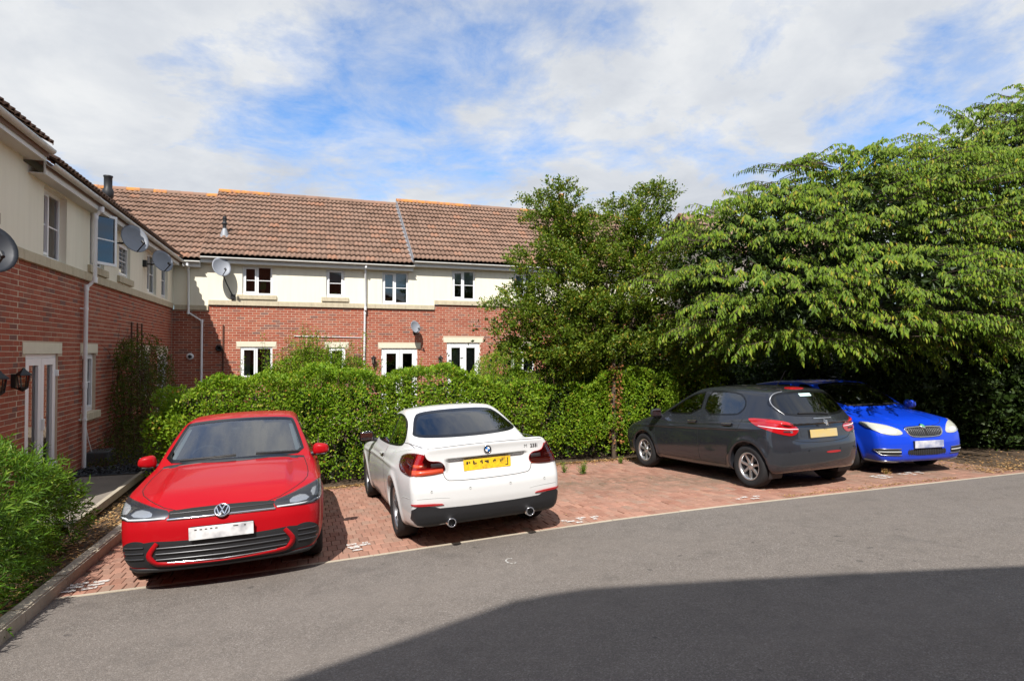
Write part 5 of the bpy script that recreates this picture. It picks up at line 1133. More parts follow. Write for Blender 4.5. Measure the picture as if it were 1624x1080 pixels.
for sg in (-1, 1):
    H = [(.405, 2.0, .655), (.41, 2.0, .712), (.55, 1.95, .740), (.70, 1.85, .780), (.80, 1.70, .812), (.85, 1.58, .818), (.864, 1.6, .765), (.845, 1.72, .69), (.74, 1.85, .650), (.60, 1.93, .646)]; vw = 32
    if sg < 0: H = mirrored(H); vw = -32
    hl = polo.patch('headlight', H, vw, M['lampdark'], .003, .012, .03, 1)
    A = [(.53, 1.97, .668), (.54, 1.96, .712), (.66, 1.88, .738), (.70, 1.86, .685)]; B = [(.725, 1.84, .69), (.725, 1.84, .757), (.83, 1.66, .79), (.845, 1.66, .72)]
    for q in (A, B): polo.patch('reflector_bowl', mirrored(q) if sg < 0 else q, vw, M['reflector'], .006, .006, .02, 1, hl)
    dr = [(.42, 2.0, .66), (.60, 1.94, .66), (.700, 1.87, .660), (.735, 1.85, .674), (.78, 1.8, .676), (.845, 1.7, .73), (.855, 1.6, .78)]; polo.seam(mirrored(dr) if sg < 0 else dr, vw, [.012, .014, .014], M['drl'], hl, 'running_light', .009)
    polo.patch('headlight_lens', H, vw, M['lens'], .011, .004, .03, 1, hl)
    V = [(.60, .255), (.545, .33), (.60, .42), (.62, .475), (.72, .488), (.80, .45), (.825, .37), (.795, .29), (.72, .25)]; vt = polo.patch('bumper_vent', mirrored(V) if sg < 0 else V, 'front', M['blackp'], .004, .012, .03, 2)
    for z in (.43, .38, .33): polo.seam([(sg * .625, z), (sg * .79, z - .005)], 'front', .010, M['lampdark'], vt, 'vent_rib', .012)
    polo.mirror(sg, .66, 1.025, .885, M['red'], (.088, .06, .062))
    polo.seam([(sg * .515, .462), (sg * .575, .385), (sg * .585, .345), (sg * .555, .295), (sg * .50, .270), (sg * .2, .256), (0, .253)], 'front', [.036, .048, .040, .024, .013, .011], M['red'], None, 'bumper_blade', .014, 1)
lg = polo.patch('lower_grille', [(-.64, .480), (-.3, .462), (.3, .462), (.64, .480), (.70, .42), (.70, .30), (.62, .235), (.3, .222), (-.3, .222), (-.62, .235), (-.70, .30), (-.70, .42)], 'front', M['blackp'], .003, .012, .035, 1)
for z in (.415, .365, .315): polo.seam([(-.53, z), (0, z - .004), (.53, z)], 'front', .012, M['lampdark'], lg, 'grille_slat', .012)
polo.seam([(-.48, .285), (0, .27), (.48, .285)], 'front', .005, M['chrome'], lg, 'grille_trim', .012)
polo.seam([(-.80, .222), (-.5, .212), (0, .208), (.5, .212), (.80, .222)], 'front', .055, M['blackp'], None, 'front_splitter', .012)
ug = polo.patch('upper_grille', [(-.43, .655), (.43, .655), (.43, .712), (.25, .722), (0, .726), (-.25, .722), (-.43, .712)], 'front', M['gap'], .003, .01, .03, 0)
for z in (.69,): polo.seam([(-.42, z), (0, z + .006), (.42, z)], 'front', .008, M['lampdark'], ug, 'grille_slat', .008)
polo.seam([(-.44, .648), (0, .652), (.44, .648)], 'front', .016, M['chrome'], ug, 'chrome_strip', .010)
bd = polo.badge_disc(.678, 'front', .06); m = MB(); m.lathe([(0, 0), (.066, 0), (.066, .012), (.058, .016), (0, .016)], 32, 'z'); m.build('badge_disc', M['frit'], bd); m = MB(); m.lathe([(.054, .015), (.055, .020), (.064, .020), (.066, .013)], 36, 'z'); m.build('badge_ring', M['chrome'], bd)
def stroke2(m, pts, w_, z0, z1):
    for (a, b) in zip(pts, pts[1:]):
        a, b = Vector(a), Vector(b); d = (b - a).normalized(); n = Vector((-d.y, d.x)) * w_ / 2; a = a - d * w_ * .2; b = b + d * w_ * .2; q = [a + n, b + n, b - n, a - n]; m.add([(p.x, p.y, z0) for p in q] + [(p.x, p.y, z1) for p in q], [(0, 1, 2, 3), (7, 6, 5, 4), (0, 4, 5, 1), (1, 5, 6, 2), (2, 6, 7, 3), (3, 7, 4, 0)])
m = MB(); stroke2(m, [(-.024, .049), (0, .006), (.024, .049)], .008, .015, .019); stroke2(m, [(-.046, .028), (-.022, -.042), (0, .0), (.022, -.042), (.046, .028)], .008, .015, .0185); m.build('badge_letters', M['chrome'], bd)
polo.plate(.520, 'front', 'platew', .10, [(-.205 + .041 * k, .034, .018, .008) for k in (0, 1, 2, 3, 4)] + [(.115, .036, .04, .007), (.19, .034, .012, .010)], .02)
for sg in (-1, 1): polo.seam([(sg * .60 - .05, 1.02), (sg * .10 - .1, 1.04)], 'front', .016, M['blackp'], None, 'wiper', .016)
for sg in (-1, 1): polo.patch('pillar_trim', [(sg * .665, 1.05), (sg * .575, 1.33), (sg * .535, 1.335), (sg * .62, 1.045)], 'front', M['trimp'], -.03, .004, .05, 0)
polo.patch('mirror_pod', [(-.05, 1.335), (-.05, 1.375), (.05, 1.375), (.05, 1.335)], 'front', M['blackp'], -.01, .02, .04, 1)
m = MB(); m.tube([(0, .12, 1.27), (0, .02, 1.38)], .012, 6); m.bevbox((-.11, .08, 1.24), (.11, .12, 1.30), .02); m.build('rear_view_mirror', M['blackp'], polo.root)
polo.cabin(.80, .99, .05); wheels(polo, dict(n=5, twin=.16, w=(.045, .05), mat='alloy')); polo.finish(); polo.place(-.66, 8.05, 180)
# ================= white coupe
cb = dict(wb=2.69, rt=.318, arch=.352, tread=.865, ymin=-2.45, ymax=2.3, F=[(.15, 1.98), (.3, 2.10), (.5, 2.135), (.62, 2.12), (.72, 2.05)], R=[(.16, -2.13), (.26, -2.20), (.36, -2.255), (.50, -2.285), (.62, -2.29), (.72, -2.265), (.82, -2.245), (.92, -2.235), (1.0, -2.235), (1.05, -2.255), (1.12, -2.25)],
    T=[(2.1, .66), (1.9, .76), (1.5, .85), (1.1, .91), (.7, .95), (0, .925), (-1.0, .95), (-1.45, 1.0), (-1.8, 1.035), (-2.1, 1.06), (-2.25, 1.075)], W=[(2.1, .78), (1.7, .85), (1.3, .878), (.4, .862), (-.6, .87), (-1.3, .888), (-1.8, .868), (-2.1, .83), (-2.3, .80)], tuck=[(.10, .12), (.2, .06), (.3, .028), (.45, .008), (.62, 0), (.72, .004), (.80, .022), (.86, .045), (.95, .085), (1.05, .15)], zb=[(2.1, .2), (1.6, .17), (0, .16), (-1.6, .18), (-2.1, .24), (-2.3, .28)],
    roof=[(.9, 1.1), (.3, 1.305), (0, 1.365), (-.4, 1.412), (-.8, 1.405), (-1.2, 1.33), (-1.7, 1.2)], wcan=[(1.0, .74), (.4, .78), (-.6, .785), (-1.2, .74), (-1.6, .68), (-1.9, .60)], belt=[(1, .93), (-.5, .945), (-1.7, 1.0)], tumble=.50, rcrown=.09, ws=((.88, .95), (-.10, 1.40), .18), rw=((-1.80, 1.015), (-.82, 1.415), .15), fbow=.17, rbow=.075, crown=[(2.1, .02), (.8, .05), (-1.5, .03), (-2.2, .02)], crease=lambda y: .775 - .012 * y, tw=.235, wall=.088, kst=.048, kfs=.068, kws=.05,
    rmod=lambda a, z: .045 * sstep(.47, .40, a) * sstep(.735, .79, z) * sstep(.925, .895, z))
bmw = Car('white_coupe', 'white two-door coupe parked nose in between the red car and an empty bay', cb, M['whitep'])
bmw.panel('rear_bumper', [(-1, .1), (1, .1), (1, .775), (.5, .775), (.45, .70), (-.45, .70), (-.5, .775), (-1, .775)], 'rear', lambda C: C[:, 1] < -1.72)
bmw.panel('boot_lid', [(-.46, .70), (.46, .70), (.48, .8), (.66, .95), (.68, 1.2), (-.68, 1.2), (-.66, .95), (-.48, .8)], 'rear', lambda C: (C[:, 1] < -1.80) & (C[:, 2] < 1.10)); bmw.panel('bonnet', [(-.68, .85), (.68, .85), (.72, 1.6), (.5, 2.0), (-.5, 2.0), (-.72, 1.6)], 'top', lambda C: C[:, 2] > .7)
SW = [(.60, .958), (.30, 1.135), (.02, 1.275), (-.35, 1.335), (-.75, 1.325), (-1.05, 1.255), (-1.26, 1.12), (-1.30, 1.02), (-1.18, .985), (-.4, .958)]
for sg, nm in ((-1, 'left'), (1, 'right')):
    bmw.panel('door', [(.86, .24), (.84, .7), (.68, .945), (-.56, .945), (-.62, .6), (-.60, .24)], nm); bmw.seam([(.87, .25), (.86, .7), (.70, .94)], nm); bmw.seam([(-.56, .945), (-.60, .72), (-.66, .5), (-.62, .25)], nm, .007); bmw.glass(SW, nm, 'side_window', .024, glass='carglass'); bmw.seam([(-.55, 1.0), (-.50, 1.315)], nm, .05, M['frit'], None, 'window_pillar', .004)
    bmw.seam([(.85, .245), (-.75, .245)], nm, .012, M['gap'], None, 'sill_line', .002); dh = bmw.seam([(-.28, .835), (-.50, .84)], nm, .03, M['whitep'], None, 'door_handle', .022); bmw.seam([(-.27, .822), (-.51, .826)], nm, .012, M['gap'], dh, 'handle_recess', .003)
bmw.glass([(-.635, 1.095), (-.595, 1.17), (-.53, 1.29), (-.45, 1.352), (0, 1.368), (.45, 1.352), (.53, 1.29), (.595, 1.17), (.635, 1.095), (.3, 1.078), (-.3, 1.078)], 'rear', 'rear_window', .028, glass='privacy'); bmw.glass([(-.62, .985), (-.5, 1.33), (.5, 1.33), (.62, .985)], 'front', 'windscreen', .035, glass='carglass')
bmw.seam([(-.66, .99), (-.655, .93), (-.60, .90), (-.49, .80), (-.47, .73), (-.42, .70), (0, .692), (.42, .70), (.47, .73), (.49, .80), (.60, .90), (.655, .93), (.66, .99)], 'rear', .006, rnd=1); bmw.seam([(-.70, 1.035), (-.35, 1.05), (0, 1.055), (.35, 1.05), (.70, 1.035)], 'rear', .007, M['alloyd'], None, 'boot_lip_line', .002, 2); bmw.seam([(-.42, .912), (0, .916), (.42, .912)], 'rear', .010, M['gap'], None, 'boot_ledge_shade', .002)  # dark strip above the plate paints the shade under the boot ledge
TL = [(.455, -2.2, .795), (.45, -2.2, .86), (.50, -2.2, .908), (.60, -2.2, .912), (.635, -2.18, .94), (.645, -2.17, .99), (.74, -2.1, .99), (.84, -1.95, .968), (.885, -1.82, .93), (.895, -1.80, .86), (.88, -1.85, .80), (.80, -2.05, .778), (.6, -2.2, .772)]
for sg in (-1, 1):
    vw = 180 - 26 * sg; q = (lambda p: mirrored(p)) if sg < 0 else (lambda p: p)
    tl = bmw.patch('tail_light', q(TL), vw, M['darkred'], .006, .014, .028, 2); bmw.seam(q([(.47, -2.2, .812), (.62, -2.2, .800), (.78, -2.08, .803), (.855, -1.93, .83), (.878, -1.84, .88), (.86, -1.88, .935)]), vw, [.048, .056, .062, .040], M['redbar'], tl, 'light_bar', .009, 2)
    bmw.seam(q([(.635, -2.18, .865), (.76, -2.1, .868), (.815, -1.99, .90)]), vw, [.030, .036, .016], M['redbar'], tl, 'light_bar', .009, 1); bmw.seam(q([(.475, -2.2, .868), (.60, -2.2, .866)]), vw, .038, M['whitelens'], tl, 'reversing_light', .009); bmw.patch('tail_light_lens', q(TL), vw, M['lens'], .013, .004, .035, 2, tl)
    bmw.patch('rear_reflector', q([(.46, -2.2, .470), (.50, -2.2, .492), (.78, -2.1, .505), (.78, -2.1, .482)]), vw, M['redlens'], .010, .012, .03, 1); bmw.seam(q([(.40, -2.2, .535), (.50, -2.2, .548), (.74, -2.1, .552), (.86, -1.9, .54), (.875, -1.85, .50), (.872, -1.85, .40)]), vw, [.003, .007, .007, .004], M['trimp'], None, 'bumper_crease', .001, 2)
    m = MB(); m.lathe([(.030, -.10), (.036, .055), (.040, .062), (.046, .058), (.047, -.10)], 24, 'y'); o = m.build('exhaust_tip', M['chrome'], bmw.root); o.location = (sg * .43, -2.215, .285); o.rotation_euler = (0, 0, math.pi); m = MB(); m.lathe([(0, .0), (.036, .0)], 20, 'y'); m.build('exhaust_bore', M['gap'], o); bmw.mirror(sg, .56, .995, .915, M['frit'], (.10, .065, .07))
bmw.patch('rear_diffuser', [(-.81, -1.85, .29), (-.81, -1.85, .485), (-.6, -2.2, .462), (-.52, -2.2, .435), (.52, -2.2, .435), (.6, -2.2, .462), (.81, -1.85, .485), (.81, -1.85, .29), (.6, -2.1, .235), (-.6, -2.1, .235)], 'rear', M['blackp'], .006, .016, .03, 1)
for x in (-.62, -.22, .22, .62): P_, N_ = bmw.on([(x, .615)], 'rear'); m = MB(); m.lathe([(0, 0), (.011, 0), (.012, -.004)], 14, 'y'); o = m.build('parking_sensor', M['trimp'], bmw.root, fix=False); o.location = P_[0] + N_[0] * .0015; o.rotation_euler = (0, 0, 0)
bd = bmw.badge_disc(.985, 'rear', .04); m = MB(); m.lathe([(0, 0), (.041, 0), (.041, .006), (.036, .008), (0, .008)], 32, 'z'); m.build('badge_disc', M['frit'], bd); m = MB(); m.lathe([(.037, .007), (.038, .010), (.042, .009), (.042, .004)], 32, 'z'); m.build('badge_ring', M['chrome'], bd)
for k in range(4): m = MB(); n = 8; m.add([(0, 0, .0085)] + [(.026 * math.cos(math.pi / 2 * (k + j / n)), .026 * math.sin(math.pi / 2 * (k + j / n)), .0085) for j in range(n + 1)], [(0, j + 1, j + 2) for j in range(n)]); m.build('badge_quarter', M['logoblue'] if k % 2 else M['white'], bd, fix=False)
P_, N_ = bmw.on([(.50, .972)], 'rear'); q_ = Vector(N_[0]).to_track_quat('Z', 'Y').to_euler(); text_part('235i', .052, M['alloyd'], bmw.root, tuple(P_[0] + N_[0] * .003 + np.array((.035, 0, -.015))), q_, 'model_badge')
mb = text_part('M', .052, M['alloyd'], bmw.root, tuple(P_[0] + N_[0] * .003 + np.array((-.062, 0, -.015))), q_, 'model_badge')
gl = []; _pr = random.Random(4)
for x_ in (-.205, -.14, -.075, -.01, .085, .15):
    for q in range(3): gl.append((x_ + _pr.uniform(-.02, .02), .030 - _pr.uniform(0, .022), _pr.uniform(.007, .018), _pr.uniform(.012, .034)))
bmw.plate(.835, 'rear', 'platey', -.02, gl + [(.225, .0, .010, .076), (.210, -.034, .024, .010)], .0)
bmw.cabin(.72, .93, -.12); wheels(bmw, dict(n=5, twin=.17, w=(.036, .034), mat='alloyd', rot=.3)); bmw.finish(); bmw.place(1.83, 8.36, 1.2)
# ================= dark grey hatchback
cp = dict(wb=2.538, rt=.308, arch=.345, tread=.85, ymin=-2.0, ymax=2.25, F=[(.15, 1.95), (.3, 2.06), (.5, 2.09), (.62, 2.07), (.72, 1.98)], R=[(.16, -1.72), (.26, -1.80), (.38, -1.85), (.52, -1.872), (.62, -1.868), (.72, -1.845), (.85, -1.835), (1.0, -1.80), (1.1, -1.74)],
    T=[(2.1, .62), (1.9, .72), (1.6, .82), (1.3, .91), (1.0, .99), (.7, 1.0), (.2, .95), (-1.0, 1.0), (-1.85, 1.04)], W=[(2.1, .77), (1.7, .83), (1.3, .862), (0, .855), (-1.2, .872), (-1.5, .865), (-1.75, .83), (-1.9, .79)], tuck=TUCK, zb=[(2.1, .22), (1.6, .2), (0, .18), (-1.5, .21), (-1.87, .27)],
    roof=[(1.0, 1.12), (.4, 1.36), (.1, 1.425), (-.3, 1.462), (-.9, 1.45), (-1.4, 1.40), (-1.75, 1.345)], wcan=[(1.1, .74), (.5, .775), (-.6, .79), (-1.2, .765), (-1.6, .70), (-1.9, .62)], belt=[(1, .95), (-.3, .97), (-1.8, 1.03)], tumble=.46, rcrown=.085, ws=((1.06, .985), (.10, 1.435), .17), rw=((-1.84, .99), (-1.50, 1.40), .20), fbow=.17, rbow=.13, crown=[(2.1, .02), (.8, .05), (-2, .05)], crease=lambda y: .80 - .03 * y, tw=.20, kfs=.12, kws=.05)
peu = Car('grey_hatchback', 'dark grey hatchback with silver spoked wheels parked nose in at the hedge', cp, M['greyp'])
peu.panel('rear_bumper', [(-1, .1), (1, .1), (1, .76), (.62, .70), (.4, .655), (-.4, .655), (-.62, .70), (-1, .76)], 'rear', lambda C: C[:, 1] < -1.45); peu.panel('tailgate', [(-.42, .655), (.42, .655), (.62, .72), (.66, 1.0), (.58, 1.40), (-.58, 1.40), (-.66, 1.0), (-.62, .72)], 'rear', lambda C: C[:, 1] < -1.42)
for sg, nm in ((-1, 'left'), (1, 'right')):
    peu.panel('front_door', [(.92, .27), (.88, .8), (.78, .97), (-.20, .99), (-.22, .27)], nm); peu.panel('rear_door', [(-.22, .27), (-.20, .99), (-1.12, 1.02), (-1.05, .72), (-.86, .45), (-.84, .27)], nm)
    peu.seam([(.94, .29), (.92, .7), (.84, .95)], nm); peu.seam([(-.225, .285), (-.21, .96)], nm); peu.seam([(-.80, .285), (-.84, .42), (-.98, .62), (-1.08, .78), (-1.14, .98)], nm, .006, rnd=1); peu.seam([(.93, .285), (-.80, .285)], nm, .006)
    peu.glass([(.74, .985), (.45, 1.14), (.12, 1.315), (-.16, 1.36), (-.19, 1.365), (-.19, .998)], nm, 'side_window', .022, rnd=1); peu.glass([(-.27, 1.0), (-.26, 1.368), (-.6, 1.375), (-.95, 1.35), (-1.10, 1.26), (-1.14, 1.14), (-1.05, 1.035), (-.9, 1.015)], nm, 'side_window', .022, rnd=1)
    for (a, b) in ((.02, -.17), (-.78, -.97)): dh = peu.seam([(a, .875), (b, .88)], nm, .028, M['greyp'], None, 'door_handle', .022); peu.seam([(a + .01, .892), (b - .01, .897)], nm, .006, M['chrome'], dh, 'handle_trim', .023)
    peu.mirror(sg, .80, 1.0, .905, M['greyp'], (.095, .065, .07))
peu.glass([(-.60, 1.045), (-.66, 1.14), (-.60, 1.28), (-.50, 1.345), (0, 1.362), (.50, 1.345), (.60, 1.28), (.66, 1.14), (.60, 1.045), (.3, 1.01), (-.3, 1.01)], 'rear', 'rear_window', .03, glass='privacy'); peu.glass([(-.62, 1.02), (-.5, 1.37), (.5, 1.37), (.62, 1.02)], 'front', 'windscreen', .035)
peu.seam([(-.66, .99), (-.64, .86), (-.60, .74), (-.45, .668), (0, .652), (.45, .668), (.60, .74), (.64, .86), (.66, .99)], 'rear', .007, rnd=2)
PL = [(.455, -1.85, .815), (.47, -1.85, .865), (.55, -1.82, .93), (.66, -1.75, .968), (.78, -1.62, .985), (.87, -1.40, .995), (.875, -1.38, .965), (.86, -1.45, .90), (.80, -1.6, .84), (.68, -1.75, .78), (.54, -1.83, .752)]
for sg in (-1, 1):
    vw = 180 - 36 * sg; q = (lambda p: mirrored(p)) if sg < 0 else (lambda p: p); tl = peu.patch('tail_light', q(PL), vw, M['redlens'], .006, .014, .03, 2)
    peu.seam(q([(.53, -1.83, .90), (.66, -1.75, .935), (.80, -1.6, .955)]), vw, [.02, .035, .012], M['redlit'], tl, 'light_bar', .009, 1); peu.seam(q([(.465, -1.85, .845), (.62, -1.78, .852), (.84, -1.5, .895)]), vw, [.006, .012, .006], M['drl'], tl, 'light_divider', .010, 1); peu.seam(q([(.56, -1.83, .815), (.66, -1.76, .82)]), vw, .022, M['lampdark'], tl, 'indicator', .009)
    for x in (.30, .62): P_, N_ = peu.on([(sg * x, .545)], 'rear'); m = MB(); m.lathe([(0, 0), (.011, 0), (.012, -.004)], 14, 'y'); o = m.build('parking_sensor', M['greyp'], peu.root); o.location = P_[0] + N_[0] * .0015
peu.patch('rear_reflector', [(.02, .495), (.02, .525), (.30, .525), (.30, .495)], 'rear', M['redlens'], .006, .012, .03, 1); peu.patch('stop_light', [(-.14, 1.385), (-.14, 1.41), (.14, 1.41), (.14, 1.385)], 'rear', M['redlit'], .010, .02, .03, 1); peu.patch('window_sticker', [(-.12, 1.285), (-.12, 1.325), (.10, 1.325), (.10, 1.285)], 'rear', M['sticker'], .004, .003, .04, 0)
peu.seam([(-.565, 1.045), (-.622, 1.12), (-.628, 1.19), (-.592, 1.28), (-.51, 1.338), (-.35, 1.362)], 'rear', [.004, .012, .013, .012, .006], M['alloy'], None, 'window_edge_glint', .006, 2); peu.seam([(-.36, 1.055), (.02, 1.045), (.16, 1.03)], 'rear', .016, M['blackp'], None, 'rear_wiper', .018); peu.seam([(-.17, .985), (.17, .985)], 'rear', .018, M['chrome'], None, 'tailgate_trim', .006); peu.patch('plate_recess', [(-.40, .70), (-.40, .86), (.40, .86), (.40, .70)], 'rear', M['greyp'], .002, .006, .05, 1); peu.plate(.775, 'rear', 'plateb', -.08)  # silver strip along the rear window paints a bright reflection on the body edge
P_, N_ = peu.on([(0, .925)], 'rear'); em = empty('badge', P_[0] + N_[0] * .004, 0, peu.root); em.rotation_euler = Vector(N_[0]).to_track_quat('Z', 'Y').to_euler(); m = MB()
for st in ([(-.012, -.042), (-.006, -.012), (.004, .012), (-.006, .032), (-.024, .038)], [(.004, .012), (.026, .024), (.036, .014)], [(-.002, -.004), (.022, -.004), (.030, -.018)], [(-.006, -.014), (.016, -.030), (.022, -.044)], [(-.012, -.014), (-.034, -.002), (-.030, .018)]): stroke2(m, st, .010, 0, .005)
m.build('badge_figure', M['chrome'], em); text_part('208', .045, M['alloy'], peu.root, tuple(peu.on([(-.54, .80)], 'rear')[0][0] + np.array((0, -.006, 0))), (rad(84), 0, 0), 'model_badge')
m = MB(); m.tube([(0, -1.05, 1.43), (0, -1.14, 1.52), (0, -1.24, 1.66)], [.008, .005, .003], 6); m.build('aerial', M['blackp'], peu.root)
peu.cabin(.95, .97, .10); wheels(peu, dict(n=7, w=(.050, .030), mat='alloy', rot=.2)); peu.finish(); peu.place(6.80, 8.52, 4.0)
# ================= blue hatchback
ck = dict(wb=2.451, rt=.298, arch=.335, tread=.81, ymin=-2.05, ymax=2.25, F=[(.15, 1.95), (.22, 2.02), (.32, 2.055), (.48, 2.065), (.6, 2.05), (.7, 2.01), (.8, 1.92)], R=[(.2, -1.84), (.4, -1.92), (.7, -1.92), (1.0, -1.88)],
    T=[(2.08, .70), (1.95, .77), (1.7, .855), (1.35, .925), (1.05, .985), (.8, 1.0), (.2, .97), (-1.9, 1.0)], W=[(2.1, .74), (1.8, .79), (1.4, .815), (0, .82), (-1.2, .815), (-1.9, .76)], tuck=TUCK, zb=[(2.1, .2), (1.6, .18), (0, .17), (-1.9, .25)], roof=[(1.0, 1.13), (.5, 1.36), (.2, 1.44), (-.3, 1.492), (-1.2, 1.482), (-1.8, 1.42)], wcan=[(1.1, .72), (.5, .745), (-1.9, .72)], belt=[(1, .97), (-1.9, 1.0)], tumble=.40, rcrown=.075, ws=((1.10, .99), (.27, 1.45), .15), rw=((-1.9, 1.0), (-1.72, 1.45), .1), fbow=.17, rbow=.1, crown=[(2.1, .02), (1.5, .045), (.8, .05), (-2, .05)], crease=lambda y: .80, tw=.19, kfs=.09, hood=lambda a, y: .012 * sstep(.42, .30, a) * sstep(.9, 1.4, y) * sstep(2.0, 1.8, y))
sko = Car('blue_hatchback', 'bright blue hatchback facing out under the overhanging branches', ck, M['bluep'])
sko.panel('bonnet', [(-.66, .95), (.66, .95), (.68, 1.6), (.35, 1.98), (-.35, 1.98), (-.68, 1.6)], 'top', lambda C: C[:, 2] > .72); sko.panel('front_bumper', [(-1, .1), (1, .1), (1, .66), (.4, .58), (-.4, .58), (-1, .66)], 'front', lambda C: C[:, 1] > 1.65)
for sg, nm in ((-1, 'left'), (1, 'right')):
    sko.glass([(.78, 1.0), (.35, 1.30), (.1, 1.40), (-.2, 1.41), (-.2, 1.0)], nm, 'side_window', .022, rnd=1); sko.glass([(-.28, 1.0), (-.27, 1.41), (-1.0, 1.40), (-1.15, 1.3), (-1.15, 1.03)], nm, 'side_window', .022, rnd=1); sko.seam([(.95, .28), (.92, .7), (.82, .97)], nm); sko.seam([(-.23, .28), (-.22, .97)], nm); sko.panel('front_door', [(.93, .27), (.88, .8), (.78, .99), (-.22, .99), (-.23, .27)], nm); sko.mirror(sg, .86, 1.02, .875, M['bluep'], (.095, .065, .07))
    H = [(.365, 1.98, .622), (.40, 1.97, .685), (.50, 1.91, .742), (.62, 1.82, .782), (.73, 1.68, .806), (.785, 1.55, .815), (.775, 1.62, .765), (.72, 1.80, .69), (.63, 1.88, .635), (.50, 1.94, .612)]; vw = 34 * sg; H = mirrored(H) if sg < 0 else H; q = (lambda p: mirrored(p)) if sg < 0 else (lambda p: p)
    hl = sko.patch('headlight', H, vw, M['fogwhite'], .006, .014, .03, 2); sko.patch('reflector_bowl', q([(.45, 1.95, .635), (.46, 1.95, .69), (.62, 1.86, .715), (.64, 1.86, .655)]), vw, M['whitelens'], .008, .004, .03, 2, hl); sko.patch('headlight_lens', H, vw, M['lens'], .014, .005, .035, 2, hl)
    fg = sko.patch('fog_grille', q([(.43, 2.0, .305), (.43, 2.0, .405), (.72, 1.9, .412), (.765, 1.8, .40), (.70, 1.9, .315)]), vw, M['gap'], .004, .012, .03, 1); sko.seam(q([(.44, 2.0, .36), (.73, 1.88, .365)]), vw, .016, M['trimp'], fg, 'fog_grille_bar', .012); sko.seam(q([(.43, 2.0, .405), (.72, 1.9, .412), (.765, 1.8, .40), (.70, 1.9, .315), (.43, 2.0, .305)]), vw, .010, M['alloyd'], fg, 'fog_grille_rim', .008)
sko.glass([(-.62, 1.03), (-.56, 1.39), (-.3, 1.42), (0, 1.43), (.3, 1.42), (.56, 1.39), (.62, 1.03), (0, 1.01)], 'front', 'windscreen', .034); sko.glass([(-.55, 1.05), (-.52, 1.38), (.52, 1.38), (.55, 1.05)], 'rear', 'rear_window', .03)
gr = sko.patch('grille', [(-.33, .705), (-.18, .718), (0, .722), (.18, .718), (.33, .705), (.30, .62), (.22, .585), (-.22, .585), (-.30, .62)], 'front', M['gap'], .004, .012, .03, 1)
for k in range(-9, 10):
    if abs(k) < 1: continue
    x = k * .033; sko.seam([(x, .60 if abs(x) < .24 else .635), (x * 1.02, .70)], 'front', .010, M['lampdark'], gr, 'grille_bar', .012)
sko.seam([(-.33, .712), (-.18, .726), (0, .730), (.18, .726), (.33, .712)], 'front', .022, M['chrome'], gr, 'grille_surround', .014, 1); sko.seam([(-.335, .70), (-.305, .62), (-.22, .58), (.22, .58), (.305, .62), (.335, .70)], 'front', .014, M['chrome'], gr, 'grille_surround', .012, 1)
bd = sko.badge_disc(.728, 'front', .05); m = MB(); m.lathe([(0, 0), (.050, 0), (.050, .014), (.040, .02), (0, .022)], 28, 'z'); m.build('badge_disc', M['chrome'], bd); m = MB(); m.lathe([(0, .0225), (.034, .0215)], 24, 'z'); m.build('badge_field', M['logogreen'], bd)
lg = sko.patch('lower_grille', [(-.34, .40), (.34, .40), (.35, .30), (-.35, .30)], 'front', M['gap'], .004, .012, .03, 1)
for k in range(-10, 11): sko.seam([(k * .032, .305), (k * .032, .395)], 'front', .008, M['lampdark'], lg, 'grille_bar', .010)
sko.plate(.468, 'front', 'plateg', .06, (), .012); sko.seam([(-.74, .215), (-.4, .19), (0, .185), (.4, .19), (.74, .215)], 'front', .05, M['alloyd'], None, 'front_splitter', .010); sko.seam([(-.66, 1.0), (-.68, 1.5), (-.60, 1.72), (-.38, 1.93), (0, 1.97), (.38, 1.93), (.60, 1.72), (.68, 1.5), (.66, 1.0)], None, .006, top=True, rnd=2)
for sg in (-1, 1): sko.seam([(sg * .55 - .06, 1.03), (sg * .1 - .1, 1.05)], 'front', .016, M['blackp'], None, 'wiper', .016)
sko.cabin(.98, .97, .15); wheels(sko, dict(n=5, w=(.09, .07), mat='alloy')); sko.finish(); sko.place(9.49, 8.93, 172)
# ------------------------------------------------------------------ plants: every leaf is a folded blade of two triangles
NR = np.random.default_rng(11)
def unit(v): return v / np.maximum(np.linalg.norm(v, axis=-1, keepdims=True), 1e-9)
def leaf_mesh(name, base, direc, nrm, ln, wd, fold=.25, droop=.0, lite=False):
    """base (n,3), direc (n,3) unit, nrm (n,3) rough normals, ln/wd (n,)"""
    n = len(base); d = unit(direc); s = unit(np.cross(d, nrm)); u = np.cross(s, d); ln = np.asarray(ln)[:, None]; wd = np.asarray(wd)[:, None]
    mid = base + d * ln * .48 + u * wd * fold; tip = base + d * ln - u * ln * droop
    L_ = mid + s * wd * .5 + u * wd * .0; R_ = mid - s * wd * .5; mid0 = base + d * ln * .48 - u * wd * .06
    if lite:
        v = np.stack([base, L_, tip, R_], 1).reshape(-1, 3); i = np.arange(n)[:, None] * 4; return mesh_np(name, v, np.concatenate([i + [0, 2, 1], i + [0, 3, 2]], 0))
    v = np.stack([base, L_, tip, R_, mid0], 1).reshape(-1, 3); i = np.arange(n)[:, None] * 5
    f = np.concatenate([i + [0, 4, 1], i + [4, 2, 1], i + [0, 3, 4], i + [4, 3, 2]], 0); return mesh_np(name, v, f)
def rnd_dirs(n): return unit(NR.normal(size=(n, 3)))
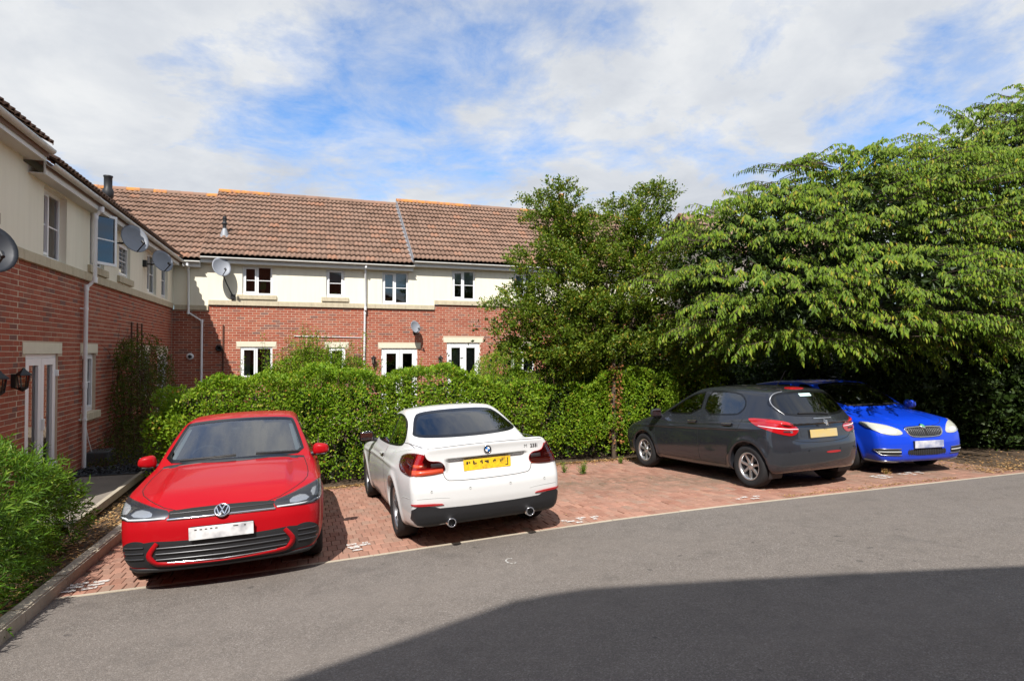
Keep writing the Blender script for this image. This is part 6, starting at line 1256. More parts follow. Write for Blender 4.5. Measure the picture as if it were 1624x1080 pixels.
def fbm(p, seed=0, s=1.0):
    """cheap smooth noise for lumpy outlines"""
    r = np.random.default_rng(seed); o = np.zeros(len(p)); a = 1.0
    for k in range(4):
        for _ in range(3): w_ = unit(r.normal(size=(1, 3)))[0] * s * (1.9 ** k); o += a * np.sin(p @ w_ + r.uniform(0, 6.28)) / 3
        a *= .55
    return o
def tree_limb(m, p0, p1, r0, r1, bend=.15, n=7, rs=None):
    p0, p1 = np.array(p0, float), np.array(p1, float); rs = rs or random.Random(int(abs(p1.sum()) * 997)); k = np.array([rs.gauss(0, 1), rs.gauss(0, 1), rs.gauss(0, .4)]) * bend * np.linalg.norm(p1 - p0) * .5
    pts = [tuple(p0 + (p1 - p0) * t + k * math.sin(math.pi * t)) for t in np.linspace(0, 1, n)]; m.tube(pts, list(np.linspace(r0, r1, n)), 7, True); return pts
# --- clipped evergreen hedge along the back of the bays
def make_hedge():
    root = empty('hedge', (2.5, 11.6, gz(2.5, 11.6))); tag(root, 'long leafy green hedge behind the parked cars', 'hedge'); off = np.array(root.location)
    xs = np.linspace(-2.45, 8.6, 200)
    # front face, top and left end sampled as a lumpy box
    n = 78000; u = NR.random(n); x = -2.1 + 10.8 * u; which = NR.random(n); Yf = 10.95 + .12 * np.sin(x * 1.7) + .10 * np.sin(x * 4.1 + 1); H = 1.83 + .10 * np.sin(x * 1.1 + .5) + .07 * np.sin(x * 3.3) + .05 * np.sin(x * 7.9) - .10 * sstep(2.0, 4.5, x) + .10 * sstep(1.6, -1.2, x); g = ground_z(x, np.full(n, 11.0))
    dep = 1.35
    P = np.empty((n, 3)); Nn = np.empty((n, 3)); fr = which < .58; tp = (which >= .58) & (which < .93); en = which >= .93
    t = NR.random(n) ** .85
    P[:, 0] = x; P[:, 1] = Yf + .03; P[:, 2] = g + .10 + t * (H - .12); Nn[:] = (0, -1, .15)
    k = tp; P[k, 1] = Yf[k] + NR.random(k.sum()) * dep; P[k, 2] = g[k] + H[k] - .10 * np.abs((P[k, 1] - Yf[k]) / dep - .45); Nn[k] = (0, -.15, 1)
    k = en; P[k, 0] = -2.1 - .30 * np.sin(np.pi * NR.random(k.sum())); P[k, 1] = 10.95 + NR.random(k.sum()) * dep; P[k, 2] = -.35 + .1 + NR.random(k.sum()) * 1.8; Nn[k] = (-1, -.1, .2)
    # rounded shoulders and lumps
    sh = np.clip((t - .72) / .28, 0, 1) ** 2 * fr; P[:, 1] += sh * .26; Nn[:, 2] += sh * .9
    endr = np.clip((-1.55 - P[:, 0]) / .55, 0, 1); P[:, 2] -= endr ** 2 * .35 * (P[:, 2] > .8); P[:, 1] += endr ** 2 * .25
    lump = fbm(P, 3, 2.2) * .13 + fbm(P, 4, 6.0) * .075; P += unit(Nn) * lump[:, None]; depth_ = NR.exponential(.055, n); P -= unit(Nn) * depth_[:, None]
    bot = fr & (t < .12); keep = ~(bot & (NR.random(n) < .55)); low = fr & (t < .3) & (fbm(P, 9, 4.0) > .55); keep &= ~low; keep &= ~((fbm(P, 15, 8.0) < -.42) & (NR.random(n) < .8))
    P, Nn = P[keep], Nn[keep]; m_ = len(P); d = unit(unit(Nn) * .55 + rnd_dirs(m_) * .9 + np.array((0, 0, .25))); nn = unit(unit(Nn) * .7 + rnd_dirs(m_) * .75)
    obj('foliage', leaf_mesh('foliage', P - off, d, nn, NR.uniform(.040, .078, m_), NR.uniform(.024, .042, m_), .18, lite=True), M['hedge_leaf'], root)
    # young shoots standing out of the top
    ns = 280; sx = NR.uniform(-1.9, 8.0, ns); sy = 11.05 + NR.random(ns) * 1.1; Hs = 1.76 + .10 * np.sin(sx * 1.1 + .5) + .07 * np.sin(sx * 3.3); gs = ground_z(sx, np.full(ns, 11.0)); hh = NR.gamma(2.0, .045, ns) + .05; B_ = []; D_ = []; tw = MB()
    for i in range(ns):
        lean = NR.normal(0, .22, 2); kk = int(7 + hh[i] * 55); tt = np.linspace(.05, 1, kk); c = np.stack([sx[i] + lean[0] * tt * hh[i], sy[i] + lean[1] * tt * hh[i], gs[i] + Hs[i] - .08 + tt * hh[i]], -1); a = np.arange(kk) * 2.4
        B_.append(c); D_.append(np.stack([np.cos(a), np.sin(a), np.full(kk, .75)], -1)); tw.tube([tuple(c[0] - off - (0, 0, .1)), tuple(c[-1] - off)], [.005, .002], 4, False)
    B_ = np.concatenate(B_); D_ = unit(np.concatenate(D_)); obj('young_shoots', leaf_mesh('young_shoots', B_ - off, D_, np.tile([0, 0, 1.0], (len(B_), 1)) + rnd_dirs(len(B_)) * .4, NR.uniform(.03, .055, len(B_)), NR.uniform(.015, .026, len(B_)), .2), M['hedge_leaf'], root); tw.build('shoot_stems', M['twig'], root, fix=False)['kind'] = 'stuff'
    # stems inside and a core of shade-darkened leaves so the hedge is not hollow
    m = MB(); rs = random.Random(3)
    for i in range(70):
        x_ = -1.9 + i * .15; y_ = 11.5 + rs.uniform(-.2, .3); z_ = gz(x_, 11.2); tree_limb(m, (x_ - off[0], y_ - off[1], z_ - off[2]), (x_ - off[0] + rs.uniform(-.3, .3), y_ - off[1] + rs.uniform(-.3, .3), z_ - off[2] + 1.4), .022, .008, .2, 5, rs)
    m.build('stems', M['bark'], root, fix=False)
    k = 26000; P = np.stack([NR.uniform(-1.9, 8.5, k), NR.uniform(11.2, 12.1, k), NR.uniform(0, 1, k)], -1); P[:, 2] = ground_z(P[:, 0], np.full(k, 11.)) + .12 + P[:, 2] * 1.5; obj('inner_foliage', leaf_mesh('inner_foliage', P - off, rnd_dirs(k), rnd_dirs(k), NR.uniform(.06, .10, k), NR.uniform(.04, .07, k), lite=True), M['shaded_leaf'], root)
make_hedge()
def blob_points(n, ells, seed, shell=.35, lump=.16):
    """points in the outer shell of a union of ellipsoids"""
    r = np.random.default_rng(seed); vol = np.array([e[1][0] * e[1][1] * e[1][2] for e in ells]) ** .67; pr = vol / vol.sum(); out_p, out_n = [], []
    for e, q in zip(ells, pr):
        k = int(n * q); d = unit(r.normal(size=(k, 3))); rr_ = 1 - r.exponential(shell * .5, k); c = np.array(e[0]); R_ = np.array(e[1]); p = c + d * R_ * np.clip(rr_, .1, 1.0)[:, None]; p += d * (fbm(p, seed + 1, 1.6) * lump * R_.mean() * .6)[:, None]; nn = unit(d / R_)
        ins = np.zeros(k, bool)
        for e2 in ells:
            if e2 is e: continue
            ins |= (((p - np.array(e2[0])) / np.array(e2[1])) ** 2).sum(1) < .62
        out_p.append(p[~ins]); out_n.append(nn[~ins])
    return np.concatenate(out_p), np.concatenate(out_n)
def shrub(name, label, cat, loc, ells, n, mat, ln, wd, seed, stem=True, lump=.16, shell=.35, up=.25, group=None, fold=.2):
    root = empty(name, loc); tag(root, label, cat, group); off = np.array(loc); P, Nn = blob_points(n, ells, seed, shell, lump); k = len(P); r = np.random.default_rng(seed + 5)
    d = unit(Nn * .6 + unit(r.normal(size=(k, 3))) * .85 + np.array((0, 0, up))); nn = unit(Nn * .6 + unit(r.normal(size=(k, 3))) * .8); obj('foliage', leaf_mesh('foliage', P - off, d, nn, r.uniform(*ln, k), r.uniform(*wd, k), fold, lite=mat == 'shaded_leaf'), M[mat], root)
    if mat == 'shaded_leaf':
        Pi, Ni = blob_points(2600, [(e[0], tuple(np.array(e[1]) * .78)) for e in ells], seed + 9, .5, .1); ki = len(Pi); obj('inner_foliage', leaf_mesh('inner_foliage', Pi - off, unit(r.normal(size=(ki, 3))), unit(r.normal(size=(ki, 3))), r.uniform(.22, .38, ki), r.uniform(.14, .24, ki), .1, lite=True), M[mat], root)
    if stem:
        m = MB(); rs = random.Random(seed)
        for e in ells:
            for q in range(3): tree_limb(m, (rs.uniform(-.1, .1), rs.uniform(-.1, .1), 0), tuple(np.array(e[0]) - off + np.array(e[1]) * [rs.uniform(-.5, .5), rs.uniform(-.5, .5), rs.uniform(-.2, .5)]), .03, .008, .15, 6, rs)
        m.build('stems', M['bark'], root, fix=False)
    return root
# --- leafy bush overhanging the kerb on the left: whorls of narrow leaves on arching shoots
def make_bush():
    loc = (-3.0, 6.2, gz(-3, 6.2)); root = empty('kerbside_bush', loc); tag(root, 'narrow-leaved green bush spilling over the kerb', 'bush'); off = np.array(loc); g = -.36
    ells = [((-3.05, 7.7, g + .50), (.62, .62, .58)), ((-3.1, 6.9, g + .56), (.74, .85, .70)), ((-3.15, 5.9, g + .58), (.80, 1.0, .74)), ((-3.1, 4.9, g + .48), (.76, .9, .62)), ((-2.75, 7.9, g + .32), (.42, .42, .40)), ((-2.75, 6.4, g + .30), (.48, .9, .38)), ((-2.6, 5.3, g + .22), (.35, .7, .26))]
    P, Nn = blob_points(5200, ells, 21, .28, .14); k = P[:, 2] > g + .05; P, Nn = P[k], Nn[k]; B_, D_, N_ = [], [], []; tw = MB()
    for p, nn in zip(P, Nn):
        ax_ = unit(nn * .9 + NR.normal(size=3) * .45 + np.array((0, 0, .35))); L0 = NR.uniform(.10, .22); kk = NR.integers(9, 15); t = np.linspace(.25, 1, kk); a = np.arange(kk) * 2.4 + NR.uniform(0, 6); s = unit(np.cross(ax_, [.3, .2, .9])); u = np.cross(ax_, s)
        B_.append(p + ax_ * (t * L0)[:, None]); D_.append(ax_ * (.45 + .55 * t)[:, None] + s * np.cos(a)[:, None] * .8 + u * np.sin(a)[:, None] * .8); N_.append(np.tile(ax_, (kk, 1)))
    B_, D_, N_ = np.concatenate(B_), unit(np.concatenate(D_)), np.concatenate(N_); D_[:, 2] -= .12; n = len(B_); obj('foliage', leaf_mesh('foliage', B_ - off, D_, N_ + rnd_dirs(n) * .3, NR.uniform(.065, .115, n), NR.uniform(.014, .022, n), .15, .10), M['bush_leaf'], root)
    m = MB(); rs = random.Random(2)
    for e in ells:
        for q in range(5): tree_limb(m, (e[0][0] - off[0] + rs.uniform(-.1, .1), e[0][1] - off[1] + rs.uniform(-.1, .1), 0), tuple(np.array(e[0]) - off + np.array(e[1]) * [rs.uniform(-.7, .7), rs.uniform(-.7, .7), rs.uniform(.1, .7)]), .014, .005, .2, 5, rs)
    m.build('stems', M['twig'], root, fix=False)
make_bush()
# --- climber on the left wall, half dead
def make_climber():
    loc = (-3.3, 14.9, -.3); root = empty('wall_climber', loc); tag(root, 'straggly half-dead climber covering the brick wall by the corner', 'climber'); off = np.array(loc)
    ells = [((-3.40, 14.6, .9), (.38, .95, .8)), ((-3.42, 15.4, 1.35), (.36, 1.1, .75)), ((-3.42, 16.6, 1.2), (.34, 1.0, .65)), ((-3.42, 14.3, 1.65), (.28, .6, .45)), ((-3.35, 15.2, .25), (.42, 1.2, .6))]
    P, Nn = blob_points(9000, ells, 31, .8, .5); P = P[P[:, 0] > -3.68]; n = len(P); d = unit(rnd_dirs(n) + [.3, -.2, -.3]); obj('foliage', leaf_mesh('foliage', P - off, d, rnd_dirs(n) + [.6, -.4, .3], NR.uniform(.04, .075, n), NR.uniform(.025, .045, n)), M['climber_leaf'], root)
    P, Nn = blob_points(420, ells, 33, .9, .4); m = MB(); rs = random.Random(8)
    for p in P:
        if p[0] < -3.68: p[0] = -3.66
        q = p + np.array([rs.gauss(.05, .12), rs.gauss(0, .3), rs.gauss(-.05, .3)]); q[0] = max(q[0], -3.68); tree_limb(m, p - off, q - off, .006, .002, .4, 5, rs)
    for i in range(16): y_ = rs.uniform(14.2, 16.6); tree_limb(m, np.array((-3.45, 15.1 + rs.uniform(-.4, .4), -.3)) - off, np.array((-3.6, y_, rs.uniform(1.2, 2.3))) - off, .018, .005, .2, 8, rs)
    m.build('stems', M['twig'], root, fix=False); ta = MB()
    for y_ in (15.6, 16.1, 16.5): ta.tube([(-3.62 + 3.3, y_ - 14.9, 0.2), (-3.64 + 3.3, y_ - 14.9, 2.45 + .3)], .02, 6)
    ta.build('trellis_post', M['rust'], root)
    dd = np.stack([NR.uniform(-3.6, -2.6, 5200), NR.uniform(12.4, 16.5, 5200), NR.uniform(0, 1, 5200)], -1); hh = .75 * np.clip(1 - ((dd[:, 1] - 14.6) / 2.0) ** 2, 0, 1) * np.clip((-dd[:, 0] - 2.5) / .6, .1, 1); dd[:, 2] = -.28 + dd[:, 2] * hh; m = MB()
    for p in dd[:900]: q = p + NR.normal(0, .12, 3) + [0, 0, .05]; m.tube([tuple(p - off), tuple(q - off)], [.004, .0015], 4, False)
    m.build('dead_twigs', M['twig'], root, fix=False); n = len(dd); obj('dead_leaves', leaf_mesh('dead_leaves', dd - off, rnd_dirs(n), rnd_dirs(n), NR.uniform(.03, .06, n), NR.uniform(.02, .035, n)), M['climber_leaf'], root)
make_climber()
gsh = shrub('garden_shrub', 'loose light green shrub rising over the hedge before the middle house', 'shrub', (.3, 14.2, -.45), [((.30, 14.2, .85), (1.1, .8, .72)), ((.15, 14.2, 1.35), (.7, .6, .55)), ((.95, 14.3, 1.15), (.6, .5, .5)), ((-.35, 14.1, 1.2), (.5, .5, .45))], 26000, 'hedge_leaf', (.035, .065), (.022, .036), 41, True, .35, .6)
Bs, Ds = [], []; tw = MB(); gr_ = np.random.default_rng(77)
for i in range(150):
    x_ = gr_.normal(.25, .55); top = 1.75 + .55 * math.exp(-((x_ - .1) / .35) ** 2) * gr_.random() + .35 * math.exp(-((x_ - 1.1) / .2) ** 2) * gr_.random() + gr_.normal(0, .16); p0 = np.array((x_, 14.2 + gr_.normal(0, .3), 1.1)); p1 = np.array((x_ + gr_.normal(0, .15), 14.2 + gr_.normal(0, .3), top)); L_ = top - 1.1
    if L_ < .1: continue
    k = int(L_ * 55); t = gr_.random(k); a = np.arange(k) * 2.4; Bs.append(p0 + (p1 - p0) * t[:, None] + gr_.normal(0, .03, (k, 3))); Ds.append(np.stack([np.cos(a), np.sin(a), gr_.uniform(0, .9, k)], -1)); o_ = np.array(gsh.location); tw.tube([tuple(p0 - o_), tuple(p1 - o_)], [.006, .002], 4, False)
Bs = np.concatenate(Bs) - np.array(gsh.location); Ds = unit(np.concatenate(Ds)); k = len(Bs); obj('young_shoots', leaf_mesh('young_shoots', Bs, Ds, gr_.normal(0, .4, (k, 3)) + [0, 0, 1], gr_.uniform(.035, .065, k), gr_.uniform(.02, .034, k), lite=True), M['hedge_leaf'], gsh); tw.build('shoot_stems', M['twig'], gsh, fix=False)['kind'] = 'stuff'
shrub('garden_shrub', 'rounded shrub against the house wall beside the tree', 'shrub', (5.3, 16.6, -.35), [((5.15, 16.6, .8), (.75, .7, 1.0)), ((5.5, 16.6, 1.5), (.45, .5, .6))], 16000, 'hedge_leaf', (.035, .065), (.020, .034), 43, True, .25, .45)
# --- evergreen tree with tiered branches in the middle
def make_holm():
    bx, by = 6.05, 11.75; z0 = gz(bx, 11.2); loc = (bx, by, z0); root = empty('evergreen_tree', loc); tag(root, 'small-leaved evergreen tree with layered branches rising out of the hedge', 'tree'); off = np.array(loc); m = MB(); rs = random.Random(14)
    tr = tree_limb(m, (0, 0, -.1), (.15, .15, 3.6), .10, .045, .08, 9, rs); tree_limb(m, (.05, 0, .7), (-.9, .2, 4.2), .06, .02, .12, 8, rs); tree_limb(m, (.05, .0, .9), (1.1, .1, 4.5), .06, .02, .12, 8, rs)
    tips = []
    # tiers: (pixel x, pixel y of the tip, depth offset) turned into places about the trunk
    for (px, py, dy) in [(783, 480, -.3), (800, 462, .5), (812, 410, .2), (835, 345, .3), (862, 305, .2), (832, 320, .6), (850, 390, -.3), (900, 345, .2), (935, 350, -.1), (985, 330, .3), (1030, 310, .2), (1045, 302, .1), (1010, 345, -.3), (900, 420, -.9), (960, 400, -.7), (1010, 420, -.8), (1060, 400, -.3), (1085, 370, .5), (850, 450, -1.0), (820, 500, -.7), (790, 520, -.3), (800, 550, -.2), (835, 560, -.6), (870, 520, -1.2), (925, 480, -1.3), (985, 470, -1.3), (1040, 470, -1.0), (1090, 450, -.5), (1120, 430, .3), (1150, 470, -.3), (1160, 520, -.9), (1190, 548, -1.0), (1150, 560, -1.2), (1100, 555, -1.3), (1060, 530, -1.3), (1010, 540, -1.4), (950, 545, -1.4), (900, 560, -1.2), (860, 590, -.8), (930, 590, -1.0), (1110, 500, -.8), (985, 385, .4), (1040, 360, .5), (880, 380, .8), (1070, 430, .9), (940, 430, .9), (1000, 500, .9), (1120, 540, .8), (880, 480, .9), (1180, 540, -.2), (1075, 575, -1.0), (1015, 580, -1.0)]:
        if py > 565: continue
        px = px + 26 if px < 890 else px
        dy = dy * .5 if dy < 0 else dy
        X, Z = on_y(px, py, by + dy); tips.append(np.array((X, by + dy, Z)))
    B_, D_, N_ = [], [], []
    for tp_ in tips:
        q = tp_ - off; zz_ = np.clip(q[2] * .72 - np.linalg.norm(q[:2]) * .18, .6, 3.4); st = np.array(tr[min(8, int(zz_ / 3.6 * 8))]); pts = np.array(tree_limb(m, tuple(st), tuple(q), .028, .006, .12, 8, rs)); dirv = unit(pts[-1] - pts[3])
        for (t, R_, nt_) in ((1.0, .42, 28), (.86, .40, 22), (.68, .38, 14), (.5, .36, 8)):
            f_ = t * 7; i0 = min(6, int(f_)); c0 = pts[i0] + (pts[i0 + 1] - pts[i0]) * (f_ - i0)
            for j in range(nt_):
                a = NR.uniform(0, 6.28); r_ = R_ * math.sqrt(NR.random()); c = c0 + np.array((math.cos(a) * r_, math.sin(a) * r_, NR.normal(0, .055) - .10 * (r_ / R_) ** 2)); tw_d = unit(dirv * .55 + np.array((math.cos(a), math.sin(a), .25)) * .6 + NR.normal(0, .25, 3)); tl = NR.uniform(.12, .30)
                if t == 1.0 and j < 4: tw_d = unit(dirv + NR.normal(0, .2, 3) + [0, 0, .35]); tl = NR.uniform(.18, .36); c = c0
                kk = int(NR.integers(22, 36)); tt = NR.random(kk); B_.append(c + tw_d * (tt * tl)[:, None] + NR.normal(0, .040, (kk, 3))); D_.append(unit(tw_d * .6 + NR.normal(0, .6, (kk, 3)) + [0, 0, .1])); N_.append(NR.normal(0, .45, (kk, 3)) + [0, -.25, .95])
    B_, D_, N_ = np.concatenate(B_), np.concatenate(D_), unit(np.concatenate(N_)); n = len(B_); obj('crown', leaf_mesh('crown', B_ - 0, D_, N_, NR.uniform(.050, .088, n), NR.uniform(.028, .046, n), .2, lite=True), M['holly_leaf'], root); m.build('trunk', M['bark'], root, fix=False)
    k = 9000; P = np.stack([NR.normal(.2, 1.0, k), NR.normal(.5, .45, k), NR.uniform(.9, 3.3, k)], -1); obj('inner_foliage', leaf_mesh('inner_foliage', P, rnd_dirs(k), rnd_dirs(k), NR.uniform(.07, .12, k), NR.uniform(.04, .07, k), lite=True), M['shaded_leaf'], root)
    k = 260; t = NR.random(k); a = NR.uniform(0, 6.28, k); P = np.stack([-.1 + .11 * np.cos(a) + NR.normal(0, .02, k), -.75 + .10 * np.sin(a), .35 + t * 1.55], -1); obj('dead_ivy', leaf_mesh('dead_ivy', P, unit(rnd_dirs(k) + [0, -.5, -.6]), rnd_dirs(k) + [0, -.8, .2], NR.uniform(.04, .08, k), NR.uniform(.03, .055, k)), M['rustleaf'], root); mm = MB(); mm.tube([(-.1, -.72, -.1), (-.12, -.72, .9), (-.05, -.6, 2.0), (.05, -.2, 2.6)], [.055, .05, .04, .03], 8); mm.build('dead_stem', M['bark'], root, fix=False); return n
make_holm()
# --- big cherry with drooping leaves over the right-hand bays
def make_cherry():
    bx, by = 13.2, 11.6; z0 = gz(13, 11); loc = (bx, by, z0); root = empty('cherry_tree', loc); tag(root, 'large spreading cherry tree with long drooping leaves over the bays', 'tree'); off = np.array(loc); m = MB(); rs = random.Random(6)
    tr = tree_limb(m, (0, 0, -.1), (-.3, -.4, 2.2), .22, .15, .05, 6, rs); hub = np.array((-.3, -.4, 2.2)); B_, D_, N_ = [], [], []
    ells = [((13.6, 10.3, 4.1), (3.2, 2.8, 2.4)), ((11.0, 9.9, 3.8), (2.8, 2.5, 1.95)), ((8.9, 9.9, 3.7), (1.8, 1.8, 1.4)), ((8.1, 10.4, 3.3), (1.2, 1.2, 1.0)), ((9.0, 9.2, 2.75), (2.0, 1.5, .9)), ((16.2, 10.2, 4.9), (2.9, 2.8, 2.7)), ((12.2, 9.0, 2.9), (2.9, 1.9, 1.3)), ((14.8, 8.6, 3.3), (2.6, 2.1, 1.5)), ((10.4, 8.1, 2.95), (1.9, 1.5, .85)), ((18.5, 10.0, 5.6), (3.0, 3.0, 3.0))]
    limbs = []
    for e in ells:
        c = np.array(e[0]) - off
        for q in range(7): tgt = c + np.array(e[1]) * [rs.uniform(-.85, .85), rs.uniform(-.95, .4), rs.uniform(-.35, .75)]; limbs.append(np.array(tree_limb(m, hub + [rs.uniform(-.05, .05)] * 3, tgt, .075, .012, .14, 9, rs)))
    Pc, Nc = blob_points(2600, ells, 61, .16, .20); cen = []
    for p, nn in zip(Pc, Nc):           # boughs kept apart from each other, so that gaps stay between the tiers
        if p[2] < 2.0 or p[1] > 11.4: continue
        if all(((p - q[0]) * [1, 1, 1.7] @ ((p - q[0]) * [1, 1, 1.7])) > .62 ** 2 for q in cen): cen.append((p, nn))
    P, O_ = [], []
    for p, nn in cen:
        o_ = unit(nn * [1, 1, .1] + np.array([0, -.35, 0]) + NR.normal(0, .2, 3) * [1, 1, 0]); sd0 = unit(np.cross(o_, [0, 0, 1])); Rb = NR.uniform(.50, .85)
        for q in range(int(15 * Rb / .6)):
            u_, v_ = NR.uniform(-1, .8), NR.normal(0, .5); P.append(p - off + o_ * u_ * Rb + sd0 * v_ * Rb + np.array([0, 0, -.22 * Rb * (u_ + .3) ** 2 - .18 * Rb * v_ ** 2 + NR.normal(0, .05)])); O_.append(unit(o_ + sd0 * v_ * .7 + NR.normal(0, .15, 3) * [1, 1, .3]))
    for p, out_ in zip(P, O_):
        L0 = NR.uniform(.35, .75); kk = int(L0 * NR.integers(36, 50)); t = np.linspace(.0, 1, kk); c = p + out_ * (t * L0)[:, None]; c[:, 2] += .10 * L0 * np.sin(t * 2.2) - .30 * L0 * t ** 2
        side = unit(np.cross(out_, [0, 0, 1])); sg = np.where(np.arange(kk) % 2, 1, -1)[:, None]; dr = NR.uniform(.75, 1.7, kk)[:, None]
        B_.append(c + NR.normal(0, .015, (kk, 3))); D_.append(unit(side * sg * NR.uniform(.35, .75, kk)[:, None] + out_ * .45 + np.array([0, 0, -1.0]) * dr)); N_.append(unit(side * sg * .35 + np.array([0, 0, .65]) + out_ * .75 + NR.normal(0, .25, (kk, 3))))
        m.tube([tuple(c[0] - out_ * .25), tuple(c[kk // 2]), tuple(c[-1])], [.009, .006, .002], 4, False)
    B_, D_, N_ = np.concatenate(B_), np.concatenate(D_), np.concatenate(N_); n = len(B_); obj('crown', leaf_mesh('crown', B_, D_, N_, NR.uniform(.080, .128, n), NR.uniform(.030, .046, n), .16, .08), M['cherry_leaf'], root)
    P, Nn = blob_points(60000, [(e[0], tuple(np.array(e[1]) * .80)) for e in ells], 63, .7, .2); P -= off; P = P[P[:, 2] > 2.1]; n = len(P); obj('inner_foliage', leaf_mesh('inner_foliage', P, unit(rnd_dirs(n) + [0, 0, -.6]), rnd_dirs(n), NR.uniform(.12, .19, n), NR.uniform(.06, .09, n), lite=True), M['shaded_leaf'], root); m.build('trunk', M['bark'], root, fix=False); return n
make_cherry()
# --- dark shrubs crowding under the cherry
for i, (x_, y_, rx, ry, h_, lab) in enumerate([(9.4, 13.2, 1.5, 1.0, 1.35, 'dark shrub in deep shade behind the grey car'), (12.0, 12.6, 1.6, 1.1, 1.55, 'dense dark laurel behind the blue car'), (12.6, 9.9, 1.35, 1.1, 1.3, 'ivy-covered shrub at the flank of the blue car'), (14.3, 8.7, 1.6, 1.2, 1.35, 'glossy dark shrub at the edge of the tarmac'), (16.6, 9.2, 1.6, 1.4, 1.7, 'tall dark shrub under the cherry branches'), (15.0, 12.4, 2.0, 1.4, 2.2, 'shadowy evergreen at the back of the shrubbery'), (18.8, 11.2, 2.2, 1.8, 2.4, 'big dark evergreen at the end of the shrubbery'), (7.6, 14.2, 1.8, 1.0, 1.5, 'dark evergreen shrub between the tree and the house'), (10.2, 15.0, 2.2, 1.2, 2.1, 'broad dark evergreen filling the gap behind the cherry trunk'), (13.2, 15.0, 2.2, 1.2, 2.5, 'tall dark evergreen far behind the blue car'), (17.0, 13.6, 2.4, 1.4, 2.9, 'tallest dark evergreen behind the cherry'), (21.5, 13.0, 2.6, 1.8, 3.0, 'dark evergreen beyond the end of the paving'), (11.2, 11.6, 1.3, .8, 1.25, 'low ivy mound directly behind the blue car')]):
    g = gz(x_, min(y_, 11)); shrub('shade_shrub', lab, 'shrub', (x_, y_, g), [((x_, y_, g + h_ * .75), (rx, ry, h_ * .95)), ((x_ + rx * .4, y_ - ry * .35, g + h_ * .45), (rx * .7, ry * .8, h_ * .55)), ((x_ - rx * .45, y_ - ry * .2, g + h_ * .6), (rx * .65, ry * .8, h_ * .7))], 11000, 'shaded_leaf', (.06, .11), (.035, .062), 70 + i, True, .2, .4)
# --- weeds, fallen leaves
def weed(px, py, h_, label, n=26, mat='bush_leaf'):
    x_, y_ = px_ground(px, py); loc = (x_, y_, gz(x_, y_)); root = empty('weed', loc); tag(root, label, 'weed'); B_, D_ = [], []; m = MB()
    for i in range(n):
        d = unit(np.array([NR.normal(0, .35), NR.normal(0, .35), 1.0])); L0 = h_ * NR.uniform(.4, 1.0); k = 12; t = np.linspace(.15, 1, k); a = np.arange(k) * 2.4; B_.append(d * (t * L0)[:, None] + NR.normal(0, .02, (1, 3)) * [1, 1, 0]); D_.append(np.stack([np.cos(a), np.sin(a), np.full(k, .6)], -1)); m.tube([(0, 0, 0), tuple(d * L0)], [.003, .001], 4, False)
    B_, D_ = np.concatenate(B_), unit(np.concatenate(D_)); k = len(B_); obj('leaves', leaf_mesh('leaves', B_, D_, rnd_dirs(k) + [0, 0, 1], NR.uniform(.02, .045, k), NR.uniform(.008, .014, k)), M[mat], root); m.build('stems', M['bush_leaf'], root, fix=False)
weed(925, 752, .26, 'bright green weed growing from the empty bay'); weed(895, 750, .24, 'thin weed close to the white car', 12); weed(985, 735, .16, 'small weed at the foot of the hedge', 10); weed(1405, 752, .10, 'dry yellow tuft at the paving edge by the blue car', 14, 'litter'); weed(1320, 760, .07, 'low dry weed on the tarmac edge', 12, 'litter')
def litter(name, label, n, fx, mat='litter', s=(.03, .065)):
    p = fx(n); z = ground_z(p[:, 0], p[:, 1]) + p[:, 2]; P = np.stack([p[:, 0], p[:, 1], z], -1); a = NR.uniform(0, 6.28, n); d = np.stack([np.cos(a), np.sin(a), NR.normal(.05, .18, n)], -1); o = obj(name, leaf_mesh(name, P, unit(d), np.tile([0, 0, 1.0], (n, 1)) + rnd_dirs(n) * .35, NR.uniform(*s, n), NR.uniform(s[0] * .6, s[1] * .55, n), .15), M[mat]); tag(o, label, 'leaves', None, 'stuff')
litter('leaf_litter', 'dry fallen leaves drifted along the foot of the hedge', 3000, lambda n: np.stack([NR.uniform(-2.0, 9.5, n), 10.88 - NR.exponential(.10, n), np.full(n, .018)], -1))
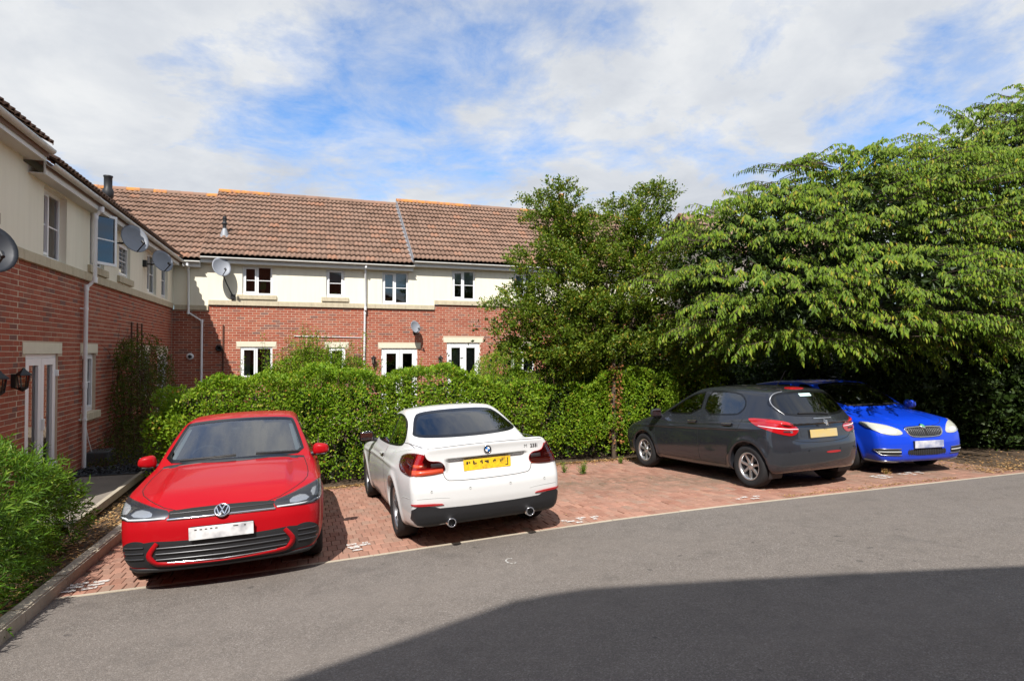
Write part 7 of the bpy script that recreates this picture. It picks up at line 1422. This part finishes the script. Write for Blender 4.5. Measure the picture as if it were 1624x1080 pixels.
litter('leaf_litter', 'yellow fallen leaves scattered under the cherry tree by the tarmac', 2600, lambda n: np.stack([NR.uniform(10.0, 18, n), 6.5 + NR.exponential(.45, n), np.full(n, .02)], -1))
litter('leaf_litter', 'brown leaves lying in the bed behind the kerb', 1200, lambda n: np.stack([NR.uniform(-2.6, -2.2, n), NR.uniform(4, 11, n), np.full(n, .075)], -1))
litter('leaf_litter', 'sparse blossom bits and leaf scraps on the paving', 700, lambda n: np.stack([NR.uniform(2.8, 10.5, n), NR.uniform(6.5, 10.8, n), np.full(n, .012)], -1), 'litter', (.012, .03))
litter('leaf_litter', 'straw-coloured debris along the concrete edging strip', 500, lambda n: np.stack([NR.uniform(6.0, 9.2, n), 6.46 + NR.exponential(.05, n), np.full(n, .012)], -1), 'litter', (.015, .04))
# slate chippings: real chips on the strip by the wall
k = 2600; sx_, sy_ = NR.uniform(-3.68, -2.45, k), NR.uniform(11.95, 14.2, k); o = obj('slate_chippings', leaf_mesh('slate_chippings', np.stack([sx_, sy_, np.full(k, -.262) + NR.random(k) * .02], -1), unit(np.stack([NR.normal(size=k), NR.normal(size=k), NR.normal(0, .25, k)], -1)), np.tile([0, 0, 1.0], (k, 1)) + rnd_dirs(k) * .4, NR.uniform(.03, .07, k), NR.uniform(.025, .05, k), .25), M['slate']); tag(o, 'loose dark slate chippings along the wall', 'slate', None, 'stuff')
# ------------------------------------------------------------------ look-alikes belong together
GROUPS = {'terraced_house': 'terraced houses round the car park', 'satellite_dish': 'satellite dishes on the walls', 'wall_lantern': 'lanterns on the brick walls', 'shade_shrub': 'dark shrubs under the cherry', 'garden_shrub': 'shrubs behind the hedge', 'weed': 'weeds in the paving', 'leaf_litter': 'drifts of fallen leaves', 'red_hatchback': 'cars parked in the bays', 'white_coupe': 'cars parked in the bays', 'grey_hatchback': 'cars parked in the bays', 'blue_hatchback': 'cars parked in the bays'}
for o in list(COL.objects):
    if o.parent is None and o.name.split('.')[0] in GROUPS: o['group'] = GROUPS[o.name.split('.')[0]]
bpy.context.view_layer.update()
